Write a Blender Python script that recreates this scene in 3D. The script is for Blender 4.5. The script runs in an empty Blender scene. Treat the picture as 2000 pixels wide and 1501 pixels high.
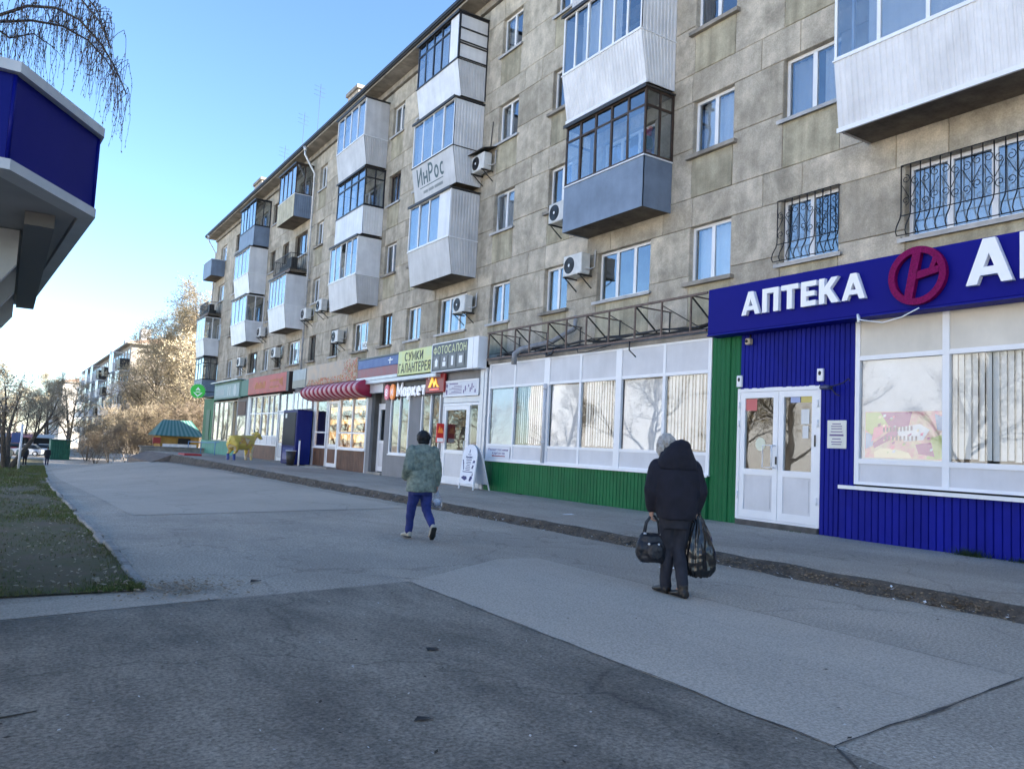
import bpy, bmesh, math, random
from mathutils import Vector, Matrix, noise as mnoise
rnd = random.Random(7)
R = math.radians
scene = bpy.context.scene
COL = scene.collection

# ------------------------------------------------------------------ camera
YAW, PITCH, ROLL = R(32.584), R(4.66), R(2.784)
fw = Vector((math.sin(YAW)*math.cos(PITCH), math.cos(YAW)*math.cos(PITCH), math.sin(PITCH)))
rt = Vector((math.cos(YAW), -math.sin(YAW), 0))
dn = fw.cross(rt)
rt2 = rt*math.cos(ROLL) - dn*math.sin(ROLL)
dn2 = rt*math.sin(ROLL) + dn*math.cos(ROLL)
cam_d = bpy.data.cameras.new('camera')
cam_d.sensor_fit = 'HORIZONTAL'; cam_d.sensor_width = 36.0
cam_d.lens = 1540/2000*36.0
cam_d.clip_start = 0.1; cam_d.clip_end = 4000
cam = bpy.data.objects.new('camera', cam_d); COL.objects.link(cam)
m3 = Matrix((rt2, -dn2, -fw)).transposed()
cam.matrix_world = Matrix.Translation((0, 0, 1.33)) @ m3.to_4x4()
scene.camera = cam

# ------------------------------------------------------------------ sky, sun, exposure
SUN_EL, SUN_AZ = R(26), R(131)          # azimuth clockwise from +Y (the street direction)
sun_dir = Vector((math.sin(SUN_AZ)*math.cos(SUN_EL), math.cos(SUN_AZ)*math.cos(SUN_EL), math.sin(SUN_EL)))
world = bpy.data.worlds.new('World'); scene.world = world; world.use_nodes = True
nt = world.node_tree
bg = nt.nodes['Background']
sky = nt.nodes.new('ShaderNodeTexSky'); sky.sky_type = 'NISHITA'; sky.sun_disc = False
sky.sun_elevation = SUN_EL; sky.sun_rotation = SUN_AZ
sky.air_density = 1.0; sky.dust_density = 0.25; sky.ozone_density = 5.0; sky.altitude = 100
nt.links.new(sky.outputs[0], bg.inputs[0]); bg.inputs[1].default_value = 0.07
sun_l = bpy.data.lights.new('sun', 'SUN'); sun_l.energy = 5.0; sun_l.angle = R(0.5); sun_l.color = (1.0, 0.92, 0.81)
sun_o = bpy.data.objects.new('sun', sun_l); COL.objects.link(sun_o)
sun_o.rotation_euler = sun_dir.to_track_quat('Z', 'Y').to_euler()
vs = scene.view_settings
vs.view_transform = 'Standard'; vs.look = 'None'; vs.gamma = 1.0; vs.exposure = 2.56; vs.use_curve_mapping = False
scene.cycles.max_bounces = 8; scene.cycles.transparent_max_bounces = 12
scene.cycles.diffuse_bounces = 4; scene.cycles.glossy_bounces = 4
scene.cycles.caustics_reflective = False; scene.cycles.caustics_refractive = False
scene.cycles.use_denoising = True

# ------------------------------------------------------------------ materials
MATS = {}
def nodes(m):
    m.use_nodes = True
    return m.node_tree.nodes, m.node_tree.links
def mat(name, col, rough=0.7, var=0.0, scale=3.0, bump=0.0, bscale=40.0, metal=0.0, spec=0.4, rnd_amt=0.0, col2=None, streak=0.0, emit=0.0, fine=0.0, bloom=0.0):
    """principled with world-space noise between col and col2, per-object variation and vertical weather streaks"""
    if name in MATS: return MATS[name]
    m = bpy.data.materials.new(name); n, l = nodes(m)
    b = n['Principled BSDF']
    b.inputs['Roughness'].default_value = rough; b.inputs['Metallic'].default_value = metal
    b.inputs['Specular IOR Level'].default_value = spec
    c = (*col, 1)
    if var or rnd_amt or streak or bump or col2 or fine:
        geo = n.new('ShaderNodeNewGeometry')
        out = None
        tx = n.new('ShaderNodeTexNoise'); tx.inputs['Scale'].default_value = scale; tx.inputs['Detail'].default_value = 6; tx.inputs['Roughness'].default_value = 0.62
        l.new(geo.outputs['Position'], tx.inputs['Vector'])
        rp = n.new('ShaderNodeValToRGB'); rp.color_ramp.elements[0].position = 0.32; rp.color_ramp.elements[1].position = 0.68
        c2 = col2 if col2 else tuple(max(0, x*(1-var)) for x in col)
        c1 = col if col2 else tuple(min(1, x*(1+var)) for x in col)
        rp.color_ramp.elements[0].color = (*c2, 1); rp.color_ramp.elements[1].color = (*c1, 1)
        l.new(tx.outputs['Fac'], rp.inputs['Fac']); out = rp.outputs['Color']
        def mul(a, fac_out, lo, hi):
            mr = n.new('ShaderNodeMapRange'); mr.inputs['To Min'].default_value = lo; mr.inputs['To Max'].default_value = hi
            l.new(fac_out, mr.inputs['Value'])
            vm = n.new('ShaderNodeVectorMath'); vm.operation = 'SCALE'
            l.new(a, vm.inputs[0]); l.new(mr.outputs['Result'], vm.inputs['Scale'])
            return vm.outputs['Vector']
        if bloom:
            t5 = n.new('ShaderNodeTexNoise'); t5.inputs['Scale'].default_value = 0.55; t5.inputs['Detail'].default_value = 9; t5.inputs['Roughness'].default_value = 0.7; t5.inputs['Distortion'].default_value = 0.6
            oi5 = n.new('ShaderNodeObjectInfo'); sh = n.new('ShaderNodeVectorMath'); sh.operation = 'MULTIPLY_ADD'; sh.inputs[1].default_value = (37,37,37)
            l.new(oi5.outputs['Random'], sh.inputs[0]); l.new(geo.outputs['Position'], sh.inputs[2]); l.new(sh.outputs[0], t5.inputs['Vector'])
            r5 = n.new('ShaderNodeValToRGB'); e5 = r5.color_ramp.elements; e5[0].position = 0.40; e5[0].color = (1-bloom*1.1,)*3+(1,); e5[1].position = 0.62; e5[1].color = (1+bloom,1+bloom,1+bloom*1.15,1)
            l.new(t5.outputs['Fac'], r5.inputs['Fac'])
            v5 = n.new('ShaderNodeVectorMath'); v5.operation = 'MULTIPLY'; l.new(out, v5.inputs[0]); l.new(r5.outputs['Color'], v5.inputs[1]); out = v5.outputs['Vector']
        if rnd_amt:
            oi = n.new('ShaderNodeObjectInfo'); out = mul(out, oi.outputs['Random'], 1-rnd_amt, 1+rnd_amt)
        if fine:
            tf = n.new('ShaderNodeTexNoise'); tf.inputs['Scale'].default_value = bscale*1.3; tf.inputs['Detail'].default_value = 3
            l.new(geo.outputs['Position'], tf.inputs['Vector']); out = mul(out, tf.outputs['Fac'], 1-fine*2, 1+fine*2)
        if streak:
            mp = n.new('ShaderNodeMapping'); mp.inputs['Scale'].default_value = (5, 5, 0.35)
            l.new(geo.outputs['Position'], mp.inputs['Vector'])
            ts = n.new('ShaderNodeTexNoise'); ts.inputs['Scale'].default_value = 1.0; ts.inputs['Detail'].default_value = 5
            l.new(mp.outputs['Vector'], ts.inputs['Vector']); out = mul(out, ts.outputs['Fac'], 1-streak*1.6, 1+streak*1.6)
        l.new(out, b.inputs['Base Color'])
        if bump:
            tb = n.new('ShaderNodeTexNoise'); tb.inputs['Scale'].default_value = bscale; tb.inputs['Detail'].default_value = 4
            l.new(geo.outputs['Position'], tb.inputs['Vector'])
            bp = n.new('ShaderNodeBump'); bp.inputs['Strength'].default_value = bump; bp.inputs['Distance'].default_value = 0.02
            l.new(tb.outputs['Fac'], bp.inputs['Height']); l.new(bp.outputs['Normal'], b.inputs['Normal'])
    else:
        b.inputs['Base Color'].default_value = c
    if emit:
        b.inputs['Emission Color'].default_value = c; b.inputs['Emission Strength'].default_value = emit
    MATS[name] = m
    return m

def glass(name, tint=(0.75, 0.82, 0.85), base=0.10, ior=1.7, wob=0.012, wscale=1.4):
    m = bpy.data.materials.new(name); n, l = nodes(m)
    n.remove(n['Principled BSDF']); out = n['Material Output']
    fr = n.new('ShaderNodeLayerWeight'); fr.inputs['Blend'].default_value = 0.5
    pw = n.new('ShaderNodeMath'); pw.operation = 'POWER'; pw.inputs[1].default_value = 4.2; l.new(fr.outputs['Facing'], pw.inputs[0])
    mr = n.new('ShaderNodeMapRange'); mr.inputs['To Min'].default_value = base; mr.inputs['To Max'].default_value = 0.9
    l.new(pw.outputs[0], mr.inputs['Value'])
    geo = n.new('ShaderNodeNewGeometry')
    tb = n.new('ShaderNodeTexNoise'); tb.inputs['Scale'].default_value = wscale; tb.inputs['Detail'].default_value = 1
    l.new(geo.outputs['Position'], tb.inputs['Vector'])
    bp = n.new('ShaderNodeBump'); bp.inputs['Strength'].default_value = 1.0; bp.inputs['Distance'].default_value = wob
    l.new(tb.outputs['Fac'], bp.inputs['Height']); l.new(bp.outputs['Normal'], fr.inputs['Normal'])
    gl = n.new('ShaderNodeBsdfGlossy'); gl.inputs['Roughness'].default_value = 0.015; gl.inputs['Color'].default_value = (0.95, 0.97, 1, 1)
    l.new(bp.outputs['Normal'], gl.inputs['Normal'])
    tr = n.new('ShaderNodeBsdfTransparent'); tr.inputs['Color'].default_value = (*tint, 1)
    mx = n.new('ShaderNodeMixShader')
    l.new(mr.outputs['Result'], mx.inputs[0]); l.new(tr.outputs[0], mx.inputs[1]); l.new(gl.outputs[0], mx.inputs[2])
    l.new(mx.outputs[0], out.inputs['Surface'])
    MATS[name] = m
    return m

# ------------------------------------------------------------------ mesh builder and objects
class MB:
    def __init__(s): s.v = []; s.f = []; s.m = []; s.sm = []
    def add(s, vs, fs, mi=0, smooth=False):
        o = len(s.v); s.v += [tuple(p) for p in vs]
        for f in fs: s.f.append(tuple(i+o for i in f)); s.m.append(mi); s.sm.append(smooth)
        return s
    def box(s, x0, x1, y0, y1, z0, z1, mi=0):
        return s.add([(x0,y0,z0),(x1,y0,z0),(x1,y1,z0),(x0,y1,z0),(x0,y0,z1),(x1,y0,z1),(x1,y1,z1),(x0,y1,z1)],
                     [(0,3,2,1),(4,5,6,7),(0,1,5,4),(1,2,6,5),(2,3,7,6),(3,0,4,7)], mi)
    def bevbox(s, x0, x1, y0, y1, z0, z1, b=0.015, mi=0):
        """box whose faces are inset by a chamfer b on every edge"""
        bm = bmesh.new(); bmesh.ops.create_cube(bm, size=1)
        for v in bm.verts: v.co = Vector(((x0+x1)/2+v.co.x*(x1-x0), (y0+y1)/2+v.co.y*(y1-y0), (z0+z1)/2+v.co.z*(z1-z0)))
        bmesh.ops.bevel(bm, geom=bm.edges[:], offset=b, segments=1, affect='EDGES')
        return s.bm(bm, mi)
    def bm(s, bm, mi=0, smooth=False):
        bm.verts.index_update()
        s.add([v.co[:] for v in bm.verts], [[v.index for v in f.verts] for f in bm.faces], mi, smooth); bm.free(); return s
    def quad(s, a, b, c, d, mi=0): return s.add([a,b,c,d], [(0,1,2,3)], mi)
    def bar(s, a, b, w, h=None, mi=0, up=(0,0,1)):
        """rectangular bar from a to b"""
        a = Vector(a); b = Vector(b); h = h or w
        d = (b-a).normalized(); u = Vector(up)
        if abs(d.dot(u)) > 0.98: u = Vector((0,1,0))
        r = d.cross(u).normalized()*w/2; u = r.cross(d).normalized()*h/2
        p = [a-r-u, a+r-u, a+r+u, a-r+u, b-r-u, b+r-u, b+r+u, b-r+u]
        return s.add(p, [(0,1,2,3),(7,6,5,4),(0,4,5,1),(1,5,6,2),(2,6,7,3),(3,7,4,0)], mi)
    def tube(s, pts, r, n=8, mi=0, caps=True, smooth=True):
        pts = [Vector(p) for p in pts]; k = len(pts)
        rs = r if isinstance(r, (list, tuple)) else [r]*k
        t0 = (pts[1]-pts[0]).normalized()
        u = t0.orthogonal().normalized(); vs = []
        for i, p in enumerate(pts):
            t = (pts[min(i+1,k-1)]-pts[max(i-1,0)])
            t = t.normalized() if t.length > 1e-9 else t0
            u = (u - t*u.dot(t)); u = u.normalized() if u.length > 1e-6 else t.orthogonal().normalized()
            w = t.cross(u)
            for j in range(n):
                a = 2*math.pi*j/n
                vs.append(p + (u*math.cos(a)+w*math.sin(a))*rs[i])
        fs = [(i*n+j, i*n+(j+1)%n, (i+1)*n+(j+1)%n, (i+1)*n+j) for i in range(k-1) for j in range(n)]
        if caps: fs += [tuple(range(n-1,-1,-1)), tuple((k-1)*n+j for j in range(n))]
        return s.add(vs, fs, mi, smooth)
    def loft(s, rings, mi=0, caps=True, smooth=True):
        n = len(rings[0]); vs = [p for r in rings for p in r]
        fs = [(i*n+j, i*n+(j+1)%n, (i+1)*n+(j+1)%n, (i+1)*n+j) for i in range(len(rings)-1) for j in range(n)]
        if caps: fs += [tuple(range(n-1,-1,-1)), tuple((len(rings)-1)*n+j for j in range(n))]
        return s.add(vs, fs, mi, smooth)
    def ell(s, c, rx, ry, rz, seg=12, mi=0, rot=None):
        bm = bmesh.new(); bmesh.ops.create_uvsphere(bm, u_segments=seg, v_segments=max(6, seg*2//3), radius=1)
        for v in bm.verts:
            q = Vector((v.co.x*rx, v.co.y*ry, v.co.z*rz))
            if rot: q = rot @ q
            v.co = q + Vector(c)
        return s.bm(bm, mi, True)
    def prism(s, poly, d0, d1, fn, mi=0):
        """polygon (a,b) extruded between depths; fn(a,b,d)->xyz"""
        n = len(poly)
        vs = [fn(a,b,d0) for a,b in poly]+[fn(a,b,d1) for a,b in poly]
        return s.add(vs, [tuple(range(n-1,-1,-1)), tuple(range(n,2*n))]+[(i,(i+1)%n,n+(i+1)%n,n+i) for i in range(n)], mi)
    def ribs(s, A0, A1, B0, B1, n, amp, nrm, mi=0, duty=0.5, back=0.012):
        """ribbed metal sheet between lower edge A0-A1 and upper edge B0-B1, ribs run A->B, raised along nrm"""
        A0,A1,B0,B1,N = map(Vector, (A0,A1,B0,B1,nrm)); vs = []; fs = []
        us = []
        for i in range(n):
            for q, h in ((0,0),(0.30,0),(0.42,1),(0.88,1)): us.append(((i+q)/n, h))
        us.append((1.0, 0))
        for u, h in us:
            a = A0.lerp(A1,u)+N*amp*h; b = B0.lerp(B1,u)+N*amp*h; vs += [a, b]
        k = len(us)
        for i in range(k-1): fs.append((2*i, 2*i+2, 2*i+3, 2*i+1))
        s.add(vs, fs, mi)
        o = -N*back
        return s.add([A0+o,A1+o,B1+o,B0+o], [(3,2,1,0)], mi)
    def slab(s, p0, p1, p2, p3, th, nrm, mi=0):
        """flat four-cornered panel with thickness th behind its face"""
        N = Vector(nrm).normalized()*th
        f = [Vector(p) for p in (p0,p1,p2,p3)]; b = [p-N for p in f]
        return s.add(f+b, [(0,1,2,3),(7,6,5,4),(0,4,5,1),(1,5,6,2),(2,6,7,3),(3,7,4,0)], mi)
    def mesh(s, name, mats, origin=(0,0,0)):
        me = bpy.data.meshes.new(name); o = origin
        me.from_pydata([(p[0]-o[0], p[1]-o[1], p[2]-o[2]) for p in s.v], [], s.f)
        for m in (mats if isinstance(mats, (list, tuple)) else [mats]): me.materials.append(m)
        me.polygons.foreach_set('material_index', s.m); me.polygons.foreach_set('use_smooth', s.sm)
        me.validate(); me.update()
        return me

WL = {}                                                     # world location of unrotated parents
def put(name, me, parent=None, at=(0,0,0), label=None):
    """link a mesh at world place `at`, as a child if a parent is given"""
    o = bpy.data.objects.new(name, me); COL.objects.link(o)
    if parent is not None:
        o.parent = parent; p = WL[parent.name]
        o.location = (at[0]-p[0], at[1]-p[1], at[2]-p[2])
    else: o.location = at
    WL[o.name] = tuple(at)
    if label: o['label'] = label
    return o
def part(name, mb, mats, parent, label=None):
    p = WL[parent.name]
    return put(name, mb.mesh(name, mats, p), parent, p, label)
def tag(o, label=None, cat=None, group=None, kind=None):
    if label: o['label'] = label
    if cat: o['category'] = cat
    if group: o['group'] = group
    if kind: o['kind'] = kind
    return o
def thing(name, label, cat, at=(0,0,0), group=None, rz=0):
    o = bpy.data.objects.new(name, None); COL.objects.link(o); o.empty_display_size = 0.2
    o.location = at; o.rotation_euler = (0,0,rz); WL[o.name] = tuple(at)
    return tag(o, label, cat, group)
def single(name, mb, mats, label, cat, at=(0,0,0), group=None):
    o = put(name, mb.mesh(name, mats, at), None, at)
    return tag(o, label, cat, group)
def structure(name, mb, mats, at=(0,0,0)):
    o = put(name, mb.mesh(name, mats, at), None, at); o['kind'] = 'structure'; return o
def copy_thing(src, at, rz=None, scale=None, label=None):
    c = src.copy(); COL.objects.link(c); c.location = at; WL[c.name] = tuple(at)
    if rz is not None: c.rotation_euler = (0,0,rz)
    if scale is not None: c.scale = scale if isinstance(scale, tuple) else (scale,)*3
    if label: c['label'] = label
    for ch in src.children:
        d = ch.copy(); COL.objects.link(d); d.parent = c
        for g in ch.children:
            e = g.copy(); COL.objects.link(e); e.parent = d
    return c
def evaluated(me, mods):
    o = bpy.data.objects.new('tmp', me); COL.objects.link(o)
    for t, kw in mods:
        md = o.modifiers.new(t, t)
        for k, v in kw.items(): setattr(md, k, v)
    dg = bpy.context.evaluated_depsgraph_get()
    r = bpy.data.meshes.new_from_object(o.evaluated_get(dg), preserve_all_data_layers=False, depsgraph=dg)
    bpy.data.objects.remove(o); bpy.data.meshes.remove(me)
    return r
def blob(mb, material, voxel=0.01, smooth=4, name='blob'):
    """overlapping closed shapes fused into one continuous skin"""
    me = mb.mesh(name, material)
    r = evaluated(me, [('REMESH', dict(mode='VOXEL', voxel_size=voxel, use_smooth_shade=True)), ('SMOOTH', dict(factor=0.5, iterations=smooth))])
    r.name = name; r.materials.clear(); r.materials.append(material)
    return r
def wrinkle(me, amp, scale, zstretch=1.0, seed=0):
    """push cloth in and out along its normals"""
    ns = [v.normal.copy() for v in me.vertices]
    for v, nn in zip(me.vertices, ns):
        q = Vector((v.co.x*scale+seed, v.co.y*scale, v.co.z*scale*zstretch))
        v.co += nn*(mnoise.noise(q)+0.5*mnoise.noise(q*2.1))*amp
    me.update(); return me

def arc(cx, cy, rx, ry, a0, a1, n=12): return [(cx+rx*math.cos(R(a0+(a1-a0)*i/n)), cy+ry*math.sin(R(a0+(a1-a0)*i/n))) for i in range(n+1)]
GLY = {'А': (.74, [[(.04,0),(.37,.96),(.70,0)], [(.16,.30),(.58,.30)]]), 'В': (.58, [[(.07,0),(.07,1)], [(.07,.94)]+arc(.30,.74,.20,.20,90,-90)+[(.07,.54)], [(.07,.53)]+arc(.30,.295,.23,.235,90,-90)+[(.07,.06)]]),
 'Г': (.52, [[(.07,0),(.07,.94),(.52,.94)]]), 'Е': (.54, [[(.54,.94),(.07,.94),(.07,.06),(.54,.06)], [(.07,.51),(.48,.51)]]), 'И': (.68, [[(.07,1),(.07,0)], [(.61,1),(.61,0)], [(.07,.08),(.61,.92)]]),
 'К': (.62, [[(.07,0),(.07,1)], [(.58,1),(.13,.50),(.60,0)]]), 'Л': (.68, [[(.02,.04),(.12,.12),(.20,.94),(.61,.94),(.61,0)]]), 'М': (.80, [[(.07,0),(.07,.95),(.40,.28),(.73,.95),(.73,0)]]),
 'Н': (.66, [[(.07,0),(.07,1)], [(.59,0),(.59,1)], [(.07,.51),(.59,.51)]]), 'О': (.76, [arc(.38,.5,.32,.44,0,360,22)]), 'П': (.66, [[(.07,0),(.07,.94),(.59,.94),(.59,0)]]),
 'Р': (.58, [[(.07,0),(.07,1)], [(.07,.94)]+arc(.28,.70,.24,.24,90,-90)+[(.07,.46)]]), 'С': (.68, [arc(.38,.5,.32,.44,48,312,18)]), 'Т': (.62, [[(0,.94),(.62,.94)], [(.31,0),(.31,.94)]]),
 'У': (.66, [[(.03,1),(.35,.38)], [(.63,1),(.30,.14),(.20,.06),(.06,.06)]]), 'Ф': (.84, [[(.42,0),(.42,1)], arc(.42,.5,.36,.30,0,360,20)]), 'Я': (.60, [[(.53,0),(.53,1)], [(.53,.94)]+arc(.32,.72,.24,.22,90,270)+[(.53,.50)], [(.32,.50),(.04,0)]]),
 '8': (.56, [arc(.28,.73,.20,.21,0,360,14), arc(.28,.28,.23,.23,0,360,14)]),
 'а': (.50, [arc(.24,.34,.19,.29,0,360,14), [(.43,0),(.43,.68)]]), 'е': (.52, [[(.07,.36),(.46,.36)]+arc(.26,.34,.20,.29,4,310,14)]), 'р': (.52, [[(.07,-.28),(.07,.68)], arc(.27,.34,.20,.29,0,360,14)]),
 'у': (.50, [[(.03,.68),(.27,.08)], [(.47,.68),(.20,-.22),(.06,-.25)]]), 'с': (.50, [arc(.28,.34,.21,.29,50,310,12)]), 'о': (.54, [arc(.27,.34,.21,.29,0,360,16)])}
for lo_, up_ in zip('внлимктп', 'ВНЛИМКТП'):
    w_, st_ = GLY[up_]; GLY[lo_] = (w_*.80, [[(x*.80, y*.68) for x, y in q] for q in st_])
def ribbon(pts, t):
    """flat band of width t along a pen stroke"""
    closed = len(pts) > 3 and math.hypot(pts[0][0]-pts[-1][0], pts[0][1]-pts[-1][1]) < 1e-6
    k = len(pts); out = []
    for i, p in enumerate(pts):
        a = pts[i-1] if i else (pts[-2] if closed else None); b = pts[i+1] if i < k-1 else (pts[1] if closed else None)
        ds = []
        for u, v in ((a,p),(p,b)):
            if u is not None and v is not None:
                d = Vector((v[0]-u[0], v[1]-u[1])); 
                if d.length > 1e-9: ds.append(d.normalized())
        d0, d1 = ds[0], ds[-1]; n0 = Vector((-d0.y,d0.x)); n1 = Vector((-d1.y,d1.x)); m_ = n0+n1
        m_ = n0 if m_.length < .3 else m_.normalized(); s_ = t/2/max(.55, m_.dot(n0)); out.append(((p[0]+m_.x*s_, p[1]+m_.y*s_), (p[0]-m_.x*s_, p[1]-m_.y*s_)))
    return out
def glyph_quads(ch, t): return GLY[ch][0], [[(a[0],a[1],b[1],b[0]) for a, b in zip(rb, rb[1:])] for rb in (ribbon(q, t) for q in GLY[ch][1])]
def letters(text, box, X, parent, material, depth=0.02, t=.13, gap=0.17, name='letter', joined=False):
    """text standing off a street-facing board: box=(y_left,y_right,z0,z1) in metres, readable from the street"""
    yl, yr, z0, z1 = box; W = 0
    for ch in text: W += .32 if ch == ' ' else GLY[ch][0]+gap
    W -= gap; sx = (yl-yr)/W; sz = z1-z0; x = 0; big = MB()
    for ch in text:
        if ch == ' ': x += .32; continue
        w, strokes = glyph_quads(ch, t); mb = big if joined else MB()
        for i, st in enumerate(strokes):
            for q in st: mb.prism([(yl-(x+a)*sx, z0+b*sz) for a,b in q], 0, max(depth,.002)+.0012*i, lambda a,b,d: (X-d, a, b))
        if not joined: part(name, mb, material, parent)
        x += w+gap
    if joined: return part(name, big, material, parent)

CAPS = {'А': (.92, [[(0,0),(.22,0),(.58,1),(.34,1)], [(.70,0),(.92,0),(.58,1),(.34,1)], [(.17,.19),(.75,.19),(.69,.37),(.23,.37)]]),
 'П': (.78, [[(0,0),(.23,0),(.23,1),(0,1)], [(.55,0),(.78,0),(.78,1),(.55,1)], [(.1,.79),(.68,.79),(.68,1),(.1,1)]]),
 'Т': (.78, [[(0,.79),(.78,.79),(.78,1),(0,1)], [(.275,0),(.505,0),(.505,.9),(.275,.9)]]),
 'Е': (.66, [[(0,0),(.23,0),(.23,1),(0,1)], [(.1,.79),(.66,.79),(.66,1),(.1,1)], [(.1,.40),(.60,.40),(.60,.60),(.1,.60)], [(.1,0),(.66,0),(.66,.21),(.1,.21)]]),
 'К': (.82, [[(0,0),(.23,0),(.23,1),(0,1)], [(.1,.36),(.30,.36),(.80,1),(.52,1),(.1,.47)], [(.24,.50),(.54,0),(.84,0),(.42,.64)]])}
def bold_caps(text, box, X, parent, material, depth, gap=.13):
    yl, yr, z0, z1 = box; W = sum(CAPS[c][0] for c in text)+gap*(len(text)-1); sx = (yl-yr)/W; x = 0
    for c in text:
        w, polys = CAPS[c]; mb = MB()
        for i, p in enumerate(polys):
            mb.prism([(yl-(x+a)*sx, z0+b*(z1-z0)) for a,b in p], 0, depth+.0015*i, lambda a,b,d: (X-d, a, b))
        part('letter', mb, material, parent); x += w+gap
# ------------------------------------------------------------------ palette
concrete = mat('concrete_block', (0.53,0.472,0.372), 0.88, scale=2.6, col2=(0.335,0.30,0.238), rnd_amt=0.09, streak=0.15, bump=0.45, bscale=30, fine=0.18, bloom=0.20)
conc_under = mat('concrete_under_sill', (0.45,0.405,0.295), 0.9, scale=2.2, col2=(0.285,0.26,0.185), rnd_amt=0.12, streak=0.34, bump=0.4, bscale=30, fine=0.14, bloom=0.10)
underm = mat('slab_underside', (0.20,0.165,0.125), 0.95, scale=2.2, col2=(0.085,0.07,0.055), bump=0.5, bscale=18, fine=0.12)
mortar = mat('pale_mortar', (0.36,0.33,0.28), 0.9, var=0.2, bump=0.3)
slabmat = mat('slab_concrete', (0.27,0.245,0.21), 0.9, var=0.35, scale=1.6, streak=0.1, bump=0.3, bscale=25)
pvc = mat('white_plastic', (0.80,0.81,0.83), 0.35, var=0.04, scale=2)
pvc2 = mat('infill_panel', (0.62,0.62,0.64), 0.45, var=0.08, scale=1.5, streak=0.05)
beigep = mat('beige_infill_panel', (0.66,0.62,0.54), 0.5, var=0.08, scale=1.5, streak=0.06)
whiteclad = mat('white_cladding', (0.70,0.70,0.71), 0.4, var=0.12, scale=1.2, rnd_amt=0.06, streak=0.10)
greyclad = mat('grey_white_cladding', (0.55,0.545,0.55), 0.5, var=0.14, scale=1.0, rnd_amt=0.06, streak=0.13)
bluegrey = mat('blue_grey_sheet', (0.17,0.22,0.30), 0.5, var=0.16, scale=1.8, rnd_amt=0.05, streak=0.1)
yslat = mat('yellowed_slat', (0.46,0.42,0.30), 0.7, var=0.25, scale=2, streak=0.15)
darkframe = mat('black_frame', (0.02,0.02,0.024), 0.4)
woodframe = mat('dark_wood_frame', (0.055,0.035,0.025), 0.6, var=0.3, scale=8)
darkmetal = mat('dark_metal', (0.03,0.028,0.027), 0.5, var=0.3, scale=10)
rustmetal = mat('rusty_metal', (0.20,0.15,0.125), 0.7, var=0.35, scale=7, col2=(0.11,0.075,0.06))
galv = mat('galvanised', (0.55,0.57,0.60), 0.4, var=0.2, scale=5, metal=0.3)
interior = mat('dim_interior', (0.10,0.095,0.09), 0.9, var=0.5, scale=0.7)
curtain_m = mat('curtain', (0.70,0.68,0.64), 0.9, rnd_amt=0.35, var=0.06)
blindm = mat('blind_slat', (0.80,0.79,0.75), 0.8, rnd_amt=0.06, var=0.05)
sheer = mat('pale_film', (0.55,0.58,0.62), 0.7, var=0.12, scale=1.2)
pane_m = glass('window_glass', (0.80,0.84,0.88), 0.14)
shopglass = glass('shop_glass', (0.95,0.96,0.96), 0.05, 1.48, 0.0015, 1.2)
clearglass = glass('clear_glass', (0.90,0.92,0.92), 0.045, 1.42, 0.002)
phblue = mat('blue_cladding', (0.005,0.010,0.22), 0.55, spec=.12, var=0.14, scale=1.2, streak=0.16, rnd_amt=0.06)
signblue = mat('blue_sign_board', (0.006,0.007,0.19), 0.5, spec=.08, var=0.05, scale=0.8)
green = mat('green_cladding', (0.008,0.125,0.043), 0.5, spec=.15, var=0.14, scale=1.0, streak=0.12)
white_l = mat('white_letter', (0.86,0.87,0.89), 0.35)
purple = mat('magenta_emblem', (0.22,0.004,0.09), 0.5, scale=30, col2=(0.13,0.003,0.055), spec=.08, fine=.3)
greywall = mat('grey_render', (0.22,0.22,0.225), 0.8, var=0.12, scale=1.3, streak=0.08, bump=0.1)
silver = mat('silver_panel', (0.55,0.57,0.60), 0.35, var=0.06, metal=0.2)
brownbase = mat('brown_boards', (0.115,0.055,0.032), 0.6, var=0.25, scale=2.5, streak=0.1, rnd_amt=0.15)
blackm = mat('black_plastic', (0.012,0.012,0.014), 0.35)
ledge = mat('ledge_metal', (0.42,0.42,0.42), 0.55, var=0.2)

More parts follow.
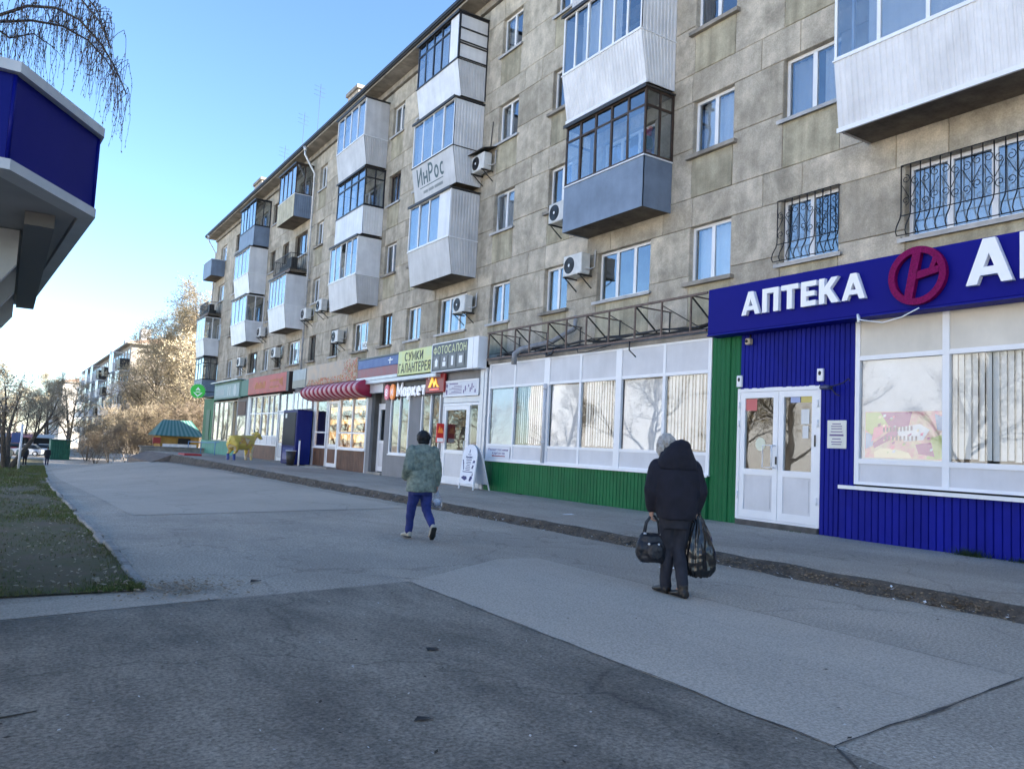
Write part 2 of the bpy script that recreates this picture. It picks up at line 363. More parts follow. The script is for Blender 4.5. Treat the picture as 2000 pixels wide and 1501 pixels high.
def asphalt(name, c1, c2, scale=0.8, spk=0.5, bump=0.35, crack=0.25, s2=60):
    m = bpy.data.materials.new(name); n, l = nodes(m); b = n['Principled BSDF']
    b.inputs['Roughness'].default_value = 0.9; b.inputs['Specular IOR Level'].default_value = 0.25
    geo = n.new('ShaderNodeNewGeometry')
    t1 = n.new('ShaderNodeTexNoise'); t1.inputs['Scale'].default_value = scale; t1.inputs['Detail'].default_value = 8; t1.inputs['Roughness'].default_value = 0.68
    t2 = n.new('ShaderNodeTexNoise'); t2.inputs['Scale'].default_value = s2; t2.inputs['Detail'].default_value = 5; t2.inputs['Roughness'].default_value = 0.75
    t3 = n.new('ShaderNodeTexVoronoi'); t3.inputs['Scale'].default_value = 60
    t4 = n.new('ShaderNodeTexNoise'); t4.inputs['Scale'].default_value = 0.17; t4.inputs['Detail'].default_value = 4
    mp = n.new('ShaderNodeMapping'); mp.inputs['Scale'].default_value = (1.0, 0.45, 1.0); mp.inputs['Rotation'].default_value = (0,0,0.1)
    l.new(geo.outputs['Position'], mp.inputs['Vector'])
    for t in (t1,): l.new(mp.outputs['Vector'], t.inputs['Vector'])
    for t in (t2, t3, t4): l.new(geo.outputs['Position'], t.inputs['Vector'])
    rp = n.new('ShaderNodeValToRGB'); rp.color_ramp.elements[0].position = 0.42; rp.color_ramp.elements[1].position = 0.60
    rp.color_ramp.elements[0].color = (*c2,1); rp.color_ramp.elements[1].color = (*c1,1)
    ad = n.new('ShaderNodeMath'); ad.operation = 'MULTIPLY_ADD'; ad.inputs[1].default_value = 0.5
    l.new(t4.outputs['Fac'], ad.inputs[0]); 
    hf = n.new('ShaderNodeMath'); hf.operation = 'MULTIPLY'; hf.inputs[1].default_value = 0.5
    l.new(t1.outputs['Fac'], hf.inputs[0]); l.new(hf.outputs[0], ad.inputs[2])
    l.new(ad.outputs[0], rp.inputs['Fac'])
    mr = n.new('ShaderNodeMapRange'); mr.inputs['From Min'].default_value = 0.3; mr.inputs['From Max'].default_value = 0.7
    mr.inputs['To Min'].default_value = 1-spk; mr.inputs['To Max'].default_value = 1+spk
    l.new(t2.outputs['Fac'], mr.inputs['Value'])
    vm = n.new('ShaderNodeVectorMath'); vm.operation = 'SCALE'; l.new(rp.outputs['Color'], vm.inputs[0]); l.new(mr.outputs['Result'], vm.inputs['Scale'])
    # sparse pale grit
    gr = n.new('ShaderNodeMapRange'); gr.inputs['From Min'].default_value = 0.0; gr.inputs['From Max'].default_value = 0.16
    gr.inputs['To Min'].default_value = 1.45; gr.inputs['To Max'].default_value = 1.0; l.new(t3.outputs['Distance'], gr.inputs['Value'])
    v2 = n.new('ShaderNodeVectorMath'); v2.operation = 'SCALE'; l.new(vm.outputs['Vector'], v2.inputs[0]); l.new(gr.outputs['Result'], v2.inputs['Scale'])
    # faint hairline cracks
    vc = n.new('ShaderNodeTexVoronoi'); vc.feature = 'DISTANCE_TO_EDGE'; vc.inputs['Scale'].default_value = 0.33
    nd = n.new('ShaderNodeVectorMath'); nd.operation = 'ADD'; l.new(geo.outputs['Position'], nd.inputs[0])
    nz = n.new('ShaderNodeTexNoise'); nz.inputs['Scale'].default_value = 1.5; nz.inputs['Detail'].default_value = 5; l.new(geo.outputs['Position'], nz.inputs['Vector'])
    l.new(nz.outputs['Color'], nd.inputs[1]); l.new(nd.outputs[0], vc.inputs['Vector'])
    cr = n.new('ShaderNodeMapRange'); cr.inputs['From Min'].default_value = 0.0; cr.inputs['From Max'].default_value = 0.010
    cr.inputs['To Min'].default_value = 1-crack; cr.inputs['To Max'].default_value = 1.0; l.new(vc.outputs['Distance'], cr.inputs['Value'])
    v3 = n.new('ShaderNodeVectorMath'); v3.operation = 'SCALE'; l.new(v2.outputs['Vector'], v3.inputs[0]); l.new(cr.outputs['Result'], v3.inputs['Scale'])
    l.new(v3.outputs['Vector'], b.inputs['Base Color'])
    bp = n.new('ShaderNodeBump'); bp.inputs['Strength'].default_value = bump; bp.inputs['Distance'].default_value = 0.01
    l.new(t2.outputs['Fac'], bp.inputs['Height']); l.new(bp.outputs['Normal'], b.inputs['Normal'])
    MATS[name] = m
    return m
asp_mid = asphalt('asphalt_worn', (0.47,0.405,0.325), (0.345,0.298,0.24), 0.9, 0.62, 0.35, 0.25, 42)
asp_old = asphalt('asphalt_old_dark', (0.315,0.27,0.212), (0.145,0.126,0.102), 1.9, 0.62, 0.4, 0.30, 42)
asp_new = asphalt('asphalt_pale_patch', (0.52,0.448,0.36), (0.44,0.38,0.308), 0.7, 0.42, 0.25, 0.05, 55)
asp_far = asphalt('asphalt_pale_far', (0.51,0.44,0.354), (0.425,0.367,0.297), 0.5, 0.3, 0.22)
asp_pave = asphalt('asphalt_pavement', (0.43,0.37,0.30), (0.30,0.26,0.212), 0.8, 0.55, 0.3, 0.25, 45)
kerbm = mat('kerb_concrete', (0.15,0.135,0.115), 0.92, scale=3, col2=(0.06,0.054,0.045), rnd_amt=0.04, bump=0.5, bscale=30)
kerbp = mat('kerb_pale', (0.36,0.34,0.31), 0.92, scale=5, col2=(0.20,0.19,0.17), rnd_amt=0.15, bump=0.4, bscale=30)
dirt = mat('gutter_dirt', (0.13,0.11,0.088), 0.95, scale=5, col2=(0.045,0.038,0.031), bump=0.7, bscale=45, fine=.25)
soil = mat('lawn_soil', (0.080,0.084,0.028), 0.95, scale=1.3, col2=(0.125,0.090,0.056), bump=0.8, bscale=25)
grass_m = mat('grass_blade', (0.095,0.155,0.028), 0.7, rnd_amt=0.1, scale=1.6, col2=(0.13,0.11,0.045))
leaf_m = mat('dry_leaf', (0.42,0.32,0.20), 0.8, scale=45, col2=(0.13,0.08,0.045))
paper_m = mat('paper_scrap', (0.75,0.76,0.78), 0.7)

# ------------------------------------------------------------------ ground
def interp(x, tab):
    if x <= tab[0][0]: return tab[0][1]
    for (a,b),(c,d) in zip(tab, tab[1:]):
        if x <= c: return b+(d-b)*(x-a)/(c-a)
    return tab[-1][1]
LAWN_T = [(9,0),(20,-0.26),(35,-0.72),(55,-1.3),(75,-1.8),(110,-2.45),(200,-3.2),(420,-4.5),(900,-5)]
SHOP_T = [(12,0),(35,-0.12),(48,-0.32),(58,-0.75),(75,-1.8),(110,-2.45),(200,-3.2),(420,-4.5),(900,-5)]
def gz(x, y):
    t = min(1, max(0, (x-1.1)/6.8)); t = t*t*(3-2*t)
    return interp(y, LAWN_T)*(1-t)+interp(y, SHOP_T)*t
def xl(y): return 1.12+0.0006*max(0, y-7)**2 if y < 40 else 1.12+0.0006*33**2+(y-40)*0.035
YS = [-60,-20,-8,0,3,6,9,11,13,15,17.5,20,23,26,30,35,40,44,48,52,55,58,61,65,70,75,80,90,100,110,130,160,200,300,420,900]
def grid(xsf, ys, dz, m, name):
    mb = MB(); n = len(xsf(0)); vs = []
    for y in ys: vs += [(x, y, gz(x,y)+dz) for x in xsf(y)]
    fs = [(j*n+i, j*n+i+1, (j+1)*n+i+1, (j+1)*n+i) for j in range(len(ys)-1) for i in range(n-1)]
    mb.add(vs, fs, 0, True); return structure(name, mb, m)
XW = [1.1,2.2,3.3,4.4,5.5,6.7,7.9]
grid(lambda y: [-900,-200,-60,-25,-12,-6,-3,-1,0,0.6]+[max(v, xl(y)) if i == 0 else max(v, xl(y)+0.1*i) for i,v in enumerate(XW)]+[9,12,16,25,60,200,900], YS, 0, asp_mid, 'asphalt_road')
LY = [7.25]+[y for y in YS if y > 7.3 and y <= 100]
lawn = grid(lambda y: [-60,-30,-18,-12,-6,-3,-1.5,-0.5,0,0.6,xl(y)], LY, 0.018, soil, 'lawn'); WL[lawn.name] = (0,0,0)

grid(lambda y: [-38,-32,-25,-18], [-50,-20,0,9,20,35,55,75,110,150], 0.045, mat('pale_bounce', (.38,.37,.35), .9, var=.15, scale=.5), 'bounce_paving')  # unseen pale paving, added to bounce sunlight onto the facade
def flat(poly, z, m, name):
    mb = MB(); mb.add([(x,y,z) for x,y in poly], [tuple(range(len(poly)))]); return structure(name, mb, m)
flat([(-8,-8),(3.42,-8),(3.42,2.38),(3.425,7.03),(1.6,6.70),(0.09,6.41),(-8,4.95)], 0.004, asp_old, 'old_asphalt_patch')
flat([(3.425,2.39),(5.72,2.60),(5.70,5.5),(5.69,8.1),(5.1,8.15),(3.9,7.35),(3.43,7.04)], 0.004, asp_new, 'pale_asphalt_patch')
grid(lambda y: [max(2.0,xl(y)+0.3),3.3,4.4,5.5,6.3,6.9,7.3], [15.2]+[y for y in YS if 15.3 < y <= 52], 0.006, asp_far, 'far_asphalt_patch')
tar = mat('tar_seam', (0.065,0.06,0.055), 0.7, var=0.4, scale=12)
def seam(pts, w, name='tar_seam'):
    mb = MB(); L = []; Rr = []
    P = []
    for (a,b) in zip(pts, pts[1:]):
        k = max(2, int(math.hypot(b[0]-a[0], b[1]-a[1])/0.09))
        P += [(a[0]+(b[0]-a[0])*i/k, a[1]+(b[1]-a[1])*i/k) for i in range(k)]
    P.append(pts[-1])
    vs = []
    for i,(x,y) in enumerate(P):
        q = P[min(i+1,len(P)-1)]; p = P[max(i-1,0)]; d = Vector((q[0]-p[0], q[1]-p[1])).normalized(); nn = Vector((-d.y, d.x))
        j = mnoise.noise(Vector((x*3, y*3, 0.3)))*0.025; ww = w*0.62*(0.25+1.1*abs(mnoise.noise(Vector((x*5,y*5,2)))))
        c = Vector((x,y))+nn*j; vs += [(*(c-nn*ww), gz(x,y)+0.008), (*(c+nn*ww), gz(x,y)+0.008)]
    mb.add(vs, [(2*i,2*i+2,2*i+3,2*i+1) for i in range(len(P)-1)]); return structure(name, mb, tar)
seam([(3.42,2.38),(3.425,7.03)], 0.016)
seam([(3.1,1.9),(3.42,2.38),(4.6,2.48),(5.72,2.60),(7.6,2.75)], 0.020)
seam([(0.09,6.41),(1.6,6.70),(3.425,7.03)], 0.010)
seam([(5.72,2.60),(5.70,5.5),(5.69,8.1)], 0.008)
seam([(3.2,7.45),(3.5,7.2),(3.75,6.95)], 0.016)
seam([(5.1,8.15),(3.9,7.35)], 0.006)
seam([(4.55,2.6),(4.5,4.4),(4.56,6.9)], 0.004)
seam([(5.05,3.4),(5.0,5.0),(5.08,7.4)], 0.004)
# pale concrete lip between the old and the new surface, front of the lawn
flat([(-8,5.0),(0.09,6.45),(1.6,6.74),(1.6,6.95),(1.0,7.2),(0.09,6.98),(-8,6.6)], 0.005, asp_new, 'pale_asphalt_strip')

# raised pavement along the shops, its kerb stones and the gutter
mb = MB(); xs = [7.95,8.1,9,10.2,11.3,13.3]; ys = [-20,-8]+[i*.25 for i in range(-4,113)]+[32,36,40,44,48,52,57]
vs = [(x+(0.035*mnoise.noise(Vector((y*1.9,1,1)))+.02*mnoise.noise(Vector((y*6,2,1))) if x < 8 else 0),y,(-.035*(x < 8))+0.138+0.010*mnoise.noise(Vector((x*.7,y*.5,4)))+(-0.10*max(0,(y-44)/14))) for y in ys for x in xs]
k = len(xs)
fs = [(j*k+i, j*k+i+1, (j+1)*k+i+1, (j+1)*k+i) for j in range(len(ys)-1) for i in range(k-1)]
mb.add(vs, fs, 0, True)
mb.quad((7.95,57,0.04),(13.3,57,0.04),(13.3,57,-1.2),(7.95,57,-1.2))
mb.quad((8.03,-20,0.08),(8.03,57,0.0),(8.03,57,-1.2),(8.03,-20,-0.2))
pave = structure('pavement', mb, asp_pave); WL[pave.name] = (0,0,0)
kr = random.Random(3); y = -3.0
while y < 47:
    ln = kr.uniform(0.9,1.1); dx = kr.uniform(-0.02,0.02); hz = 0.104+kr.uniform(-0.02,0.012)
    if True:
        part('kerb_stone', MB().bevbox(7.95+dx*.5, 8.02, y, y+ln-0.005, gz(7.9,y)-0.15, hz, 0.02), kerbm, pave)
    y += ln
y = 7.5
while y < 36:
    ln = kr.uniform(0.9,1.05); a = xl(y)+kr.uniform(-0.03,0.03); zz = gz(1.1,y)
    if kr.random() > 0.12:
        part('kerb_stone', MB().bevbox(a-0.04, a+0.05, y, y+ln-0.03, zz-0.1, zz+0.06+kr.uniform(-0.03,0.01), 0.015), kerbp, lawn)
    y += ln
def bank(x, y):
    """height of the crumbled earth edge between pavement and road"""
    w = 0.20+0.13*abs(mnoise.noise(Vector((y*.9,2,0))))+0.07*mnoise.noise(Vector((y*2.7,5,0)))
    t = min(1, max(0, (7.985-x)/w)); top = 0.122+.014*mnoise.noise(Vector((y*1.7,9,0)))-0.10*max(0,(y-44)/14)
    zr = gz(7.9,y); prof = 1-t*t*(3-2*t); prof = prof**1.25
    return zr+0.003+(top-zr)*prof*(1+.25*mnoise.noise(Vector((x*9,y*3.1,0)))*(0 < t < 1)), t
mb = MB(); gy = [-3+i*.16 for i in range(190)]+[27.5+i*.5 for i in range(40)]; gx = [7.985,7.955,7.93,7.90,7.87,7.83,7.78,7.72,7.65]; vs = []
for yy in gy: vs += [(x+.02*mnoise.noise(Vector((x*7,yy*2.3,3))), yy, bank(x,yy)[0]-(.02 if bank(x,yy)[1] >= 1 else 0)) for x in gx]
k = len(gx); mb.add(vs, [(j*k+i, j*k+i+1, (j+1)*k+i+1, (j+1)*k+i) for j in range(len(gy)-1) for i in range(k-1)], 0, True); structure('gutter_dirt', mb, dirt)

def scatter(name, m, n, place, size, seed, flatness=0.3, label=None, cat=None):
    r = random.Random(seed); mb = MB()
    for _ in range(n):
        x,y,z = place(r); s = size*r.uniform(0.5,1.3); a = r.uniform(0,6.28); t = r.uniform(-flatness,flatness)
        u = Vector((math.cos(a),math.sin(a),t))*s; v = Vector((-math.sin(a),math.cos(a),r.uniform(-flatness,flatness)))*s*r.uniform(.35,.7)
        c = Vector((x,y,z+s*flatness*0.8+0.006))
        mb.add([c-u, c-v*.9, c+u, c+v], [(0,1,2,3)])
    o = put(name, mb.mesh(name, m)); o['kind'] = 'stuff'; return o
def gut(r):
    y = 2.0+36*r.random()**1.5; y = y if mnoise.noise(Vector((y*1.3,0,0))) > -0.25 or r.random() < .3 else y+0.7
    x = 7.90-abs(r.gauss(0,0.12))+.03*r.random(); return x, y, bank(x,y)[0]+.004
scatter('leaf_litter', leaf_m, 5200, gut, 0.021, 11)
scatter('litter_scraps', paper_m, 200, gut, 0.022, 12, 0.5)
scatter('ground_twigs', mat('twig_bits', (0.05,0.04,0.03), .9), 110, lambda r: (r.uniform(-1,7.5), 1.6+9*r.random()**1.4, 0.004), 0.016, 19, 0.2)
scatter('ground_crumbs', mat('crumb', (0.55,0.53,0.50), .9), 520, lambda r: (r.uniform(-1,7.5), 1.5+10*r.random()**1.3, 0.004), 0.010, 13, 0.4)
def onlawn(r):
    y = 7.3+24*r.random()**1.7; x = xl(y)-0.05-abs(r.gauss(0,1.6)); return x, y, gz(x,y)+0.05
scatter('lawn_leaves', mat('pale_leaf', (0.30,0.25,0.17), .8, var=.4, scale=20), 1500, onlawn, 0.022, 14, 0.5)
scatter('lawn_edge_leaves', leaf_m, 500, lambda r: (1.35+r.gauss(0,.28), 7.25+r.gauss(0,0.22), 0.02), 0.022, 15, 0.3)
# grass: single blades in clumps, thin where the soil shows through
r = random.Random(21); mb = MB()
while len(mb.f) < 66000:
    y = 7.28+58*r.random()**2.2; x = xl(y)-0.04-7*r.random()**1.8
    dens = mnoise.noise(Vector((x*.9,y*.45,1.0)))+0.45*mnoise.noise(Vector((x*2.7,y*1.4,3.0)))
    if dens < r.uniform(-0.45,0.38): continue
    z = gz(x,y)+0.012; sc = 1+max(0,(y-9))*.12
    for _ in range(3):
        a = r.uniform(0,6.28); h = r.uniform(0.015,0.055)*(0.8+0.6*max(0,dens))*(1+max(0,y-12)*.03); w = 0.0035*sc
        bx, by = x+r.gauss(0,.02), y+r.gauss(0,.02); lx, ly = math.cos(a)*h*.6, math.sin(a)*h*.6
        mb.add([(bx-w*math.sin(a),by+w*math.cos(a),z),(bx+w*math.sin(a),by-w*math.cos(a),z),(bx+lx,by+ly,z+h)], [(0,1,2)])
g = put('lawn_grass', mb.mesh('lawn_grass', grass_m)); g['kind'] = 'stuff'
# ------------------------------------------------------------------ the five-storey block
D = 12.7; ST = 2.95; SILL0 = 5.25; WH = 1.27; YEND = 63.0
bld = thing('apartment_building', 'long five-storey grey concrete block of flats with glazed balconies above the shops', 'building', (D, YEND, 0))
def sill(k): return SILL0+ST*(k-2)
REG = [(9.55,1.30),(12.1,1.20),(17.87,1.10),(20.87,1.18),(27.05,1.22),(29.6,1.15),(35.6,1.05),(38.75,1.05),(44.6,1.20),(47.2,1.10),(53.2,1.20),(56.2,1.50)]
BALC = [(6.55,2.1),(15.0,2.0),(24.0,2.06),(32.35,1.75),(41.8,2.05),(50.1,2.1),(60.6,1.8)]
# --- wall blocks
blocks = []
def wins_for(k): return sorted(REG+BALC)
def split(y0, y1, r, lo=1.3, hi=2.3):
    L = y1-y0; n = max(1, round(L/r.uniform(lo,hi))); e = [y0]+[y0+L*(i+r.uniform(-.12,.12))/n for i in range(1,n)]+[y1]
    return list(zip(e, e[1:]))
br = random.Random(5)
for k in range(2, 6):
    s = sill(k); b0 = s-1.0; piers = []; prev = 2.0
    for yc, w in wins_for(k):
        piers.append((prev, yc-w/2)); prev = yc+w/2
        blocks.append((yc-w/2, yc+w/2, b0, s-0.01, 1))                      # block under the window
    piers.append((prev, YEND))
    for a, b in piers:
        mid = b0+1.15+br.choice((0,0,0.02))
        segs = [(a,b)] if b-a < 2.1 else [(a,(a+b)/2),((a+b)/2,b)]
        for p, q in segs: blocks += [(p,q,b0,mid), (p,q,mid,s+WH)]
    # belt of lintel blocks above (and below the lowest windows)
    tops = [s+WH]+([b0-0.68] if k == 2 else [])
    for zb in tops:
        h = 0.68 if k < 5 or zb < s else 0.72
        e = 2.0; c = 0
        while e < YEND-0.05:
            ln = (2.0, 0.92)[c % 2]*br.uniform(.95,1.05); ln = min(ln, YEND-e); ln = ln if YEND-e-ln > .5 else YEND-e
            blocks.append((e, e+ln, zb, zb+h)); e += ln; c += 1
def block_mb(mb, a, b, z0, z1, dx=0.0):
    ch = 0.011; x = D+dx; g = 0.0015
    a += g; b -= g; z0 += g; z1 -= g
    F = [(x,a+ch,z0+ch),(x,b-ch,z0+ch),(x,b-ch,z1-ch),(x,a+ch,z1-ch)]
    M_ = [(x+.02,a,z0),(x+.02,b,z0),(x+.02,b,z1),(x+.02,a,z1)]
    B = [(D+.3,a,z0),(D+.3,b,z0),(D+.3,b,z1),(D+.3,a,z1)]
    return mb.add(F+M_+B, [(0,3,2,1)]+[(i,(i+1)%4,4+(i+1)%4,4+i) for i in range(4)]+[(4+i,4+(i+1)%4,8+(i+1)%4,8+i) for i in range(4)])
blocks.sort(key=lambda q: q[0])
rest = MB()
for i, q in enumerate(blocks):
    dx = br.uniform(-0.006, 0.008)
    if i < 296: part('wall_block', block_mb(MB(), *q[:4], dx), conc_under if len(q) > 4 else concrete, bld)
    else: block_mb(rest, *q[:4], dx)
o = part('wall_blocks_far', rest, concrete, bld); o['kind'] = 'stuff'
block_mb(mb := MB(), -24.0, 1.998, 3.6, 16.1); o = part('wall_beyond_frame', mb, concrete, bld)  # blank stretch out of view, added to keep the street in shade
# --- shell behind, gable, roof
part('back_wall', MB().box(D+1.3, D+1.6, -24, YEND-.35, -0.5, 16.2), interior, bld)
part('ground_floor_wall', MB().box(D+.02, D+.25, -24, YEND, -1.2, 3.55), greywall, bld)
part('gable_wall', MB().box(D+.02, D+12, YEND+.003, YEND+.35, -1.4, 16.2), concrete, bld)
mb = MB()
for k in range(2, 6): mb.box(D+.302, D+1.29, -24, YEND-.4, sill(k)-1.1, sill(k)-.9)
mb.box(D+.302, D+12, -24, YEND-.4, 16.0, 16.2)
part('floor_slab', mb, interior, bld)
e = 2.0
part('cornice', MB().box(D-.10, D+.29, -24, YEND+.3, 16.12, 16.36), slabmat, bld)
e = -24.0
while e < YEND+.6:
    ln = 2.9 if e < YEND-2.9 else YEND+.7-e
    part('eave_slab', MB().bevbox(D-.72, D+.6, e+.01, e+ln-.01, 16.37+br.uniform(-.006,.006), 16.50, .012), slabmat, bld); e += ln
part('roof_edge', MB().box(D-.80, D-.69, -24, YEND+.75, 16.44, 16.60).box(D-.84, D-.80, -24, YEND+.75, 16.50, 16.62), darkmetal, bld)
mb = MB(); y0, y1 = -24, YEND+.75
mb.add([(D-.75,y0,16.55),(D+12.6,y0,16.55),(D+6,y0,18.4),(D-.75,y1,16.55),(D+12.6,y1,16.55),(D+6,y1-6,18.4)],
       [(0,2,5,3),(1,4,5,2),(3,5,4),(0,1,2),(0,3,4,1)])
part('roof', mb, mat('roof_sheet', (0.17,0.16,0.15), .6, var=.2), bld)  # unseen low roof, added for the shadow it casts
for yy, w in ((39.4,1.5),(58.2,2.0),(20.5,1.5)):
    ch = part('chimney', MB().bevbox(14.2,15.1,yy-w/2,yy+w/2,16.7,19.85,.02), mat('chimney_brick', (0.42,0.36,0.29), .9, var=.25, scale=7), bld)
    part('chimney_cap', MB().box(14.1,15.2,yy-w/2-.1,yy+w/2+.1,19.86,20.05), slabmat, ch)
for (yy, h, xx) in ((45.3,20.6,13.4),(48.2,19.4,13.2),(42.3,21.2,13.3)):
    mb = MB().tube([(xx,yy,16.6),(xx+.05,yy,h)], .009, 5)
    for q in (0.2,0.45,0.7): mb.tube([(xx-.35,yy-.1,h-q),(xx+.35,yy+.1,h-q)], .006, 4)
    part('antenna', mb, darkmetal, bld)
# drainpipes
def drainpipe(y, x=D-.16, ztop=16.3, zb=3.9):
    mb = MB().tube([(D-.74,y,ztop+.12),(D-.74,y,ztop-.25),(x,y,ztop-1.15),(x,y,zb)], .055, 8, smooth=True)
    mb.tube([(D-.74,y,ztop+.14),(D-.74,y,ztop-.1)], [.13,.06], 8)
    for z in (14.6,12.3,9.5,6.4,4.6): mb.box(x-.07, D+.02, y-.02, y+.02, z, z+.035).tube([(x,y,z),(x,y,z+.05)], .068, 8)
    part('drainpipe', mb, galv, bld)
drainpipe(39.75); drainpipe(62.7, zb=4.2)

# --- windows: meshes shared by all windows of one size
WMESH = {}
def window_meshes(w, n):
    key = (round(w,2), n)
    if key in WMESH: return WMESH[key]
    h = WH; f = 0.065; x0, x1 = 0.13, 0.19
    mb = MB(); ys = [-w/2+w*i/n for i in range(n+1)]
    mb.box(x0,x1,-w/2,w/2,0,f).box(x0,x1,-w/2,w/2,h-f,h)
    for i, y in enumerate(ys):
        a, b = (y, y+f) if i == 0 else ((y-f, y) if i == n else (y-.05, y+.05))
        mb.box(x0+.002, x1-.002, a, b, f, h-f)
    fr = mb.mesh('frame', pvc)
    frd = mb.mesh('frame', woodframe)
    pn = []
    for i in range(n):
        a = ys[i]+(f if i == 0 else .05); b = ys[i+1]-(f if i == n-1 else .05); c = (a+b)/2
        pn.append((c, MB().box(.155,.163,a-c,b-c,f,h-f).mesh('pane', pane_m)))
    sl = MB().box(-.07,.13,-w/2-.10,w/2+.10,-.055,-.012).box(-.078,-.07,-w/2-.10,w/2+.10,-.085,-.010).mesh('sill', ledge)
    sld = MB().box(-.11,.13,-w/2-.12,w/2+.12,-.10,-.012).mesh('sill', slabmat)
    WMESH[key] = (fr, frd, pn, sl, sld); return WMESH[key]
CURT = {}
def curtain_mesh(w):
    key = round(w,2)
    if key not in CURT:
        mb = MB(); n = int(w/.05); vs = []
        for i in range(n+1):
            y = -w/2+w*i/n; x = .30+.022*math.sin(i*1.9)+.012*math.sin(i*.7)
            vs += [(x,y,.03),(x,y,WH-.04)]
        mb.add(vs, [(2*i,2*i+2,2*i+3,2*i+1) for i in range(n)], 0, True); CURT[key] = mb.mesh('curtain', curtain_m)
    return CURT[key]
wr = random.Random(9)
WINS = {}
def window(yc, k, w, n, dark=False, curt=None, ajar=False):
    at = (D, yc, sill(k)); fr, frd, pn, sl, sld = window_meshes(w, n)
    t = bpy.data.objects.new('window', frd if dark else fr); COL.objects.link(t)
    t.parent = bld; t.location = (0, yc-YEND, at[2]); WL[t.name] = at
    for i, (c, me) in enumerate(pn):
        p = put('pane', me, t, (D, yc+c, at[2])); p.rotation_euler = (0, wr.gauss(0,R(.35)), wr.gauss(0,R(.5)))
        if ajar and i == n-1:
            p.rotation_euler = (0, R(-7), 0); p.location.x += .02
    put('sill', sl if wr.random() < .62 else sld, t, at)
    style = curt if curt is not None else wr.choice((0,0,1,1,2,2,3))
    cw = w-.1
    if style == 1: put('curtain', curtain_mesh(cw), t, at)
    elif style in (2,3):
        q = w*.36; put('curtain', curtain_mesh(q), t, (D, yc+(w/2-q/2-.05), at[2]))
        if style == 3: put('curtain', curtain_mesh(q), t, (D, yc-(w/2-q/2-.05), at[2]))
    WINS[(round(yc,1),k)] = t
    return t
for k in range(2, 6):
    for yc, w in REG:
        window(yc, k, w, 2, dark=(wr.random() < (.35 if yc > 25 else .0)), ajar=(abs(yc-20.87) < .1 and k == 3))
    for yc, w in BALC:
        window(yc, k, w, 3, dark=(yc > 40 and wr.random() < .3))

# wrought-iron grilles on two of the lower windows
def scroll(c, rad, turns, sgn, x, yd):
    pts = []
    for i in range(15):
        a = turns*2*math.pi*i/14; rr = rad*(1-.72*i/14)
        pts.append((x, c[0]+sgn*rr*math.sin(a), c[1]+yd*rr*math.cos(a)))
    return pts
def grille(yc, w, zb, h, bars, par):
    mb = MB(); x = D-.045; bul = .16
    def prof(y): return [(x,y,zb+h),(x,y,zb+h*.34),(x-.03,y,zb+h*.26),(x-bul*.8,y,zb+h*.14),(x-bul,y,zb+h*.06),(x-bul*.75,y,zb+.01)]
    ys = [yc-w/2+w*i/bars for i in range(bars+1)]
    for i, y in enumerate(ys): mb.tube(prof(y), .0105, 4)
    for z, dx in ((zb+h,0),(zb+.012,-bul*.75),(zb+h*.30,-.015)): mb.tube([(x+dx,ys[0],z),(x+dx,ys[-1],z)], .011, 4)
    for z in (zb+h, zb+.012): mb.tube([(x,ys[0],z),(D+.06,ys[0],z)], .008, 4).tube([(x,ys[-1],z),(D+.06,ys[-1],z)], .008, 4)
    for i in range(bars):
        a, b = ys[i], ys[i+1]; m = (a+b)/2; u = (i % 2)*2-1; r_ = (b-a)*.46
        for q, (zz, sg) in enumerate(((h*.80,1),(h*.50,-1))):
            cy = m; cz = zb+zz-(.06 if i % 4 > 1 else 0)
            mb.tube(scroll((cy,cz), r_, 1.15, u, x-.004, sg), .0085, 3, caps=False)
        mb.tube([(x-.004,m-u*r_*.8,zb+h*.72),(x-.004,m+u*r_*.9,zb+h*.53)], .0085, 3)
    part('window_grille', mb, blackm, par)
grille(6.55, 2.2, sill(2)-.0, WH, 13, WINS[(6.5 if (6.5,2) in WINS else 6.6, 2)])
grille(9.55, 1.38, sill(2)-.0, WH, 8, WINS[(9.6 if (9.6,2) in WINS else 9.5, 2)])

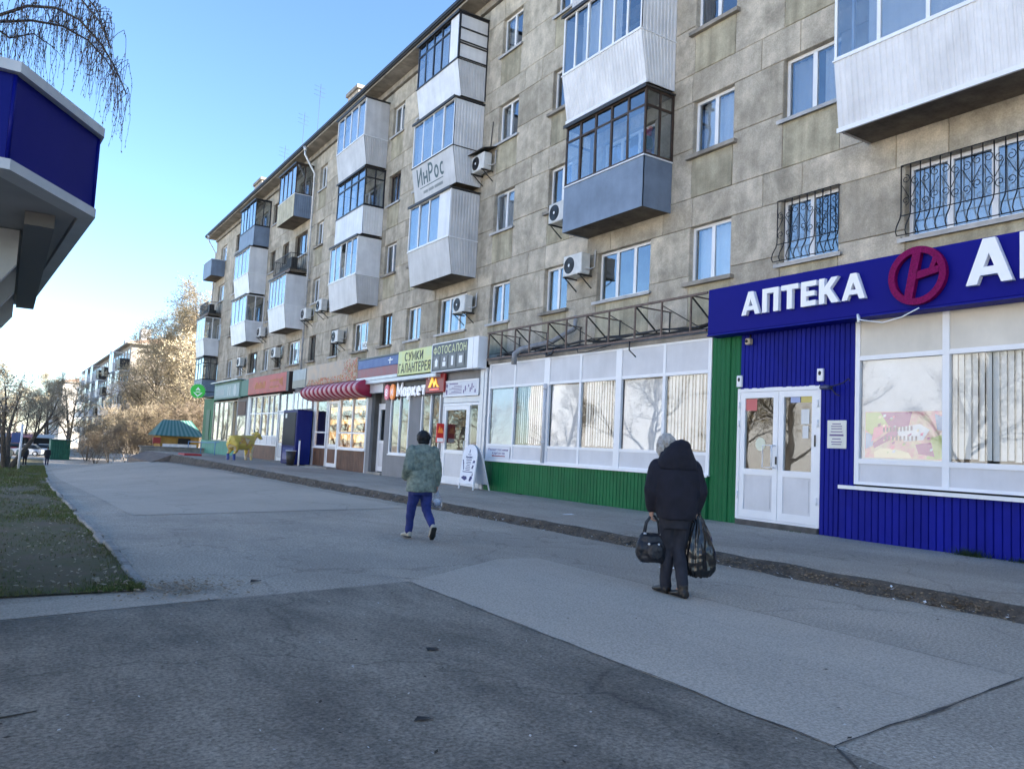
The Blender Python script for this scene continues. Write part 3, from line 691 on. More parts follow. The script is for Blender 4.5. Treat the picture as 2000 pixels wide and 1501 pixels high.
# ------------------------------------------------------------------ balconies
bal_r = random.Random(31)
def balcony(y0, y1, zs, depth=.95, flare=0.0, front='smooth', fm=None, side='rib', sm=None, glaze=4, frame=None, transom=False,
            blank=0.0, sglaze='panes', side_m=None, par_h=1.17, top=2.80, roof=True, rail=False, open_pane=None, label=None, slatgap=False, bottom=None, rfrm=None):
    """one glazed balcony: y0 is the end nearer the street corner by the camera"""
    fm = fm or whiteclad; sm = sm or fm; frame = frame or pvc; side_m = side_m or sm
    xb = D-depth; xf = xb-flare; zb = zs-.02; zp = zs+par_h; zt = zs+top
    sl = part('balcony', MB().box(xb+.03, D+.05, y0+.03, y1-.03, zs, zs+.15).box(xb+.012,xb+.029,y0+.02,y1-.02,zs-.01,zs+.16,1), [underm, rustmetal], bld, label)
    n_f = max(8, int((y1-y0)/.105)); n_s = max(5, int((depth+flare)/.105))
    # front parapet (seen from the street) and the two sides
    if rail:
        mb = MB()
        for z in (zs+.2, zs+.98): mb.bar((xb,y0,z),(xb,y1,z),.03).bar((xb,y0,z),(D+.02,y0,z),.03).bar((xb,y1,z),(D+.02,y1,z),.03)
        k = int((y1-y0)/.12)
        for i in range(k+1): mb.bar((xb,y0+(y1-y0)*i/k,zs+.15),(xb,y0+(y1-y0)*i/k,zs+.98),.016)
        for s_ in (y0,y1):
            for i in range(1,8): mb.bar((xb+(D-xb)*i/8,s_,zs+.15),(xb+(D-xb)*i/8,s_,zs+.98),.016)
        part('railing', mb, darkmetal, sl)
        part('stored_goods', MB().bevbox(xb+.15,xb+.5,y0+.3,y0+1.1,zs+.16,zs+.85,.03).bevbox(xb+.2,D-.1,y0+1.3,y1-.4,zs+.16,zs+.6,.03), darkmetal, sl)
    else:
        a0, a1, c0, c1 = (xb,y1,zb),(xb,y0,zb),(xf,y1,zp),(xf,y0,zp)
        if front == 'rib': mb = MB().ribs(a0,a1,c0,c1,n_f,.014,(-1,0,0))
        elif front == 'slat':
            mb = MB(); k = 7
            for i in range(k):
                u, v = y0+(y1-y0)*i/k+.015, y0+(y1-y0)*(i+1)/k-.015; mb.box(xb-.02,xb,u,v,zb,zp)
        else: mb = MB().slab(a0,a1,c1,c0,.02,(-1,0,0))
        part('front_cladding', mb, fm, sl)
        for s_, nn in ((y0,-1),(y1,1)):
            zz = zt-.02 if side == 'ribfull' else zp
            p0, p1, p2, p3 = (xb,s_,zb),(D,s_,zb),(D,s_,zp),(xf,s_,zp)
            if side == 'smooth' and nn < 0: mb = MB().slab(p0,p1,p2,p3,.02,(0,nn,0))
            else:
                mb = MB().ribs(p0,p1,p3,p2,n_s,.012,(0,nn,0))
                if side == 'ribfull': mb.ribs((xf,s_,zp),(D,s_,zp),(xf,s_,zz),(D,s_,zz),n_s,.012,(0,nn,0))
            part('side_cladding', mb, sm if s_ == y0 else fm, sl)
        # trims: parapet cap and bottom edge
        capm = rfrm or (darkframe if frame is darkframe else pvc)
        part('cap_trim', MB().box(xf-.03,xf+.05,y0-.02,y1+.02,zp+.001,zp+.03).box(xf+.051,D+.002,y0-.025,y0+.03,zp+.001,zp+.03).box(xf+.051,D+.002,y1-.03,y1+.025,zp+.001,zp+.03), capm, sl)
        if front == 'rib' and bottom is not rustmetal: part('bottom_trim', MB().box(xb-.035,xb+.008,y0-.02,y1+.02,zb-.03,zb+.05), pvc, sl)
    if glaze:
        g0 = zp+.031; f = .05; x0, x1 = xf-.005, xf+.05
        ya = y0+blank*(y1-y0)
        mb = MB().box(x0,x1,y0,y1,g0,g0+f).box(x0,x1,y0,y1,zt-f,zt)
        tz = zt-.42 if transom else zt-f
        es = [ya+(y1-ya)*i/glaze for i in range(glaze+1)]
        for i, y in enumerate(es):
            a, b = (y, y+f) if i == 0 else ((y-f,y) if i == glaze else (y-.032,y+.032)); mb.box(x0+.003,x1-.003,a,b,g0+f,zt-f)
        if transom: mb.box(x0+.001,x1-.001,ya+f,y1-f,tz-.02,tz+.03)
        mb.box(x0+.004,x1,y0-.003,y0+f,g0,zt) if blank > 0 else None
        part('glazing_frame', mb, frame, sl)
        for i in range(glaze):
            a, b = es[i]+.03, es[i+1]-.03
            if i == open_pane: continue
            p = put('pane', MB().box(xf+.018,xf+.026,a,b,g0+f-.01,tz-.015).mesh('pane', pane_m, (xf,(a+b)/2,g0)), sl, (xf,(a+b)/2,g0))
            p.rotation_euler = (0, bal_r.gauss(0,R(.5)), bal_r.gauss(0,R(.6)))
            if transom: part('pane', MB().box(xf+.02,xf+.027,a,b,tz+.025,zt-f+.01), pane_m, sl)
        if bal_r.random() < .75:
            q = (y1-ya)*bal_r.uniform(.3,.9); mb = MB(); n = int(q/.06); o_ = bal_r.uniform(0,(y1-ya)-q-.1); vs = []
            for i in range(n+1):
                y = y1-.06-o_-q*i/n; x = xf+.16+.02*math.sin(i*1.8); vs += [(x,y,g0+.05),(x,y,zt-.08)]
            mb.add(vs, [(2*i,2*i+2,2*i+3,2*i+1) for i in range(n)], 0, True); part('curtain', mb, curtain_m, sl)
        if blank > 0: part('blank_panel', MB().box(xf,xf+.03,y0+.051,ya-.001,g0+f,zt-f), fm if front == 'rib' else whiteclad, sl)
        for s_, nn in ((y0,-1),(y1,1)):
            if side == 'ribfull': continue
            q0, q1 = (s_-.02, s_+.03) if nn < 0 else (s_-.03, s_+.02)
            if sglaze == 'panes' or (nn > 0):
                mb = MB().box(xf+.052,D,q0,q1,g0+.001,g0+f).box(xf+.052,D,q0,q1,zt-f,zt-.001).box(D-.06,D-.001,q0+.002,q1-.002,g0+f,zt-f).box((xf+D)/2-.02,(xf+D)/2+.03,q0+.002,q1-.002,g0+f,zt-f)
                if transom: mb.box(xf+.052,D-.06,q0+.004,q1-.004,tz-.02,tz+.03)
                part('side_frame', mb, frame, sl)
                for u, v in ((xf+.06,(xf+D)/2-.02),((xf+D)/2+.03,D-.06)): part('pane', MB().box(u,v,(q0+q1)/2-.004,(q0+q1)/2+.004,g0+f,zt-f), pane_m, sl)
            else:
                part('side_panel', MB().slab((xf+.05,s_,g0),(D,s_,g0),(D,s_,zt-.01),(xf+.05,s_,zt-.01),.025,(0,nn,0)), side_m, sl)
                if sglaze == 'rails':
                    mb = MB()
                    for z in (g0+.02,g0+.52,g0+.60,g0+1.05,zt-.06): mb.box(xf,D,s_-.03,s_-.002,z,z+.045)
                    mb.box(D-.05,D-.003,s_-.034,s_-.031,g0-1.2,zt).box(xf,xf+.05,s_-.034,s_-.031,g0,zt); part('side_rail', mb, darkframe, sl)
        if roof: part('balcony_roof', MB().box(xf-.06,D+.0,y0-.05,y1+.05,zt+.002,zt+.05).box(xf-.075,xf-.06,y0-.06,y1+.06,zt-.03,zt+.06), rfrm or darkmetal, sl)
    return sl
Z3, Z4, Z5 = 7.02, 9.97, 12.92
# first stack (right edge of the photograph)
balcony(4.95, 8.27, Z3+.10, .92, .16, 'rib', whiteclad, 'rib', glaze=4, transom=False, bottom=slabmat)
balcony(4.95, 8.27, Z4+.05, .92, .16, 'rib', whiteclad, 'rib', glaze=4)
# second stack
balcony(13.34, 16.42, Z3, .88, 0, 'smooth', bluegrey, 'smooth', bluegrey, glaze=5, frame=woodframe, transom=True, bottom=rustmetal)
fl_ = part('flower_pot', MB().tube([(D-.55,13.62,Z3+1.22),(D-.55,13.62,Z3+1.42)], [.09,.12], 10), mat('flower_pot_clay', (.30,.12,.06), .8), bld)
part('flowers', MB().ell((D-.55,13.62,Z3+1.85),.10,.10,.12,8).ell((D-.48,13.6,Z3+1.98),.06,.06,.07,8), mat('red_flower', (.45,.02,.02), .7), fl_)
part('leaves', MB().ell((D-.55,13.62,Z3+1.6),.16,.15,.2,8), mat('pot_leaves', (.05,.10,.03), .7), fl_)
balcony(13.34, 16.42, Z4, .88, .22, 'rib', whiteclad, 'ribfull', glaze=6, roof=True)
balcony(13.34, 16.42, Z5, .88, .0, 'rib', greyclad, 'rib', glaze=4)
# third stack
balcony(22.42, 25.5, Z3-.1, .92, .18, 'smooth', greyclad, 'ribfull', greyclad, glaze=3, blank=.24)
s3 = balcony(22.42, 25.5, Z4, .92, .20, 'smooth', greyclad, 'ribfull', whiteclad, glaze=4, rfrm=darkmetal)
balcony(22.42, 25.5, Z5, .92, .20, 'smooth', whiteclad, 'rib', greyclad, glaze=4, frame=darkframe, blank=.2, sglaze='rails', side_m=whiteclad, transom=True)
# fourth stack
balcony(30.6, 33.85, Z3, .90, .15, 'smooth', greyclad, 'rib', greyclad, glaze=5, sglaze='blank', side_m=whiteclad, open_pane=2)
balcony(30.6, 33.85, Z4, .90, 0, 'smooth', whiteclad, 'rib', whiteclad, glaze=4, frame=darkframe, transom=True, sglaze='panes')
balcony(30.6, 33.85, Z5, .90, .18, 'smooth', greyclad, 'rib', greyclad, glaze=4, sglaze='blank', side_m=greyclad)
# fifth stack
balcony(40.4, 43.4, Z3, .92, .16, 'smooth', whiteclad, 'rib', whiteclad, glaze=5, sglaze='blank', side_m=whiteclad)
balcony(40.4, 43.4, Z4, .92, rail=True, glaze=0)
balcony(40.4, 43.4, Z5, .92, 0, 'slat', yslat, 'rib', bluegrey, glaze=4, frame=woodframe, sglaze='panes')
# sixth stack
balcony(48.3, 51.9, Z3, .92, .16, 'smooth', whiteclad, 'smooth', whiteclad, glaze=4, sglaze='panes')
balcony(48.3, 51.9, Z4, .92, .18, 'smooth', whiteclad, 'smooth', whiteclad, glaze=4, sglaze='blank', side_m=whiteclad)
balcony(48.3, 51.9, Z5, .92, 0, 'smooth', bluegrey, 'smooth', bluegrey, glaze=5, frame=darkframe, sglaze='panes')
# last stack, at the far corner
balcony(59.9, 62.7, Z5, .95, 0, 'smooth', bluegrey, 'rib', bluegrey, glaze=0)
balcony(59.9, 62.7, Z4, .95, rail=True, glaze=0)
balcony(59.9, 62.7, Z3, .95, .14, 'smooth', whiteclad, 'smooth', whiteclad, glaze=3, sglaze='panes')
balcony(59.9, 62.7, 4.07, .95, 0, 'smooth', bluegrey, 'smooth', bluegrey, glaze=3, frame=darkframe, sglaze='panes', transom=True)
# painted advertisement on the parapet of the third stack
adm = mat('painted_teal_grey', (0.075,0.12,0.135), .6)
def slope_x(z): return D-.92-.20*(z-(Z4-.02))/1.19-.004
sg = MB()
FON = []
def on_parapet(text, yl, yr, z0, z1, gap=.16, t=.11):
    W = sum(GLY[c][0]+gap for c in text)-gap; sx = (yl-yr)/W; x = 0
    for ch in text:
        w, strokes = glyph_quads(ch, t)
        for i, st in enumerate(strokes):
            for q in st: sg.add([(slope_x(z0+b*(z1-z0))-.0006*i, yl-(x+a)*sx, z0+b*(z1-z0)) for a,b in q], [(0,1,2,3)])
        x += w+gap
on_parapet('ИнРос', 25.15, 23.15, 10.43, 11.04, t=.15)
sg.add([(slope_x(10.33),25.0,10.33),(slope_x(10.33),23.25,10.33),(slope_x(10.36),23.25,10.36),(slope_x(10.36),25.0,10.36)], [(0,1,2,3)])
for i in range(26):
    y = 24.75-i*.056; 
    if i in (6,14): continue
    sg.add([(slope_x(10.12),y,10.12),(slope_x(10.12),y-.03,10.12),(slope_x(10.22),y-.03,10.22),(slope_x(10.22),y,10.22)], [(0,1,2,3)])
part('painted_lettering', sg, adm, s3)
# ------------------------------------------------------------------ shopfronts in the annex along the street
S = 11.75; TOP = 3.74
def shop(label, y): return thing('shopfront', label, 'shopfront', (S, y, 0.13), 'shops along the ground floor')
def post(mb, y0, y1, z0, z1, d=0.0, t=.07): return mb.box(S+d, S+d+t, y0, y1, z0, z1)
def ribwall(name, par, m, y0, y1, z0, z1, x=S, pitch=.1, amp=.012):
    return part(name, MB().ribs((x,y1,z0),(x,y0,z0),(x,y1,z1),(x,y0,z1), max(2,int((y1-y0)/pitch)), amp, (-1,0,0)), m, par)
def pane(par, y0, y1, z0, z1, x=S+.03, m=None, tilt=.25):
    p = put('pane', MB().box(-.004,.004,-(y1-y0)/2,(y1-y0)/2,z0,z1).mesh('pane', m or shopglass, (0,0,z0)), par, (x,(y0+y1)/2,z0))
    p.rotation_euler = (0, wr.gauss(0,R(tilt)), wr.gauss(0,R(tilt))); return p
def blinds(par, y0, y1, z0, z1, x=S+.085, w=.105, ang=.32):
    mb = MB(); y = y0+.02
    while y < y1-.05:
        a = ang+wr.uniform(-.16,.16); dx, dy = math.sin(a)*w/2, math.cos(a)*w/2; zz = z0+.03+wr.uniform(0,.03)
        mb.add([(x-dx,y-dy+w/2,zz),(x+dx,y+dy+w/2,zz),(x+dx,y+dy+w/2,z1),(x-dx,y-dy+w/2,z1)], [(0,1,2,3)]); y += w*.93
    mb.box(x-.03,x+.03,y0,y1,z1,z1+.04)
    return part('vertical_blind', mb, blindm, par)
def backroom(par, y0, y1, z0=.15, z1=3.6, m=None):
    return part('shop_interior', MB().box(D-.14,D-.10,y0,y1,z0,z1).box(S+.10,D-.14,y0,y0+.03,z0,z1).box(S+.10,D-.14,y1-.03,y1,z0,z1).box(S+.10,D-.14,y0+.03,y1-.03,z0-.02,z0).box(S+.10,D-.14,y0+.03,y1-.03,z1,z1+.02), m or interior, par)
def leaf(par, y0, y1, z0, z1, zmid, x=S, gl=True, fw_=.11, label=None, mat_=None):
    """door leaf: frame, lower panel and glass above zmid"""
    mt = mat_ or pvc
    mb = MB().box(x,x+.06,y0,y0+fw_,z0,z1).box(x,x+.06,y1-fw_,y1,z0,z1).box(x+.001,x+.059,y0+fw_,y1-fw_,z0,z0+fw_*1.3).box(x+.001,x+.059,y0+fw_,y1-fw_,z1-fw_,z1).box(x+.001,x+.059,y0+fw_,y1-fw_,zmid-.05,zmid+.06)
    d = part('door', mb, mt, par, label)
    part('door_panel', MB().box(x+.018,x+.05,y0+fw_,y1-fw_,z0+fw_*1.3,zmid-.05).box(x+.010,x+.0179,y0+fw_+.05,y1-fw_-.05,z0+fw_*1.3+.05,zmid-.10), pvc2 if mt is pvc else mt, d)
    pane(d, y0+fw_-.005, y1-fw_+.005, zmid+.06, z1-fw_, x+.032, clearglass)
    return d

# --- the chemist's: blue cladding, white double door, wide windows
ph = shop('pharmacy shopfront clad in royal blue boards with white double doors', 5.0)
for i in range(3): ribwall('green_board', ph, green, 10.30+.24*i, 10.535+.24*i, .13, 3.72, S-.012*(i%2), .12, .010)
part('gap_cover', MB().box(S+.005,S+.06,10.29,11.02,.12,3.74), green, ph)
def boards(par, m, y0, y1, z0, z1, w=.098, x=S, name='board'):
    n = max(1, round((y1-y0)/w)); w = (y1-y0)/n
    for i in range(n):
        a = y0+i*w; dx = wr.uniform(-.004,.004); c = .010
        mb = MB(); X = x-.014+dx
        mb.add([(X,a+c,z0),(X,a+w-c,z0),(X,a+w-c,z1),(X,a+c,z1),(x+.012,a,z0),(x+.012,a+w,z0),(x+.012,a+w,z1),(x+.012,a,z1)],
               [(0,3,2,1),(0,1,5,4),(1,2,6,5),(2,3,7,6),(3,0,4,7)])
        part(name, mb, m, par)
boards(ph, phblue, 7.865, 10.28, 2.67, 3.72)
boards(ph, phblue, 7.865, 8.51, .14, 2.67)
boards(ph, phblue, 2.0, 8.10, .13, .965, .115, S-.03)
part('backing_wall', MB().box(S+.013,S+.05,7.87,8.5,.12,3.74).box(S+.013,S+.05,8.5,10.29,2.67,3.74).box(S-.017,S+.03,2.0,8.1,.12,.96), phblue, ph)
mb = MB(); post(mb, 7.78, 7.86, 1.03, 3.74, -.02); post(mb, 6.315, 6.42, 1.03, 3.74, -.022); post(mb, 4.85, 4.95, 1.03, 3.74, -.022); post(mb, 3.40, 3.50, 1.03, 3.74, -.022); post(mb, 2.0, 2.08, 1.03, 3.74, -.02)
mb.box(S-.018,S+.05,2.0,7.86,3.05,3.125).box(S-.018,S+.05,2.0,7.86,1.37,1.45).box(S-.018,S+.05,2.0,7.86,1.03,1.08)
wf = part('window', mb, pvc, ph)
for a, b in ((6.42,7.78),(4.95,6.315),(3.5,4.85),(2.08,3.4)):
    part('infill_panel', MB().bevbox(S+.0,S+.03,a-.01,b+.01,3.12,3.75,.004), beigep, wf)
    part('infill_panel', MB().bevbox(S+.0,S+.03,a-.01,b+.01,1.075,1.375,.004), pvc2, wf)
    pane(wf, a-.01, b+.01, 1.445, 3.055)
    if a > 6: part('window_film', MB().box(S+.06,S+.065,a,b,1.45,3.05), sheer, wf)
    else: blinds(wf, a, b, 1.45, 3.05, S+.085, .105, .30)
part('sill', MB().box(S-.13,S+.02,2.0,8.06,.966,1.0).box(S-.14,S-.13,2.0,8.07,.945,1.003), pvc, ph)
backroom(ph, 2.0, 8.45); backroom(ph, 8.46, 10.9)
part('door_frame', MB().box(S-.012,S+.07,10.27,10.335,.24,2.68).box(S-.012,S+.07,8.51,8.575,.24,2.68).box(S-.013,S+.069,8.575,10.27,2.61,2.68).box(S-.015,S+.07,8.53,10.3,.235,.275), pvc, ph)
dl = leaf(ph, 9.395, 10.265, .28, 2.605, 1.12, S-.005)
dr = leaf(ph, 8.58, 9.385, .28, 2.605, 1.12, S-.005)
part('handle', MB().tube([(S-.01,9.46,1.22),(S-.09,9.46,1.22),(S-.09,9.46,1.62),(S-.01,9.46,1.62)], .017, 8).tube([(S-.09,9.46,1.22),(S-.09,9.66,1.22),(S-.09,9.66,1.62),(S-.09,9.46,1.62)], .012, 6), pvc, dl)
part('lock', MB().bevbox(S-.02,S-.004,9.405,9.44,1.28,1.42,.004), blackm, dl)
part('lock', MB().bevbox(S-.02,S-.004,8.60,8.63,1.62,1.82,.004), blackm, dr)
for z in (.62,1.95,2.3):
    part('hinge', MB().tube([(S-.02,10.285,z),(S-.02,10.285,z+.13)], .016, 6), pvc, dl)
    part('hinge', MB().tube([(S-.02,8.56,z),(S-.02,8.56,z+.13)], .016, 6), pvc, dr)
part('threshold', MB().bevbox(S-.06,S+.2,8.52,10.3,.10,.232,.01), mat('worn_step', (.09,.085,.08), .9, var=.3, scale=5, bump=.4), ph)
# papers taped inside the doors
def stuck(par, name, m, y, z, w, h, x=S+.020): return part(name, MB().box(x,x+.002,y-w/2,y+w/2,z-h/2,z+h/2), m, par)
stuck(dl, 'red_notice', mat('pink_paper', (.62,.17,.16), .7), 10.03, 2.37, .26, .22)
stuck(dr, 'yellow_notice', mat('yellow_paper', (.62,.52,.18), .7), 8.82, 2.45, .22, .12); stuck(dr, 'blue_notice', mat('blue_paper', (.38,.44,.66), .7), 9.05, 2.45, .2, .12)
stuck(dr, 'white_notice', mat('sheet_paper', (.72,.72,.70), .7, var=.05), 8.84, 2.14, .17, .26); stuck(dr, 'white_notice', MATS['sheet_paper'], 8.83, 1.87, .12, .22)
mb = MB(); mb.prism([(.115*math.cos(i*math.pi/12), .125*math.sin(i*math.pi/12)) for i in range(24)], 0, .002, lambda a,b,d: (S+.02-d, 9.80+a, 1.64+b)); part('round_sticker', mb, mat('cream_sticker', (.70,.72,.56), .6), dl)

# --- the empty white shop with a green base
g2 = shop('vacant white shopfront with blinds drawn above a ribbed green base', 15.3)
boards(g2, green, 11.04, 19.6, .10, .975, .118, S-.03)
part('base_wall', MB().box(S-.016,S+.04,11.03,19.62,.06,.97), green, g2)
part('sill', MB().box(S-.10,S+.02,11.0,19.62,.977,1.005).box(S-.108,S-.10,10.99,19.63,.955,1.008), pvc, g2)
mb = MB()
for y, w in ((19.56,.09),(18.23,.07),(16.69,.24),(15.27,.08),(13.84,.20),(12.36,.08),(11.07,.09)): post(mb, y-w/2, y+w/2, 1.005, TOP, -.02 if w > .1 else -.015)
for a, b in ((3.03,3.10),(1.385,1.45),(1.006,1.05),(3.70,3.745)): mb.box(S-.010,S+.05,11.05,19.58,a,b)
w2 = part('window', mb, pvc, g2)
ed = [19.52,18.265,18.195,16.81,16.57,15.31,15.23,13.94,13.74,12.40,12.32,11.115]
for i in range(6):
    b, a = ed[2*i], ed[2*i+1]
    part('infill_panel', MB().bevbox(S+.0,S+.03,a-.01,b+.01,3.095,3.705,.004), pvc2, w2)
    part('infill_panel', MB().bevbox(S+.0,S+.03,a-.01,b+.01,1.045,1.39,.004), pvc2, w2)
    pane(w2, a-.01, b+.01, 1.445, 3.035)
    if i % 2: blinds(w2, a, b-(.12 if i == 3 else 0.05), 1.45, 3.03, S+.09)
    else: part('window_film', MB().box(S+.07,S+.075,a+.02,b-.03,1.45,3.0), sheer, w2)
backroom(g2, 11.06, 19.5)
part('downpipe', MB().tube([(S-.06,16.69,3.05),(S-.06,16.69,1.0)], .045, 8).tube([(S-.06,16.69,2.9),(S-.06,16.69,2.99)], .056, 8).tube([(S-.06,16.69,1.5),(S-.06,16.69,1.57)], .056, 8), pvc2, g2)
part('top_rail', MB().box(S-.04,S+.1,11.03,19.65,TOP+.006,TOP+.09), slabmat, g2)

# --- grocery and photo shop, grey render
mk = shop('grey rendered shopfront of the grocery and photo salon with two doors', 24.0)
part('pilaster', MB().bevbox(S-.06,S+.1,19.66,20.04,.10,3.66,.01).box(S-.075,S-.061,19.80,19.9,.10,3.66), silver, mk)
part('lintel_beam', MB().bevbox(S-.02,S+.1,20.05,22.36,2.67,2.86,.01), silver, mk)
part('fascia_wall', MB().box(S+.0,S+.1,20.05,22.36,2.862,3.72), greywall, mk)
mb = MB().box(S,S+.12,22.36,22.55,.1,3.72).box(S,S+.12,22.552,23.95,.1,.78).box(S,S+.12,23.952,24.85,.1,3.05).box(S,S+.12,24.852,26.45,.1,.93).box(S,S+.12,26.452,26.95,.1,3.05).box(S-.001,S+.12,22.552,26.95,3.052,3.72)
part('rendered_wall', mb, greywall, mk)
part('rendered_wall', MB().box(S+.35,S+.40,26.952,28.25,2.82,3.72).box(S,S+.40,28.252,28.6,.1,3.72).box(S+.0,S+.34,26.952,28.25,3.42,3.70), greywall, mk)
for a, b, z0 in ((22.56,23.94,.79),(24.86,26.44,.94)):
    mb = MB().box(S-.02,S+.05,a,a+.06,z0,3.04).box(S-.02,S+.05,b-.06,b,z0,3.04).box(S-.019,S+.05,a+.06,b-.06,z0,z0+.06).box(S-.019,S+.05,a+.06,b-.06,2.98,3.04).box(S-.018,S+.05,(a+b)/2-.03,(a+b)/2+.03,z0+.06,2.98).box(S-.05,S+.0,a-.03,b+.03,z0-.045,z0-.001)
    w = part('window', mb, pvc, mk)
    for p, q in ((a+.05,(a+b)/2-.02),((a+b)/2+.02,b-.05)): pane(w, p, q, z0+.055, 2.985)
wares = mat('shop_wares', (.28,.22,.15), .7, scale=5, col2=(.06,.06,.05), emit=0)
part('shelves', MB().box(S+.62,S+.7,22.5,26.5,.5,2.6).box(S+.35,S+.62,22.6,26.4,1.0,1.04).box(S+.35,S+.62,22.6,26.4,1.6,1.64).box(S+.35,S+.62,22.6,26.4,2.2,2.24), wares, mk)
backroom(mk, 20.06, 22.34); backroom(mk, 22.4, 28.2)
# wide glazed photo-salon door with a side light
part('door_frame', MB().box(S-.03,S+.06,22.27,22.34,.2,2.66).box(S-.03,S+.06,20.06,20.13,.2,2.66).box(S-.029,S+.059,20.13,22.27,2.58,2.66).box(S-.028,S+.058,20.62,20.70,.22,2.58).box(S-.03,S+.06,20.1,22.3,.16,.215), pvc, mk)
dd = leaf(mk, 20.71, 22.26, .22, 2.575, 1.15, S-.02, fw_=.13)
pane(dd, 20.86, 22.1, .42, 1.08, S+.004, clearglass)
pane(dd, 20.14, 20.61, .24, 2.57, S+.01, clearglass)
part('handle', MB().tube([(S-.02,20.78,1.0),(S-.09,20.78,1.0),(S-.09,20.78,1.5),(S-.02,20.78,1.5)], .014, 6), galv, dd)
part('step', MB().bevbox(S-.12,S+.3,20.05,22.36,.09,.155,.012), slabmat, mk)
# white single door in its recess
part('door_frame', MB().box(S+.27,S+.35,28.16,28.24,.2,2.80).box(S+.27,S+.35,26.96,27.04,.2,2.80).box(S+.271,S+.349,27.04,28.16,2.72,2.80), pvc, mk)
d3 = leaf(mk, 27.05, 28.15, .25, 2.715, 1.35, S+.28, fw_=.14)
part('handle', MB().tube([(S+.28,27.12,1.2),(S+.2,27.12,1.2),(S+.2,27.25,1.2)], .014, 6), galv, d3)
part('step', MB().bevbox(S-.05,S+.3,26.96,28.25,.08,.22,.012), slabmat, mk)
part('shutter_box', MB().bevbox(S-.16,S+.0-.004,26.96,28.5,3.16,3.62,.02), silver, mk)

# --- cafe with warm light inside and brown boarding
cafe = shop('cafe shopfront with warm lit windows above brown boarded base', 31.8)
warm = mat('warm_lit_interior', (0.95,0.62,0.26), .9, scale=2.6, col2=(.45,.20,.06), emit=0)
wn = warm.node_tree.nodes; wb = wn['Principled BSDF']
src = wb.inputs['Base Color'].links[0].from_socket
warm.node_tree.links.new(src, wb.inputs['Emission Color']); wb.inputs['Emission Strength'].default_value = 0.30
for a, b in ((28.68,31.62),(33.15,34.6)):
    mb = MB().box(S-.02,S+.06,a,a+.07,1.0,3.12).box(S-.02,S+.06,b-.07,b,1.0,3.12).box(S-.019,S+.059,a+.07,b-.07,1.0,1.07).box(S-.019,S+.059,a+.07,b-.07,3.05,3.12).box(S-.017,S+.057,a+.07,b-.07,1.62,1.68)
    if b-a > 2: mb.box(S-.018,S+.058,(a+b)/2-.03,(a+b)/2+.03,1.07,3.05)
    w = part('window', mb, pvc, cafe); q = [a+.07,(a+b)/2-.03,(a+b)/2+.03,b-.07] if b-a > 2 else [a+.07,b-.07]
    for i in range(0, len(q), 2): pane(w, q[i]-.01, q[i+1]+.01, 1.675, 3.055, m=clearglass); pane(w, q[i]-.01, q[i+1]+.01, 1.065, 1.625, m=clearglass)
    part('sill', MB().box(S-.09,S+.02,a-.03,b+.03,.955,.998), pvc, w)
    boards(cafe, brownbase, a, b, .12, .95, .16, S-.01)
part('base_wall', MB().box(S+.003,S+.05,28.65,34.9,.08,.95), brownbase, cafe)
part('frame_posts', MB().box(S-.01,S+.1,28.602,28.68,.1,3.72).box(S-.01,S+.1,31.62,31.75,.1,3.72).box(S-.01,S+.1,33.0,33.15,.1,3.72).box(S-.01,S+.1,34.6,34.95,.1,3.72).box(S,S+.1,28.7,34.9,3.13,3.72), silver, cafe)
d4 = leaf(cafe, 31.78, 32.98, .2, 3.0, 1.1, S, fw_=.12)
part('handle', MB().tube([(S-.01,32.85,1.0),(S-.08,32.85,1.0),(S-.08,32.85,1.6),(S-.01,32.85,1.6)], .014, 6), galv, d4)
part('lit_interior', MB().box(D-.16,D-.12,28.65,34.9,.2,3.6), warm, cafe)
mb = MB(); cr2 = random.Random(4)
for i in range(44):
    y = 28.8+i*.135; 
    for z in (1.1,1.75,2.3,2.85):
        if cr2.random() < .8: mb.box(D-.42,D-.3,y,y+.1,z,z+cr2.uniform(.12,.34))
for z in (1.08,1.73,2.28,2.83): mb.box(D-.45,D-.25,28.7,34.8,z-.03,z-.001)
part('display_goods', mb, mat('cakes_goods', (.55,.33,.14), .7, scale=7, col2=(.12,.05,.02)), cafe)
part('step', MB().bevbox(S-.5,S-.02,31.5,34.2,.06,.20,.015), slabmat, cafe)
part('step', MB().bevbox(S-.85,S-.51,32.3,33.8,.05,.15,.015), mat('pale_step', (.5,.47,.40), .8, var=.1), cafe)

# --- shop under the red board
rs = shop('shopfront under the red board with tall narrow panes and white glazed door', 41.5)
mb = MB()
for y in (45.9,44.9,43.6,42.3,41.4,40.45): mb.box(S-.02,S+.06,y-.05,y+.05,.9,3.55)
for z in (.88,1.35,2.55,3.5): mb.box(S-.015,S+.055,40.45,45.95,z,z+.07)
w = part('window', mb, pvc, rs)
for a, b in ((44.95,45.85),(43.65,44.85),(42.35,43.55),(41.45,42.25),(40.5,41.35)):
    pane(w, a, b, 1.42, 2.55); pane(w, a, b, 2.62, 3.5); part('infill_panel', MB().box(S,S+.03,a,b,.95,1.35), pvc2, w)
    if cr2.random() < .8: blinds(w, a, b, 1.45, 2.5, S+.2)
part('base_wall', MB().box(S-.01,S+.06,40.4,46.0,.05,.87), brownbase, rs)
part('corner_post', MB().box(S-.03,S+.1,46.0,46.5,.05,3.6).box(S-.03,S+.1,38.0,38.1,.1,3.6).box(S-.03,S+.1,40.32,40.40,.1,3.6), silver, rs)
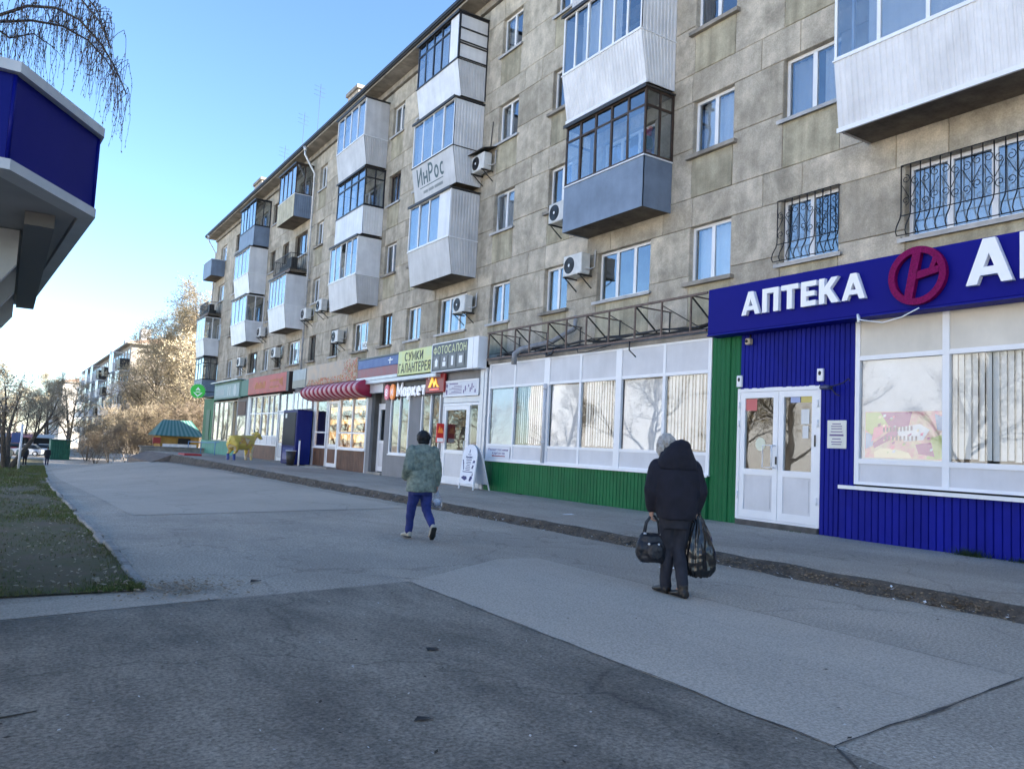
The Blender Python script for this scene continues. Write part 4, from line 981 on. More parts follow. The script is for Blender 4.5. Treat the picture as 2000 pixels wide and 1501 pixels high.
for a, b in ((38.12,39.2),(39.22,40.3)):
    dq = leaf(rs, a, b, .18, 2.6, 1.0, S, fw_=.12); pane(dq, a+.11, b-.11, .34, .95, S+.02, clearglass)
    part('handle', MB().tube([(S-.01,39.2,1.0),(S-.07,39.2,1.0),(S-.07,39.2,1.5),(S-.01,39.2,1.5)], .014, 6), galv, dq)
part('upper_light', MB().box(S-.01,S+.05,38.1,40.3,2.62,2.7).box(S-.01,S+.05,39.15,39.25,2.7,3.5), pvc, rs); pane(rs, 38.12, 39.15, 2.71, 3.5); pane(rs, 39.25, 40.3, 2.71, 3.5)
backroom(rs, 38.1, 45.9); part('step', MB().bevbox(S-.6,S-.03,36.0,40.5,.04,.17,.015), slabmat, rs)
pl = shop('plain grey panelled bay between the cafe and the red board', 36.5)
part('wall_panel', MB().box(S,S+.1,34.96,37.99,2.7,3.74).box(S,S+.1,34.96,37.99,.06,2.68), greywall, pl)
mb = MB()
for y in (35.2,35.9,36.6,37.3,37.9): mb.box(S-.04,S-.002,y-.05,y+.05,2.7,3.55)
part('window', mb, pvc, pl)
for y in (35.55,36.25,36.95,37.6): pane(pl, y-.29, y+.27, 2.72, 3.5, S-.02)

# --- green shop at the far corner
gs = shop('green painted shopfront at the far corner of the block', 52.0)
mb = MB()
for y in (55.3,53.9,52.6,51.3,50.0,49.0): mb.box(S-.02,S+.06,y-.05,y+.05,.95,3.45)
for z in (.93,3.4): mb.box(S-.015,S+.055,49.0,55.3,z,z+.07)
w = part('window', mb, mat('cream_frame', (.55,.5,.4), .6), gs)
for a, b in ((53.95,55.25),(52.65,53.85),(51.35,52.55),(50.05,51.25)):
    pane(w, a, b, 1.0, 3.4); part('curtain', MB().ribs((S+.2,b,1.0),(S+.2,a,1.0),(S+.2,b,3.35),(S+.2,a,3.35), 14, .03, (-1,0,0)), mat('warm_curtain', (.62,.5,.33), .9, var=.1), w)
teal = mat('teal_base', (.10,.30,.22), .6, var=.15, scale=2, streak=.1)
part('base_wall', MB().box(S-.06,S+.06,48.7,58.4,-.15,.92), teal, gs)
part('cladding_wall', MB().box(S-.02,S+.1,46.52,48.95,.0,3.6), greywall, gs)
part('cladding_wall', MB().box(S-.02,S+.1,55.35,58.4,.93,3.74), green, gs)
part('end_wall', MB().box(S+.101,D+.0,58.2,58.4,-.4,3.74), green, gs)
part('door', MB().box(S-.035,S-.021,56.2,57.4,.95,3.0).box(S-.05,S-.036,56.25,57.35,1.2,2.9), mat('dark_green_door', (.015,.10,.05), .5), gs)
part('notice_board', MB().box(S-.05,S-.022,46.9,48.6,2.55,3.35), brownbase, gs)
pane(gs, 46.8, 48.7, .6, 2.5, S-.03); backroom(gs, 49.0, 55.3)
part('handrail', MB().tube([(S-.9,58.2,.75),(S-.9,52,.8),(S-.9,49,.9)], .025, 6).tube([(S-.9,58.2,-.3),(S-.9,58.2,.75)], .025, 6).tube([(S-.9,54,0),(S-.9,54,.78)], .025, 6).tube([(S-.9,50,0),(S-.9,50,.87)], .025, 6), mat('blue_rail', (.15,.28,.5), .4), gs)
# flat roof of the annex
rf = single('annex_roof', MB().box(S-.02,D+.018,-6,58.4,TOP+.10,TOP+.16).box(S+.11,D+.018,11.03,58.2,TOP+.161,TOP+.20), slabmat, 'flat dark roof slab running over the row of shops', 'roof slab')

# ------------------------------------------------------------------ sign boards above the shops
def board_thing(name, label, y, z, cat='sign'): return thing(name, label, cat, (11.5, y, z), 'sign boards above the shops')
sp = board_thing('pharmacy_sign', 'long royal blue fascia board reading АПТЕКА with a magenta round emblem', 6.5, 4.17)
part('board', MB().bevbox(11.40,11.70,1.5,10.84,3.73,4.62,.012), signblue, sp)
part('edge_trim', MB().box(11.392,11.72,1.5,10.85,3.70,3.728), phblue, sp)
part('bracket', MB().box(11.702,12.68,10.5,10.54,4.45,4.5).box(11.702,12.68,6.5,6.54,4.45,4.5).box(11.702,12.68,2.5,2.54,4.45,4.5).box(11.71,11.75,10.5,10.54,3.75,4.44), rustmetal, sp)
bold_caps('АПТЕКА', (9.93,7.43,3.99,4.42), 11.39, sp, white_l, .075)
bold_caps('АПТЕКА', (5.86,2.12,3.94,4.58), 11.39, sp, white_l, .085)
mb = MB(); K = 40; cy, cz, ro, ri = 6.59, 4.215, .445, .345; x0, x1 = 11.39, 11.31
vs = []
for i in range(K):
    a = 2*math.pi*i/K; c, s_ = math.cos(a), math.sin(a)
    for rr in (ro, ri):
        for x in (x0, x1): vs.append((x, cy+rr*c, cz+rr*s_))
fs = []
for i in range(K):
    a, b = 4*i, 4*((i+1) % K); fs += [(a+1,b+1,b+3,a+3),(a,a+1,a+3+0,a+2)][:1]+[(a,b,b+1,a+1),(a+3,b+3,b+2,a+2)]
mb.add(vs, fs)
fnc = lambda a,b,d: (11.31-d+.002*0, cy-a, cz+b)
mb.prism([(-.20,-.36),(-.07,-.37),(.07,.36),(-.06,.37)], -.08, -.002, fnc)
mb.prism([(.0,-.06),(.34,.0),(.34,.10),(.02,.06)], -.08, .003, fnc)
mb.prism([(.18,.04),(.26,.05),(.33,.24),(.27,.28)], -.08, .001, fnc)
part('emblem', mb, purple, sp)
part('cable', MB().tube([(11.36,7.55,3.72),(11.30,7.5,3.64),(11.28,7.1,3.55),(11.28,6.8,3.6),(11.33,6.55,3.72)], .010, 5).tube([(11.33,7.56,3.74),(11.29,7.52,3.6)], .02, 5), pvc, sp)

tr = board_thing('sign_frame', 'bare rusty steel frame with cables, its board missing, above the vacant white shop', 15.5, 4.2)
mb = MB(); y0, y1 = 11.05, 19.55; zt = 4.63; zb = TOP+.10; xf = 11.60
mb.bar((xf,y0,zt),(xf,y1,zt),.045).bar((xf,y0,zb+.03),(xf,y1,zb+.03),.045)
ts = [19.5,18.8,18.1,17.4,16.55,15.75,14.95,14.1,13.2,12.35,11.5]
mu = MB()
for i, y in enumerate(ts): part('upright', MB().bar((xf,y,zb),(xf,y,zt),.035), rustmetal, tr)
part('rail', mb, rustmetal, tr)
for i, y in enumerate(ts):
    if i % 2 == 0:
        part('brace', MB().bar((xf+.02,y,zt-.02),(D-.25,y-.02,zb+.12),.028), darkmetal, tr); part('wall_strut', MB().bar((D-.05,y,zt),(D-.05,y,zb+.1),.025), darkmetal, tr); part('top_strut', MB().bar((xf,y,zt),(D,y,zt+.0),.028), rustmetal, tr)
    else: part('brace', MB().bar((xf+.02,y,zt-.1),(D-.5,y-.7,zb+.15),.022), darkmetal, tr)

mb = MB(); cbr = random.Random(8)
for i in range(7):
    p = []; xx = cbr.uniform(11.75,12.3); zz = zb+cbr.uniform(.10,.20)
    for j in range(18): p.append((xx+cbr.uniform(-.05,.05), 19.4-j*.49, zz+cbr.uniform(-.03,.06)))
    mb.tube(p, .018 if i < 4 else .028, 5)
mb.tube([(11.6,15.3,zb+.05),(11.56,15.2,zb-.1),(11.57,14.9,zb-.12),(11.6,14.0,zb-.02)], .012, 5).tube([(11.6,13.35,zb),(11.55,13.3,zb-.2),(11.57,13.1,zb-.36)], .016, 5)
mb.tube([(11.62,16.6,zb+.02),(11.55,16.5,zb-.1),(11.57,16.3,zb-.06),(11.62,16.2,zb+.1)], .03, 5)
part('cable', mb, blackm, tr)
part('duct', MB().tube([(D-.1,16.7,4.95),(D-.12,16.72,4.6),(12.2,17.2,4.25),(11.62,17.85,4.02),(11.52,17.95,3.9),(11.50,17.95,3.62)], [.06,.06,.07,.08,.08,.075], 10), mat('dull_duct', (.27,.28,.30), .5, var=.3, scale=6), tr)
part('fixing_box', MB().bevbox(12.0,12.25,14.6,15.2,zb+.06,zb+.22,.01).bevbox(11.9,12.2,12.6,12.9,zb+.06,zb+.2,.01), blackm, tr)

yel = mat('yellow_sign_face', (.66,.66,.22), .4, var=.12, scale=2.5, col2=(.60,.68,.35))
blk = mat('dark_letter', (.03,.03,.03), .5)
sg1 = board_thing('bag_shop_sign', 'yellow sign board reading СУМКИ ГАЛАНТЕРЕЯ', 24.0, 4.1)
part('board', MB().bevbox(11.40,11.62,22.68,25.30,3.67,4.52,.01), yel, sg1)
letters('СУМКИ', (24.75,23.35,4.14,4.44), 11.396, sg1, blk, .004, .14)
letters('ГАЛАНТЕРЕЯ', (25.22,22.78,3.75,4.07), 11.396, sg1, blk, .004, .14)
sg2 = board_thing('photo_salon_sign', 'dark grey sign board reading ФОТОСАЛОН with four small pictures', 21.5, 4.1)
dg = mat('dark_sign_face', (.055,.06,.065), .35, var=.1)
part('board', MB().bevbox(11.40,11.62,20.36,22.67,3.67,4.52,.01), dg, sg2)
part('rim', MB().box(11.39,11.63,20.30,22.68,4.525,4.56).box(11.39,11.63,20.30,22.68,3.635,3.665).box(11.385,11.40,22.66,22.70,3.665,4.525), pvc, sg2)
part('end_box', MB().bevbox(11.38,11.70,19.72,20.345,3.62,4.56,.012).box(11.368,11.379,20.0,20.06,3.63,4.55), pvc, sg2)
letters('ФОТОСАЛОН', (22.58,20.45,4.20,4.45), 11.396, sg2, mat('pale_yellow_letter', (.70,.72,.42), .5), .004, .14)
for i in range(4):
    c = 22.35-i*.53; part('picture_frame', MB().box(11.389,11.399,c-.21,c+.21,3.74,4.14), mat('grey_frame', (.18,.19,.19), .5), sg2)
    mb = MB()
    if i == 0: mb.prism([(-.09,-.14),(.09,-.14),(.09,.02),(.12,.02),(0,.13),(-.12,.02),(-.09,.02)], 0, .004, lambda a,b,d: (11.388-d, c-a, 3.95+b))
    elif i == 1: mb.ell((11.388,c,4.02), .004,.06,.06,8).box(11.384,11.388,c-.10,c+.10,3.80,3.94)
    elif i == 2: mb.box(11.384,11.388,c-.06,c+.06,3.80,4.09)
    else: mb.box(11.384,11.388,c-.10,c+.10,3.84,4.06).box(11.382,11.3835,c-.03,c+.03,3.88,3.93)
    part('picture', mb, white_l, sg2)
sg3 = board_thing('grocery_board', 'weathered sign board with a blue band over a faded red band', 27.2, 4.1)
part('blue_panel', MB().bevbox(11.42,11.60,25.33,29.08,4.10,4.44,.008), mat('faded_blue', (.055,.11,.30), .5, var=.2, scale=3, col2=(.09,.16,.36)), sg3)
part('red_panel', MB().bevbox(11.42,11.60,25.33,29.08,3.76,4.095,.008), mat('faded_red', (.33,.10,.105), .5, var=.25, scale=3, col2=(.26,.13,.15)), sg3)
part('white_cross', MB().box(11.408,11.419,26.0,26.06,4.16,4.38).box(11.407,11.4185,25.80,26.2,4.27,4.31), white_l, sg3)
part('lower_strip', MB().bevbox(11.40,11.68,22.4,29.2,3.50,3.63,.01).box(11.39,11.6,25.32,29.1,3.64,3.75), silver, sg3)
part('top_strip', MB().box(11.40,11.66,25.32,29.1,4.445,4.50), blackm, sg3)

mk_s = board_thing('market_letters', 'white lit letters reading Маркет with pink and orange ovals', 25.0, 3.25)
litw = mat('lit_white', (.80,.82,.88), .4, emit=.05); lpk = mat('lit_pink', (.62,.16,.22), .4, emit=.04); lor = mat('lit_orange', (.75,.25,.06), .4, emit=.06)
part('dark_back', MB().box(11.68,11.74,22.2,26.9,2.96,3.49), mat('black_board', (.02,.018,.018), .5), mk_s)
letters('Маркет', (25.75,23.5,2.98,3.42), 11.66, mk_s, litw, .05, .19, .14)
for c, m_ in ((26.58,lpk),(26.10,lor)):
    mb = MB(); mb.prism([(.20*math.cos(i*math.pi/10), .28*math.sin(i*math.pi/10)) for i in range(20)], 0, .07, lambda a,b,d: (11.66-d, c-a, 3.16+b)); part('oval', mb, m_, mk_s)
    letters('8' if m_ is lpk else 'М', (c+.09,c-.09,3.02,3.28), 11.588, mk_s, litw, .006, .16)
lb = board_thing('logo_light_box', 'dark red light box with a glowing yellow letter М', 22.8, 3.3)
part('box', MB().bevbox(11.59,11.68,22.14,23.44,3.02,3.62,.02), mat('dark_red_box', (.20,.012,.014), .35, emit=.04), lb)
yl2 = mat('lit_yellow', (.95,.50,.05), .4, emit=.15)
mb = MB(); mb.prism([(-.42,-.16),(-.14,.23),(-.02,-.02),(.10,.12),(.20,-.06),(.36,-.16),(.22,-.16),(.12,-.05),(.0,-.16),(-.12,.02),(-.26,-.16)], 0, .02, lambda a,b,d: (11.588-d, 22.79-a, 3.35+b)); part('letter', mb, yl2, lb)
part('underline', MB().box(11.57,11.588,22.45,23.1,3.10,3.14), mat('lit_red', (.8,.15,.12), .4, emit=.15), lb)
part('dot', MB().ell((11.585,23.2,3.52),.012,.06,.06,8), litw, lb)
ms = thing('small_market_sign', 'small projecting red sign with an orange letter М beside the grocery window', 'sign', (11.6,22.2,1.7))
part('panel', MB().bevbox(11.45,11.70,22.16,22.22,1.42,2.02,.01), mat('red_panel_sign', (.42,.03,.03), .4, emit=.06), ms)
mb = MB(); mb.prism([(-.1,-.1),(-.03,.14),(.0,.0),(.04,.08),(.1,-.1)], 0, .008, lambda a,b,d: (11.575+a, 22.158-d, 1.82+b)); part('letter', mb, lor, ms)
part('white_strip', MB().box(11.47,11.68,22.150,22.158,1.44,1.56), litw, ms)
po = thing('price_poster', 'white poster with small print in a frame above the photo salon door', 'poster', (11.7,21.1,3.1))
part('sheet', MB().bevbox(11.67,11.745,20.08,22.25,2.87,3.35,.006), mat('poster_white', (.66,.68,.74), .5, var=.05), po)
part('frame', MB().box(11.65,11.669,20.06,22.27,3.32,3.36).box(11.65,11.669,20.06,22.27,2.86,2.90).box(11.652,11.668,20.06,20.10,2.90,3.32).box(11.652,11.668,22.23,22.27,2.90,3.32), pvc, po)
mb = MB(); ink = mat('violet_ink', (.15,.10,.25), .7)
for i in range(6): mb.box(11.666,11.6695,21.1,21.9-(.15*(i%3)),2.95+i*.045,2.965+i*.045)
mb.box(11.666,11.6695,21.35,21.9,3.24,3.27).box(11.666,11.6695,22.03,22.1,2.93,3.08)
for i in range(8): mb.box(11.666,11.6695,20.25+.1*i,20.3+.1*i,2.95+.03*((i*5)%7),3.05+.03*((i*3)%7))
mb.ell((11.668,22.06,3.2),.003,.05,.06,10)
part('print', mb, ink, po)

fl = board_thing('floral_sign', 'faded orange sign board with rowan berries and leaves, above the striped awning', 32.2, 4.15)
flm = mat('floral_print', (.50,.36,.24), .5, scale=2.2, col2=(.36,.31,.26)); 
part('board', MB().bevbox(11.42,11.55,29.15,35.3,3.72,4.62,.008), flm, fl)
mb = MB(); rr = random.Random(6)
for i in range(420):
    t = rr.random()**1.7; y = 29.2+t*5.9; z = 3.74+.84*rr.random() if t < .25 else 3.74+.25*rr.random()**1.5
    if z > 4.58: continue
    s_ = rr.uniform(.018,.045); a = rr.uniform(0,6.28); x = 11.414-.006*rr.random(); mi = rr.choice((0,0,1,2))
    mb.add([(x,y+s_*math.cos(a+k*math.pi/3),z+s_*math.sin(a+k*math.pi/3)) for k in range(6)], [(5,4,3,2,1,0)], mi)
part('berries', mb, [mat('berry_red', (.50,.09,.05), .5), mat('leaf_orange', (.55,.22,.06), .6), mat('leaf_dull', (.25,.22,.08), .6)], fl)
o_ = [0]
# barrel awning of padded red and pale stripes
aw = board_thing('striped_awning', 'padded red and pale pink striped awning over the cafe windows', 31.5, 3.4, 'awning')
am = [mat('awning_red', (.30,.018,.055), .5, var=.1), mat('awning_pale', (.62,.40,.42), .5, var=.08)]
nst = 25
for i in range(nst):
    a = 28.15+6.9*i/nst; b = 28.15+6.9*(i+1)/nst; rings = []
    for q in range(7):
        y = a+(b-a)*q/6; pf = 1+.10*math.sin(math.pi*q/6); ring = []
        for j in range(11):
            t = math.pi*(.5+1.0*j/10)*.98; ring.append((S-.02+.62*pf*math.cos(t)*1.0, y, 3.38+.33*pf*math.sin(t)))
        rings.append(ring)
    part('stripe', MB().loft(rings, 0, True), am[i % 2], aw)
g_s = board_thing('grey_sign_board', 'blank grey green sign board between the red and the floral boards', 36.3, 4.1)
part('board', MB().bevbox(11.42,11.55,35.42,37.35,3.68,4.55,.008), mat('pale_grey_face', (.38,.42,.42), .5, var=.15, scale=1.5), g_s)
part('lower_band', MB().box(11.41,11.419,35.45,37.3,3.70,4.05), mat('khaki_face', (.33,.33,.27), .6, var=.1), g_s)
r_s = board_thing('red_sign_board', 'bright red sign board with faded yellow letters', 41.8, 4.1)
part('board', MB().bevbox(11.40,11.58,38.3,45.4,3.62,4.56,.01), mat('bright_red_face', (.42,.052,.04), .5, var=.18, scale=1.3), r_s)
part('edge', MB().box(11.40,11.70,37.9,38.29,3.6,4.56), mat('black_edge', (.03,.02,.02), .5), r_s)
mb = MB()
for i in range(9): mb.box(11.392,11.399,43.9-i*.24,44.06-i*.24,3.9,4.25 if i % 3 else 4.12)
for i in range(7): mb.box(11.392,11.399,41.0-i*.24,41.14-i*.24,4.18,4.28).box(11.392,11.399,41.0-i*.24,41.14-i*.24,3.85,3.95)
for i in range(4): mb.box(11.392,11.399,38.9+i*.16,39.0+i*.16,3.9+.05*i,4.35-.04*i)
part('faded_lettering', mb, mat('faded_yellow', (.50,.20,.06), .6), r_s)
t_s = board_thing('teal_panel', 'plain dark green panel at the left end of the red board', 46.3, 4.1, 'panel')
part('panel', MB().bevbox(11.45,11.6,45.45,47.2,3.6,4.52,.01), mat('dark_teal_panel', (.02,.13,.085), .5), t_s)
gr_s = board_thing('green_grey_sign', 'pale grey green sign board in a dark green surround', 50.6, 4.1)
part('surround', MB().box(11.45,11.6,47.25,54.2,3.55,4.60), mat('green_surround', (.03,.13,.09), .5), gr_s)
part('board', MB().bevbox(11.41,11.449,47.5,53.9,3.62,4.45,.006), mat('grey_green_face', (.26,.36,.36), .5, var=.12, scale=1.5), gr_s)
part('canopy', MB().box(11.2,11.7,47.25,54.3,4.605,4.66), galv, gr_s)
mb = MB()
for i in range(8): mb.box(11.402,11.409,53.3-i*.28,53.45-i*.28,3.8,4.2)
mb.prism([(.38*math.cos(i*.5236),.36*math.sin(i*.5236)) for i in range(12)], 0, .006, lambda a,b,d: (11.409-d,48.5-a,4.03+b))
mb.box(11.402,11.409,49.6,49.8,3.75,4.3).box(11.402,11.409,50.1,50.3,3.75,4.3)
part('faded_lettering', mb, mat('pale_lettering', (.5,.56,.54), .6), gr_s)
rd = thing('round_sign', 'round bright green sign with a white emblem projecting from the far corner', 'sign', (11.2,57.5,4.25), 'sign boards above the shops')
gl_ = mat('lit_green', (.04,.34,.06), .4, emit=.12)
mb = MB(); mb.prism([(.48*math.cos(i*math.pi/12), .48*math.sin(i*math.pi/12)) for i in range(24)], -.06, .06, lambda a,b,d: (11.05+a, 57.5-d, 4.25+b)); part('disc', mb, gl_, rd)
mb = MB(); mb.prism([(-.3,0),(0,-.3),(.3,0),(.22,.0),(0,-.2),(-.22,0)], .062, .075, lambda a,b,d: (11.05+a, 57.5-d, 4.15+b)); mb.prism([(-.16,.05),(.0,.28),(.16,.05),(.05,.05),(0,.14),(-.05,.05)], .062, .075, lambda a,b,d: (11.05+a, 57.5-d, 4.25+b)); mb.box(10.9,11.2,57.42,57.438,4.16,4.21); part('emblem', mb, litw, rd)
mb = MB()
for i in range(24):
    if i in (0,6,12,18): continue
    a = i*math.pi/12; mb.bar((11.05+.49*math.cos(a),57.44,4.25+.49*math.sin(a)),(11.05+.55*math.cos(a),57.44,4.25+.55*math.sin(a)),.05,.05)
part('rim_lamps', mb, mat('rim_lamp', (.40,.62,.42), .4), rd); part('bracket', MB().bar((11.5,57.5,4.25),(12.7,57.5,4.25),.05), darkmetal, rd)

# ------------------------------------------------------------------ small fittings on the chemist's front
pq = thing('wall_plaque', 'white plaque with lines of small print on blue boards right of the doors', 'plaque', (S,8.18,1.6))
part('plate', MB().bevbox(S-.034,S-.016,8.0,8.36,1.60,2.07,.004), mat('plaque_white', (.70,.70,.64), .5, var=.05), pq)
mb = MB()
for i, (w_, z) in enumerate(((.16,2.01),(.2,1.97),(.2,1.93),(.22,1.88),(.26,1.83),(.26,1.815),(.16,1.76),(.2,1.71),(.18,1.67))): mb.box(S-.038,S-.0341,8.18-w_/2,8.18+w_/2,z-.008,z+.006)
part('print', mb, ink, pq)
for nm, y, z, lb_ in (('left',10.27,2.82,'white alarm box above the left hinge of the pharmacy doors'),('right',8.50,2.85,'white alarm box above the right edge of the pharmacy doors')):
    t = thing('alarm_box', lb_, 'alarm box', (S,y,z), 'alarm boxes over the pharmacy doors')
    part('case', MB().bevbox(S-.07,S-.016,y-.06,y+.06,z-.11,z+.11,.01), pvc, t); part('lens', MB().ell((S-.072,y,z+.03),.012,.03,.04,8), blackm, t)
t = thing('security_camera', 'small beige camera under the left end of the blue fascia board', 'camera', (S,10.05,3.55))
part('body', MB().bevbox(S-.13,S-.02,9.99,10.10,3.50,3.62,.015), mat('beige_plastic', (.55,.48,.36), .5), t); part('lens', MB().tube([(S-.131,10.05,3.56),(S-.15,10.05,3.56)], .03, 8), blackm, t); part('mount', MB().tube([(S-.03,10.05,3.62),(S-.03,10.05,3.70)], .015, 6), blackm, t)
t = thing('floodlight_arm', 'thin bent metal arm with a lamp on the blue boards right of the doors', 'lamp', (S,8.2,2.65))
part('arm', MB().tube([(S-.02,8.42,2.68),(S-.12,8.38,2.66),(S-.2,8.2,2.62),(S-.12,8.02,2.68),(S-.06,7.95,2.76),(S-.1,7.9,2.72)], .010, 5).tube([(S-.2,8.2,2.62),(S-.16,8.12,2.5),(S-.14,8.06,2.47)], .010, 5), darkmetal, t)
part('lamp_head', MB().bevbox(S-.26,S-.10,8.2,8.38,2.58,2.65,.02), mat('lamp_blue_grey', (.05,.06,.14), .4), t)
# large poster behind the chemist's window
pt = thing('window_poster', 'colourful pink and purple poster behind the first pharmacy window pane', 'poster', (S+.06,7.06,1.47))
pm = mat('poster_print', (.62,.16,.30), .6, scale=4.5, col2=(.60,.58,.36))
part('sheet', MB().box(S+.046,S+.050,6.43,7.71,1.47,2.21), pm, pt)
mb = MB(); prr = random.Random(14); pcs = [mat('poster_purple', (.27,.02,.22), .6), mat('poster_green', (.40,.50,.18), .6), mat('poster_cream', (.80,.68,.45), .6), mat('poster_pink', (.72,.20,.33), .6), mat('poster_blue', (.22,.34,.55), .6), mat('poster_white', (.72,.72,.72), .6), mat('poster_ink', (.06,.03,.10), .6)]
def pp(pts, mi, lay): mb.add([(S+.0455-.0008*lay, 7.70-u*1.26, 1.48+v*.72) for u,v in pts], [tuple(range(len(pts)-1,-1,-1))], mi)
pp([(.0,.62),(.10,.45),(.30,.72),(.32,1),(.0,1)], 1, 1); pp([(.0,.18),(.10,.25),(.12,.5),(.0,.55)], 4, 1)
pp([(.20,1),(.62,1),(.58,.70),(.40,.45),(.12,.20),(.10,.30),(.35,.60)], 0, 2); pp([(.12,.0),(.62,.0),(.58,.12),(.40,.20),(.20,.20),(.12,.12)], 2, 2)
pp([(.80,.0),(1,0),(1,.52),(.86,.45)], 1, 1); pp([(.90,.95),(.99,.90),(.99,.60),(.93,.62)], 4, 2); pp([(.66,.30),(.86,.35),(.90,.05),(.70,.10)], 0, 2)
pp([(.08,.34),(.30,.62),(.28,.74),(.12,.66)], 3, 3); pp([(.42,.66),(.72,.74),(.84,.62),(.76,.40),(.52,.36),(.44,.50)], 5, 3)
for i in range(34):
    u = prr.uniform(.15,.92); v = prr.uniform(.08,.92); s_ = prr.uniform(.015,.04); pp([(u,v),(u+s_,v+s_*.3),(u+s_*1.3,v+s_*2.2),(u+s_*.1,v+s_*1.8)], prr.choice((5,2,3,0,1)), 4)
for i in range(9):
    pp([(.24+i*.045,.56+.005*i),(.265+i*.045,.56+.005*i),(.265+i*.045,.66+.005*i),(.24+i*.045,.66+.005*i)], 6, 5)
    pp([(.26+i*.05,.38),(.285+i*.05,.38),(.285+i*.05,.48),(.26+i*.05,.48)], 6, 5)
part('print', mb, pcs, pt)
t = thing('repair_notice', 'white notice with blue print and red arrow under the vacant shop window', 'notice', (S,18.9,1.2))
part('sheet', MB().box(S-.03,S-.022,18.30,19.50,1.06,1.37), mat('notice_white', (.76,.77,.80), .6), t)
letters('Ремонт тел мини', (19.42,18.38,1.255,1.335), S-.0305, t, ink, .002, .13, joined=True)
letters('корпусов', (19.2,18.55,1.165,1.235), S-.0305, t, ink, .002, .13, joined=True)
mb = MB(); mb.prism([(-.36,0),(-.26,.03),(-.26,.012),(.36,.008),(.36,-.014),(-.26,-.014),(-.26,-.03)], 0, .002, lambda a,b,d: (S-.0305-d, 18.88-a, 1.115+b)); part('arrow', mb, mat('arrow_red', (.35,.02,.04), .6), t)
t = thing('window_poster', 'white poster with letters in a flat window above the blue and red board', 'poster', (D+.12,32.3,5.3))
part('sheet', MB().box(D+.118,D+.122,31.6,32.3,5.32,5.62), white_l, t)
letters('МОВ', (32.25,31.65,5.38,5.58), D+.1175, t, blk, .002, .16, joined=True)

# folding pavement board
ab = thing('folding_board', 'white arched folding board with blue print standing on pavement by the photo salon', 'a-board', (11.2,19.45,.13), rz=0)
am_ = mat('board_white', (.74,.77,.84), .5, var=.04)
def ab_fn(a, b, d): return (11.18-d+.16*b/1.25*0+ (1.25-b)*-.10, 19.45-a, .15+b)
mb = MB(); arch = [(-.40,.14),(.40,.14),(.40,.98)]+[(.40*math.cos(i*math.pi/12), .98+.27*math.sin(i*math.pi/12)) for i in range(1,12)]+[(-.40,.98)]
mb.prism(arch, 0, .02, ab_fn); part('front_panel', mb, am_, ab)
mb = MB(); mb.prism(arch, 0, .02, lambda a,b,d: (11.20+d+(1.25-b)*.30, 19.45-a, .15+b)); part('back_panel', mb, am_, ab)
mb = MB()
for s_ in (-.40,.40):
    mb.bar((11.18-.125,19.45-s_,.13),(11.18-.03,19.45-s_,.13+1.0),.03).bar((11.21+.375,19.45-s_,.13),(11.22+.08,19.45-s_,.13+1.0),.03)
part('leg', mb, pvc, ab)
def ab_x(z): return 11.18-.024-(1.25-(z-.15))*.10
navy = mat('navy_print', (.03,.04,.16), .6)
mb = MB()
for i, (w_, z, h) in enumerate(((.20,1.105,.018),(.30,.955,.022),(.24,.90,.018),(.26,.855,.016),(.16,.81,.016),(.24,.765,.018),(.28,.715,.018),(.24,.67,.018),(.55,.615,.022))):
    mb.add([(ab_x(z),19.45+w_/2,z),(ab_x(z),19.45-w_/2,z),(ab_x(z+h),19.45-w_/2,z+h),(ab_x(z+h),19.45+w_/2,z+h)], [(0,1,2,3)])
def icon(y, z, pts):
    mb.add([(ab_x(z+b), y-a, z+b) for a,b in pts], [tuple(range(len(pts)))])
icon(19.45,1.20,[(-.02,-.05),(.02,-.04),(.03,.03),(.01,.07),(-.01,.04)])
icon(19.75,.90,[(-.06,.06),(.0,.06),(.06,-.06),(.0,-.06),(-.02,.01)]); icon(19.16,.92,[(-.07,-.04),(-.02,.04),(.07,.02),(.05,-.03)])
icon(19.70,.76,[(-.05,.09),(-.01,.09),(.05,-.07),(.01,-.09)]); icon(19.2,.78,[(-.06,-.05),(.0,.05),(.06,.03),(.02,-.06)])
icon(19.60,.45,[(-.17,.0),(-.05,.06),(.13,.05),(.17,-.02),(.05,-.07),(-.08,-.03)]); icon(19.22,.45,[(-.10,-.07),(-.06,.04),(.03,.08),(.08,.02),(.0,-.08)]); icon(19.16,.56,[(-.03,-.03),(.03,-.03),(.0,.07)])
part('print', mb, navy, ab)
for txt, yy0, yy1, z0, z1 in (('РЕМОНТ',19.63,19.27,1.01,1.065),):
    lt = letters(txt, (yy0,yy1,z0,z1), 0, ab, navy, .002, .18, joined=True)
    for v in lt.data.vertices: v.co.x = ab_x(v.co.z+WL[ab.name][2])-.001-WL[ab.name][0]+(v.co.x+WL[ab.name][0])
